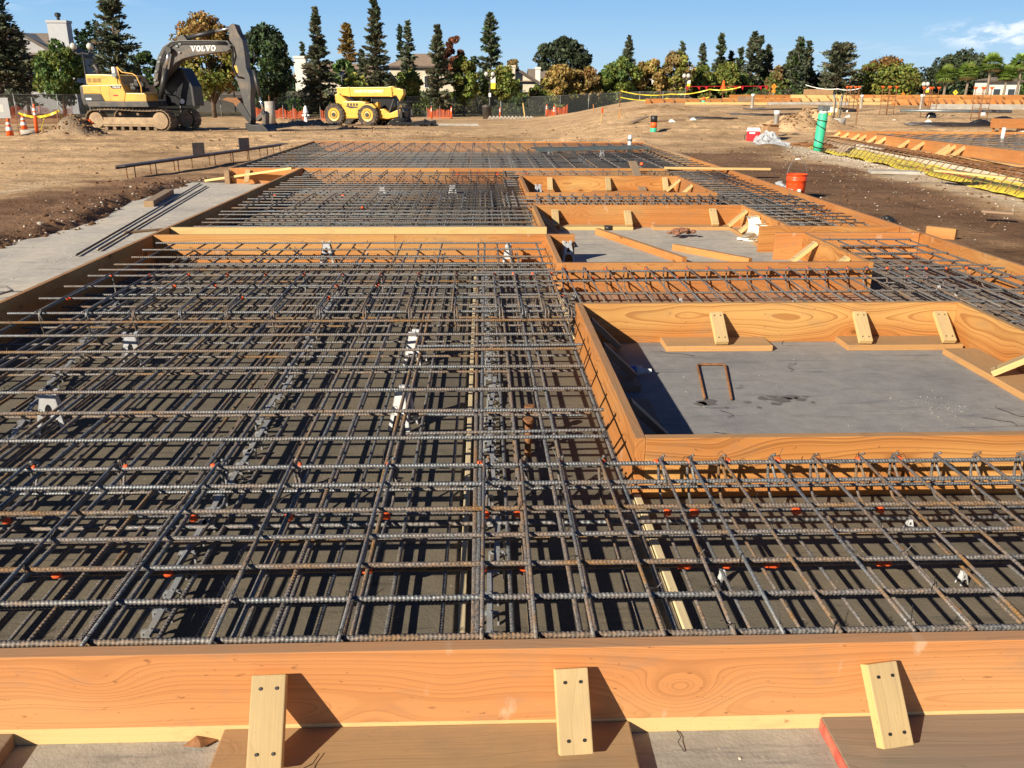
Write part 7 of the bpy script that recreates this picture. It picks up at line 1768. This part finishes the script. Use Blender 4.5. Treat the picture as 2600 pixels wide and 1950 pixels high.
# cooler, box with pipe, clear sheeting
Yc = 27.2; q = ony(1626, 303, Yc); k = 1.17543*.945*Yc/FPX; z = gz(q.x, Yc); t = thing('cooler', 'red cooler with a white lid on the dirt beside the clear sheeting', 'cooler', (q.x, Yc, min(z, q.z+.03)), rad(-16)); w_ = 29*k; h = 21*k; d_ = w_*.72
MB().bx(-w_/2, w_/2, -d_/2, d_/2, 0, h).build('body', M['red'], t, bevel=.02); MB().bx(-w_/2-.01, w_/2+.01, -d_/2-.01, d_/2+.01, h, h+.03).build('white_rim', M['white'], t, bevel=.008); MB().bx(-w_*.46, w_*.46, -d_*.46, d_*.46, h+.03, h+.10).build('lid', M['white'], t, bevel=.015)
MB().tube([(-w_/2-.01, 0, h*.7), (-w_/2-.05, 0, h*.6), (-w_/2-.05, 0, h*.2), (-w_/2-.02, 0, h*.1)], .012, 6).build('handle', M['black'], t); MB().bx(-w_*.3, w_*.12, -d_/2-.006, -d_/2, h*.75, h*.9).build('sticker', M['white'], t)
Yb = 27.6; q = ony(1663, 297, Yb); k = 1.17543*.945*Yb/FPX; t = thing('cardboard_box', 'open brown cardboard box right behind the red cooler', 'box', (q.x, Yb, min(gz(q.x, Yb), q.z)), rad(12)); w_ = 27*k; h = 30*k; b_ = MB(); th = .012
for a in (-1, 1): b_.bx(-w_/2, w_/2, a*w_*.4-th/2, a*w_*.4+th/2, 0, h); b_.bx(a*w_/2-th/2, a*w_/2+th/2, -w_*.4+th, w_*.4-th, 0, h)
b_.build('carton', M['card'], t)
for a in (-1, 1): MB().box((a*w_*.58, 0, h+.03), (w_*.28, w_*.7, .01), Matrix.Rotation(a*-.5, 3, 'Y')).build('flap', M['card'], t); MB().box((0, a*w_*.5, h+.02), (w_*.8, w_*.25, .01), Matrix.Rotation(a*.6, 3, 'X')).build('flap', M['card'], t)
def wpipe(label, dx, dyb, dyt, Y, wd, group='white standpipes'):
    p = ony(dx, dyb, Y); g = gz(p.x, Y); p.z = min(p.z, g); k = 1.17543*.945*Y/FPX; h = ony(dx, dyt, Y).z-p.z; o = MB().lathe([(wd*k/2, -.1), (wd*k/2, h-.12), (wd*k/2*1.12, h-.12), (wd*k/2*1.12, h), (wd*k*.3, h+.005)], n=14).build('standpipe', M['offwhite'], None, True, loc=p); return tag(o, label, 'pipe', group)
wpipe('white standpipe rising out behind the cardboard box', 1675, 280, 239, 29, 12); wpipe('white standpipe before the far yellow forms, left one', 1625, 225, 203, 50, 7); wpipe('white standpipe before the far forms near the black heap', 1860, 226, 205, 50, 6); wpipe('tall white standpipe left of the second rebar cage', 1990, 230, 204, 46, 8.5)
wpipe('small white stub beside the caution tape on the berm', 1503-258, 224, 215, 60, 7) if False else None
q = ony(1652, 305, 26.6); crumple('plastic_sheet', 'long crumpled clear plastic sheeting on the dirt before the cooler', (q.x, 26.3, gz(q.x, 26.3)), .42, .55, .42, M['film'], 'plastic sheet', 16, 2); q = ony(1685, 316, 25.2); crumple('plastic_sheet', 'trailing end of clear plastic sheeting by the trench head', (q.x, 25.2, gz(q.x, 25.2)), .35, .4, .16, M['film'], 'plastic sheet', 12, 3)
# round concrete footing with straw coloured bars, rods
Yr = 33; q = ony(1804, 272, Yr); k = 1.17543*.945*Yr/FPX; z = min(gz(q.x, Yr), q.z); t = thing('footing_ring', 'round concrete lamp base with bent yellow bars sticking out of its top', 'concrete base', (q.x, Yr, z)); h = ony(1804, 255, Yr).z-z
MB().lathe([(21*k, 0), (21*k, h), (16*k, h+.01), (15*k, h-.05)], n=28).build('drum', M['conc'], t, True)
for i in range(7): a = i*.9; MB().tube([(8*k*math.cos(a), 8*k*math.sin(a), h-.1), (8*k*math.cos(a), 8*k*math.sin(a), h+.55), (10*k*math.cos(a)+.1*math.sin(3*a), 8*k*math.sin(a), h+.85)], .018, 6).build('bar', M['pine'] if i % 2 else M['steel_galv'], t, True)
p = ground_at(1848, 274, 33); o = MB().tube([p-Vector((0, 0, .1)), p+Vector((0, 0, .75))], .02, 6).build('steel_pin', M['rust'], None); tag(o, 'rusty steel pin standing in the dirt right of the round concrete base', 'stake')
# column cages with orange caps
cage = None
for i, (dx, dyt, dyb, Y) in enumerate(((1838, 190, 232, 46), (1916, 190, 236, 43), (2005, 192, 240, 41), (2116, 192, 245, 38))):
    p = ony(dx, dyb, Y); g = gz(p.x, Y); p.z = min(p.z, g); k = 1.17543*.945*Y/FPX; h = ony(dx, dyt, Y).z-p.z
    t = thing('column_cage', ['leftmost upright rebar column cage with orange caps', 'second upright rebar column cage with orange caps', 'third upright rebar column cage beside the tall white standpipe', 'rightmost and tallest rebar column cage near the black bags'][i], 'rebar cage', p, random.uniform(0, .6), 'upright column cages'); r_ = .22
    for a in (-1, 1):
        for b in (-1, 1): MB().tube([(a*r_, b*r_, -.1), (a*r_, b*r_, h)], .016, 6).build('bar', M['rust'], t, True)
    for z_ in np.linspace(.15, h-.2, 6): MB().tube([(a*r_*1.05, b*r_*1.05, z_) for a, b in ((-1, -1), (1, -1), (1, 1), (-1, 1), (-1, -1))], .01, 5).build('tie_ring', M['rust'], t)
    for a in (-1, 1):
        for b in (-1, 1): MB().lathe([(.045, h-.02), (.055, h+.03), (.09, h+.06), (.09, h+.085)], (a*r_, b*r_, 0), 10).build('cap', M['orange'], t, True)
# black bags, heaps, sheets
def heap(name, label, dx, dyb, Y, w_, h, mat, cat, seed=1, d_=None):
    p = ony(dx, dyb, Y); k = 1.17543*.945*Y/FPX; z = gz(p.x, Y); rr = np.random.default_rng(seed); n = 18; V = []; F = []; m2 = 10
    for i in range(m2):
        e = i/(m2-1)*math.pi/2
        for j in range(n):
            a = 2*math.pi*j/n; q = 1+rr.normal(0, .10); V.append((p.x+w_*k/2*math.cos(e)*math.cos(a)*q, p.y+(d_ or w_*.6)*k/2*math.cos(e)*math.sin(a)*q, z-.05+h*k*math.sin(e)**.8*(1+rr.normal(0, .05))))
    for i in range(m2-1):
        for j in range(n): F.append((i*n+j, i*n+(j+1) % n, (i+1)*n+(j+1) % n, (i+1)*n+j))
    return tag(MB().add(V, F).build(name, mat, None, True), label, cat)
heap('rubbish_bag', 'left black bag with a white tag near the rightmost column cage', 2120, 252, 36, 46, 15, M['blackbag'], 'bag', 3); heap('rubbish_bag', 'right black bag near the right edge of the photo', 2168, 253, 36.5, 56, 18, M['blackbag'], 'bag', 4)
p = ony(2122, 246, 35.2); o = MB().box((0, 0, 0), (.18, .01, .11)).build('paper_tag', M['white'], None, loc=(p.x, 35.15, p.z)); tag(o, 'white paper tag on the left black bag', 'tag')
heap('tarp_heap', 'black plastic heap beside the third column cage', 2012, 245, 40, 24, 15, M['blackbag'], 'tarp', 5); heap('tarp_heap', 'black sheeting heap before the leftmost column cage', 1838, 229, 46, 36, 10, M['blackbag'], 'tarp', 6); heap('foam_heap', 'white crumpled heap of wrapping before the far forms', 1798, 222, 46, 40, 12, M['paper'], 'wrapping', 7)
for i, (dx, dy, Y, w_, L_, mt, lb) in enumerate(((1910, 260, 34, .06, 3.0, 'steel_dark', 'x'),)): pass
def rods(label, dx0, dx1, dyb, Y, n, mat='steel_dark', spread=1.0, name='rebar_bundle'):
    a = ony(dx0, dyb, Y); b = ony(dx1, dyb, Y); t = thing(name, label, 'rebar', (a.x, Y, gz(a.x, Y)))
    for i in range(n):
        y0 = random.uniform(-spread, spread); x0 = random.uniform(0, .8); x1 = (b.x-a.x)-random.uniform(0, .8); y1 = y0+random.uniform(-.25, .25); P = []
        for f in (0, .33, .66, 1): x = x0+(x1-x0)*f; y = y0+(y1-y0)*f; P.append((x, y, gz(a.x+x, Y+y)-t.location.z+.04+.02*random.random()))
        MB().tube(P, .02, 5).build('bar', M[mat], t, True)
rods('dark bundle of bars lying on the dirt in the middle distance', 1480, 1600, 252, 38, 14); rods('second dark bundle of bars lying beyond the dirt mound', 1580, 1740, 238, 42, 14); rods('long dark bars spread before the black bags', 1950, 2160, 253, 35, 16, 'steel_dark', .8); rods('loose bars strewn between standpipes and the far forms', 1600, 1850, 228, 48, 16)
rods('bent bars heaped at the head of the yellow trench', 1690, 1800, 309, 25.6, 14, 'rust', .5)
a = ony(1335-0, 258, 37); 
lumber('loose_plank', 'dark weathered plank tilted on the dirt in the middle distance', (*ony(1363, 259, 36)[:2], gz(ony(1363, 259, 36).x, 36)+.02), (*ony(1397, 252, 36.5)[:2], gz(ony(1397, 252, 36.5).x, 36.5)+.22), .25, .05, 'ply')
lumber('loose_plank', 'flat brown plank right of the tilted weathered one', (*ony(1410, 257, 36)[:2], gz(ony(1410, 257, 36).x, 36)+.02), (*ony(1478, 255, 36.4)[:2], gz(ony(1478, 255, 36.4).x, 36.4)+.04), .3, .05, 'ply')
# pale pipe on the ground, dark block, sleepers
a = ony(1945, 239, 40); b = ony(2185, 241, 39); o = MB().tube([(a.x, 40, a.z), (b.x, 39, b.z)], .07, 10).build('long_pipe', M['steel_galv'], None, True); tag(o, 'long pale pipe lying level behind the black heap', 'pipe')
t = thing('sawhorse_box', 'brown wooden crate on legs at the right edge beyond the second pad', 'crate', ground_at(2182, 272, 31)); MB().bx(-.55, .55, -.3, .3, .14, .46).build('crate_body', M['fir_orange'], t, bevel=.01)
for a in (-.45, .45):
    for b in (-.22, .22): MB().bx(a-.03, a+.03, b-.03, b+.03, -.05, .14).build('leg', M['fir'], t)
crumple('paper_sheet', 'white crumpled paper right of the wooden crate', (*ony(2208, 268, 31)[:2], ground_at(2208, 268, 31).z), .2, .2, .22, M['paper'], 'paper', 9, 12)
for i, (dx, dy, Y) in enumerate(((1833, 241, 40), (1934, 247, 38), (2008, 245, 37), (1498, 248, 37), (1453, 251, 36))):
    p = ground_at(dx, dy, Y); crumple('paper_scrap', ['white paper scrap right of the round concrete base', 'white paper scrap before the second column cage', 'white paper scrap beside the third column cage', 'white paper scrap by the dark bar bundle', 'white paper scrap at the tilted planks'][i], (p.x, p.y, p.z), .14, .1, .14, M['paper'], 'paper', 6, 20+i)
# ------------------------------------------------------------------ far pads: long rows of boards
def farform(label, dx0, dx1, dyt, dyb, Y, mats, braces=0, slope=0.0, tails=.3):
    a = ony(dx0, dyb, Y); b = ony(dx1, dyb+slope, Y); h = ony(dx0, dyt, Y).z-a.z; h2 = min(h, .6); t = thing('far_form', label, 'formwork', (a.x, Y, a.z), math.atan2(0, 1), 'boards of the far pads'); L_ = b.x-a.x; n = max(1, int(L_/4.8))
    for i in range(n): 
        x0, x1 = L_*i/n, L_*(i+1)/n; MB().bx(x0+.01, x1-.01, random.uniform(-.02, .0), .05, -.25, h*random.uniform(.96, 1.03)+ (b.z-a.z)*i/n).build('board', M[random.choice(mats)], t)
    for i in range(braces): x = L_*(i+.5)/braces+random.uniform(-.2, .2); MB().bar((x, -.03, h*.9), (x, -.45, .02), .09, .04).build('brace', M[mats[0]], t)
    return t
farform('nearer long row of yellow far forms on the berm crest', 1560, 2070, 211, 216, 62, ['fir_gold', 'pine', 'fir'], 26)
farform('farther long row of yellow far forms before the tree line', 1575, 2230, 204.5, 209, 70, ['fir_gold', 'pine', 'fir'], 14)
farform('left yellow far form with braces behind the caution tape', 1394, 1700, 213, 220, 58, ['fir_gold', 'pine', 'fir'], 12)
farform('orange oiled far form on the right with many braces', 1926, 2240, 214, 222, 54, ['fir_orange', 'fir'], 18)
farform('pale concrete edge of the far pad at the right', 2010, 2240, 224, 238, 49, ['conc'], 0)
farform('pale yellow footing edge below the far forms', 1480, 2010, 220.5, 223.0, 55, ['pine', 'conc'], 0)
lumber('timber_block', 'brown timber slab heap behind the far forms near the road sign', (*ony(1738, 204, 72)[:2], ony(1738, 204, 72).z), (*ony(1796, 204, 72)[:2], ony(1738, 204, 72).z), .6, .40, 'card', 'timber')
p = ony(1608, 219, 54); o = MB().box((0, 0, .16), (.7, .35, .32)).build('timber_block', M['ply'], None, loc=(p.x, 54, p.z-.04)); tag(o, 'dark timber block at the foot of the left far form', 'timber')
# caution tapes and flags on the berm
stake('steel stake at the left end of the berm tapes', 1339, 222, 194, 60, 'rust', None, 0, .06); stake('steel stake in the middle of the berm tapes', 1532, 222, 196, 58, 'rust', None, 0, .06); stake('thin steel stake by the left far form', 1425, 222, 192, 60, 'rust', None, 0, .05)
tapeline('upper yellow caution tape sagging along the berm', [ony(1340, 196, 60), ony(1450, 203, 60), ony(1532, 193, 59), ony(1600, 188, 58)], .07); tapeline('lower yellow caution tape sagging along the berm', [ony(1340, 210, 60), ony(1440, 213, 60), ony(1532, 210, 59)], .07); tapeline('pale tape line strung right of the road sign', [ony(1740, 183, 66), ony(1810, 192, 64), ony(1860, 190, 62)], .05, 'white')
mb = MB(); pa, pb = ony(1480, 187, 60), ony(1660, 186, 60); mb.tube([pa, pb], .02, 5)
for i, f in enumerate((.02, .16, .25, .44, .60, .68, .90, .97)): p = pa.lerp(pb, f); mb.add([(p.x-.12, 60, p.z), (p.x+.12, 60, p.z), (p.x+.10, 60.03, p.z-.25)], [(0, 1, 2)])
tag(mb.build('flag_line', M['red'], None), 'rope of small red flags strung above the berm', 'flag line')
for dx, y0, lb in ((1480, 220, 'post holding the left end of the red flag rope'), (1660, 216, 'post holding the right end of the red flag rope')): stake(lb, dx, y0, 184, 60, 'rust', None, 0, .05)
o = stake('stake with an orange cone stuck on top at the berm flag rope', 1561, 205, 182, 59, 'rust', None, 0, .06)
z_ = ony(1561, 192, 59).z-o.location.z; MB().lathe([(.20, z_), (.19, z_+.05), (.13, z_+.08), (.05, z_+.52), (.0, z_+.54)], n=16).build('cone_cap', M['orange'], o, True)
def roadsign(label, dx, dyc, r, Y, mat, dyb, plate=False):
    k = 1.17543*.945*Y/FPX; c = ony(dx, dyc, Y); g = gz(c.x, Y); g = min(g, ony(dx, dyb, Y).z); t = thing('road_sign', label, 'road sign', (c.x, Y, g)); h = c.z-g; R_ = r*k
    MB().tube([(0, .05, -.3), (0, .05, h+R_*.6)], .04, 6).build('post', M['post'], t)
    pn_ = MB().add([(-R_, 0, h), (0, 0, h-R_), (R_, 0, h), (0, 0, h+R_), (-R_, .03, h), (0, .03, h-R_), (R_, .03, h), (0, .03, h+R_)], [(0, 1, 2, 3), (7, 6, 5, 4), (0, 4, 5, 1), (1, 5, 6, 2), (2, 6, 7, 3), (3, 7, 4, 0)]).build('panel', M[mat], t)
    mb = MB().bx(-R_*.08, R_*.08, -.012, -.004, h-R_*.35, h+R_*.2); mb.add([(-R_*.25, -.01, h+R_*.15), (R_*.25, -.01, h+R_*.15), (0, -.01, h+R_*.5)], [(0, 1, 2)]); mb.build('symbol', M['black'], pn_)
    if plate: MB().bx(-R_*.62, R_*.62, 0, .03, h-R_*2.0, h-R_*1.05).build('plate', M[mat], t)
M['signorange'] = plain('sign_orange', (.85, .27, .02), .4, 0, .05, 5)
roadsign('orange diamond road sign with a plate below, before the conifers', 1672, 187, 6.2, 70, 'signorange', 212, True); roadsign('yellow diamond road sign left of the fan palms', 2064, 200, 6, 74, 'tape', 214); roadsign('small orange warning sign peeking over the far forms', 1951, 203, 4, 74, 'signorange', 210)

bpy.context.view_layer.update()
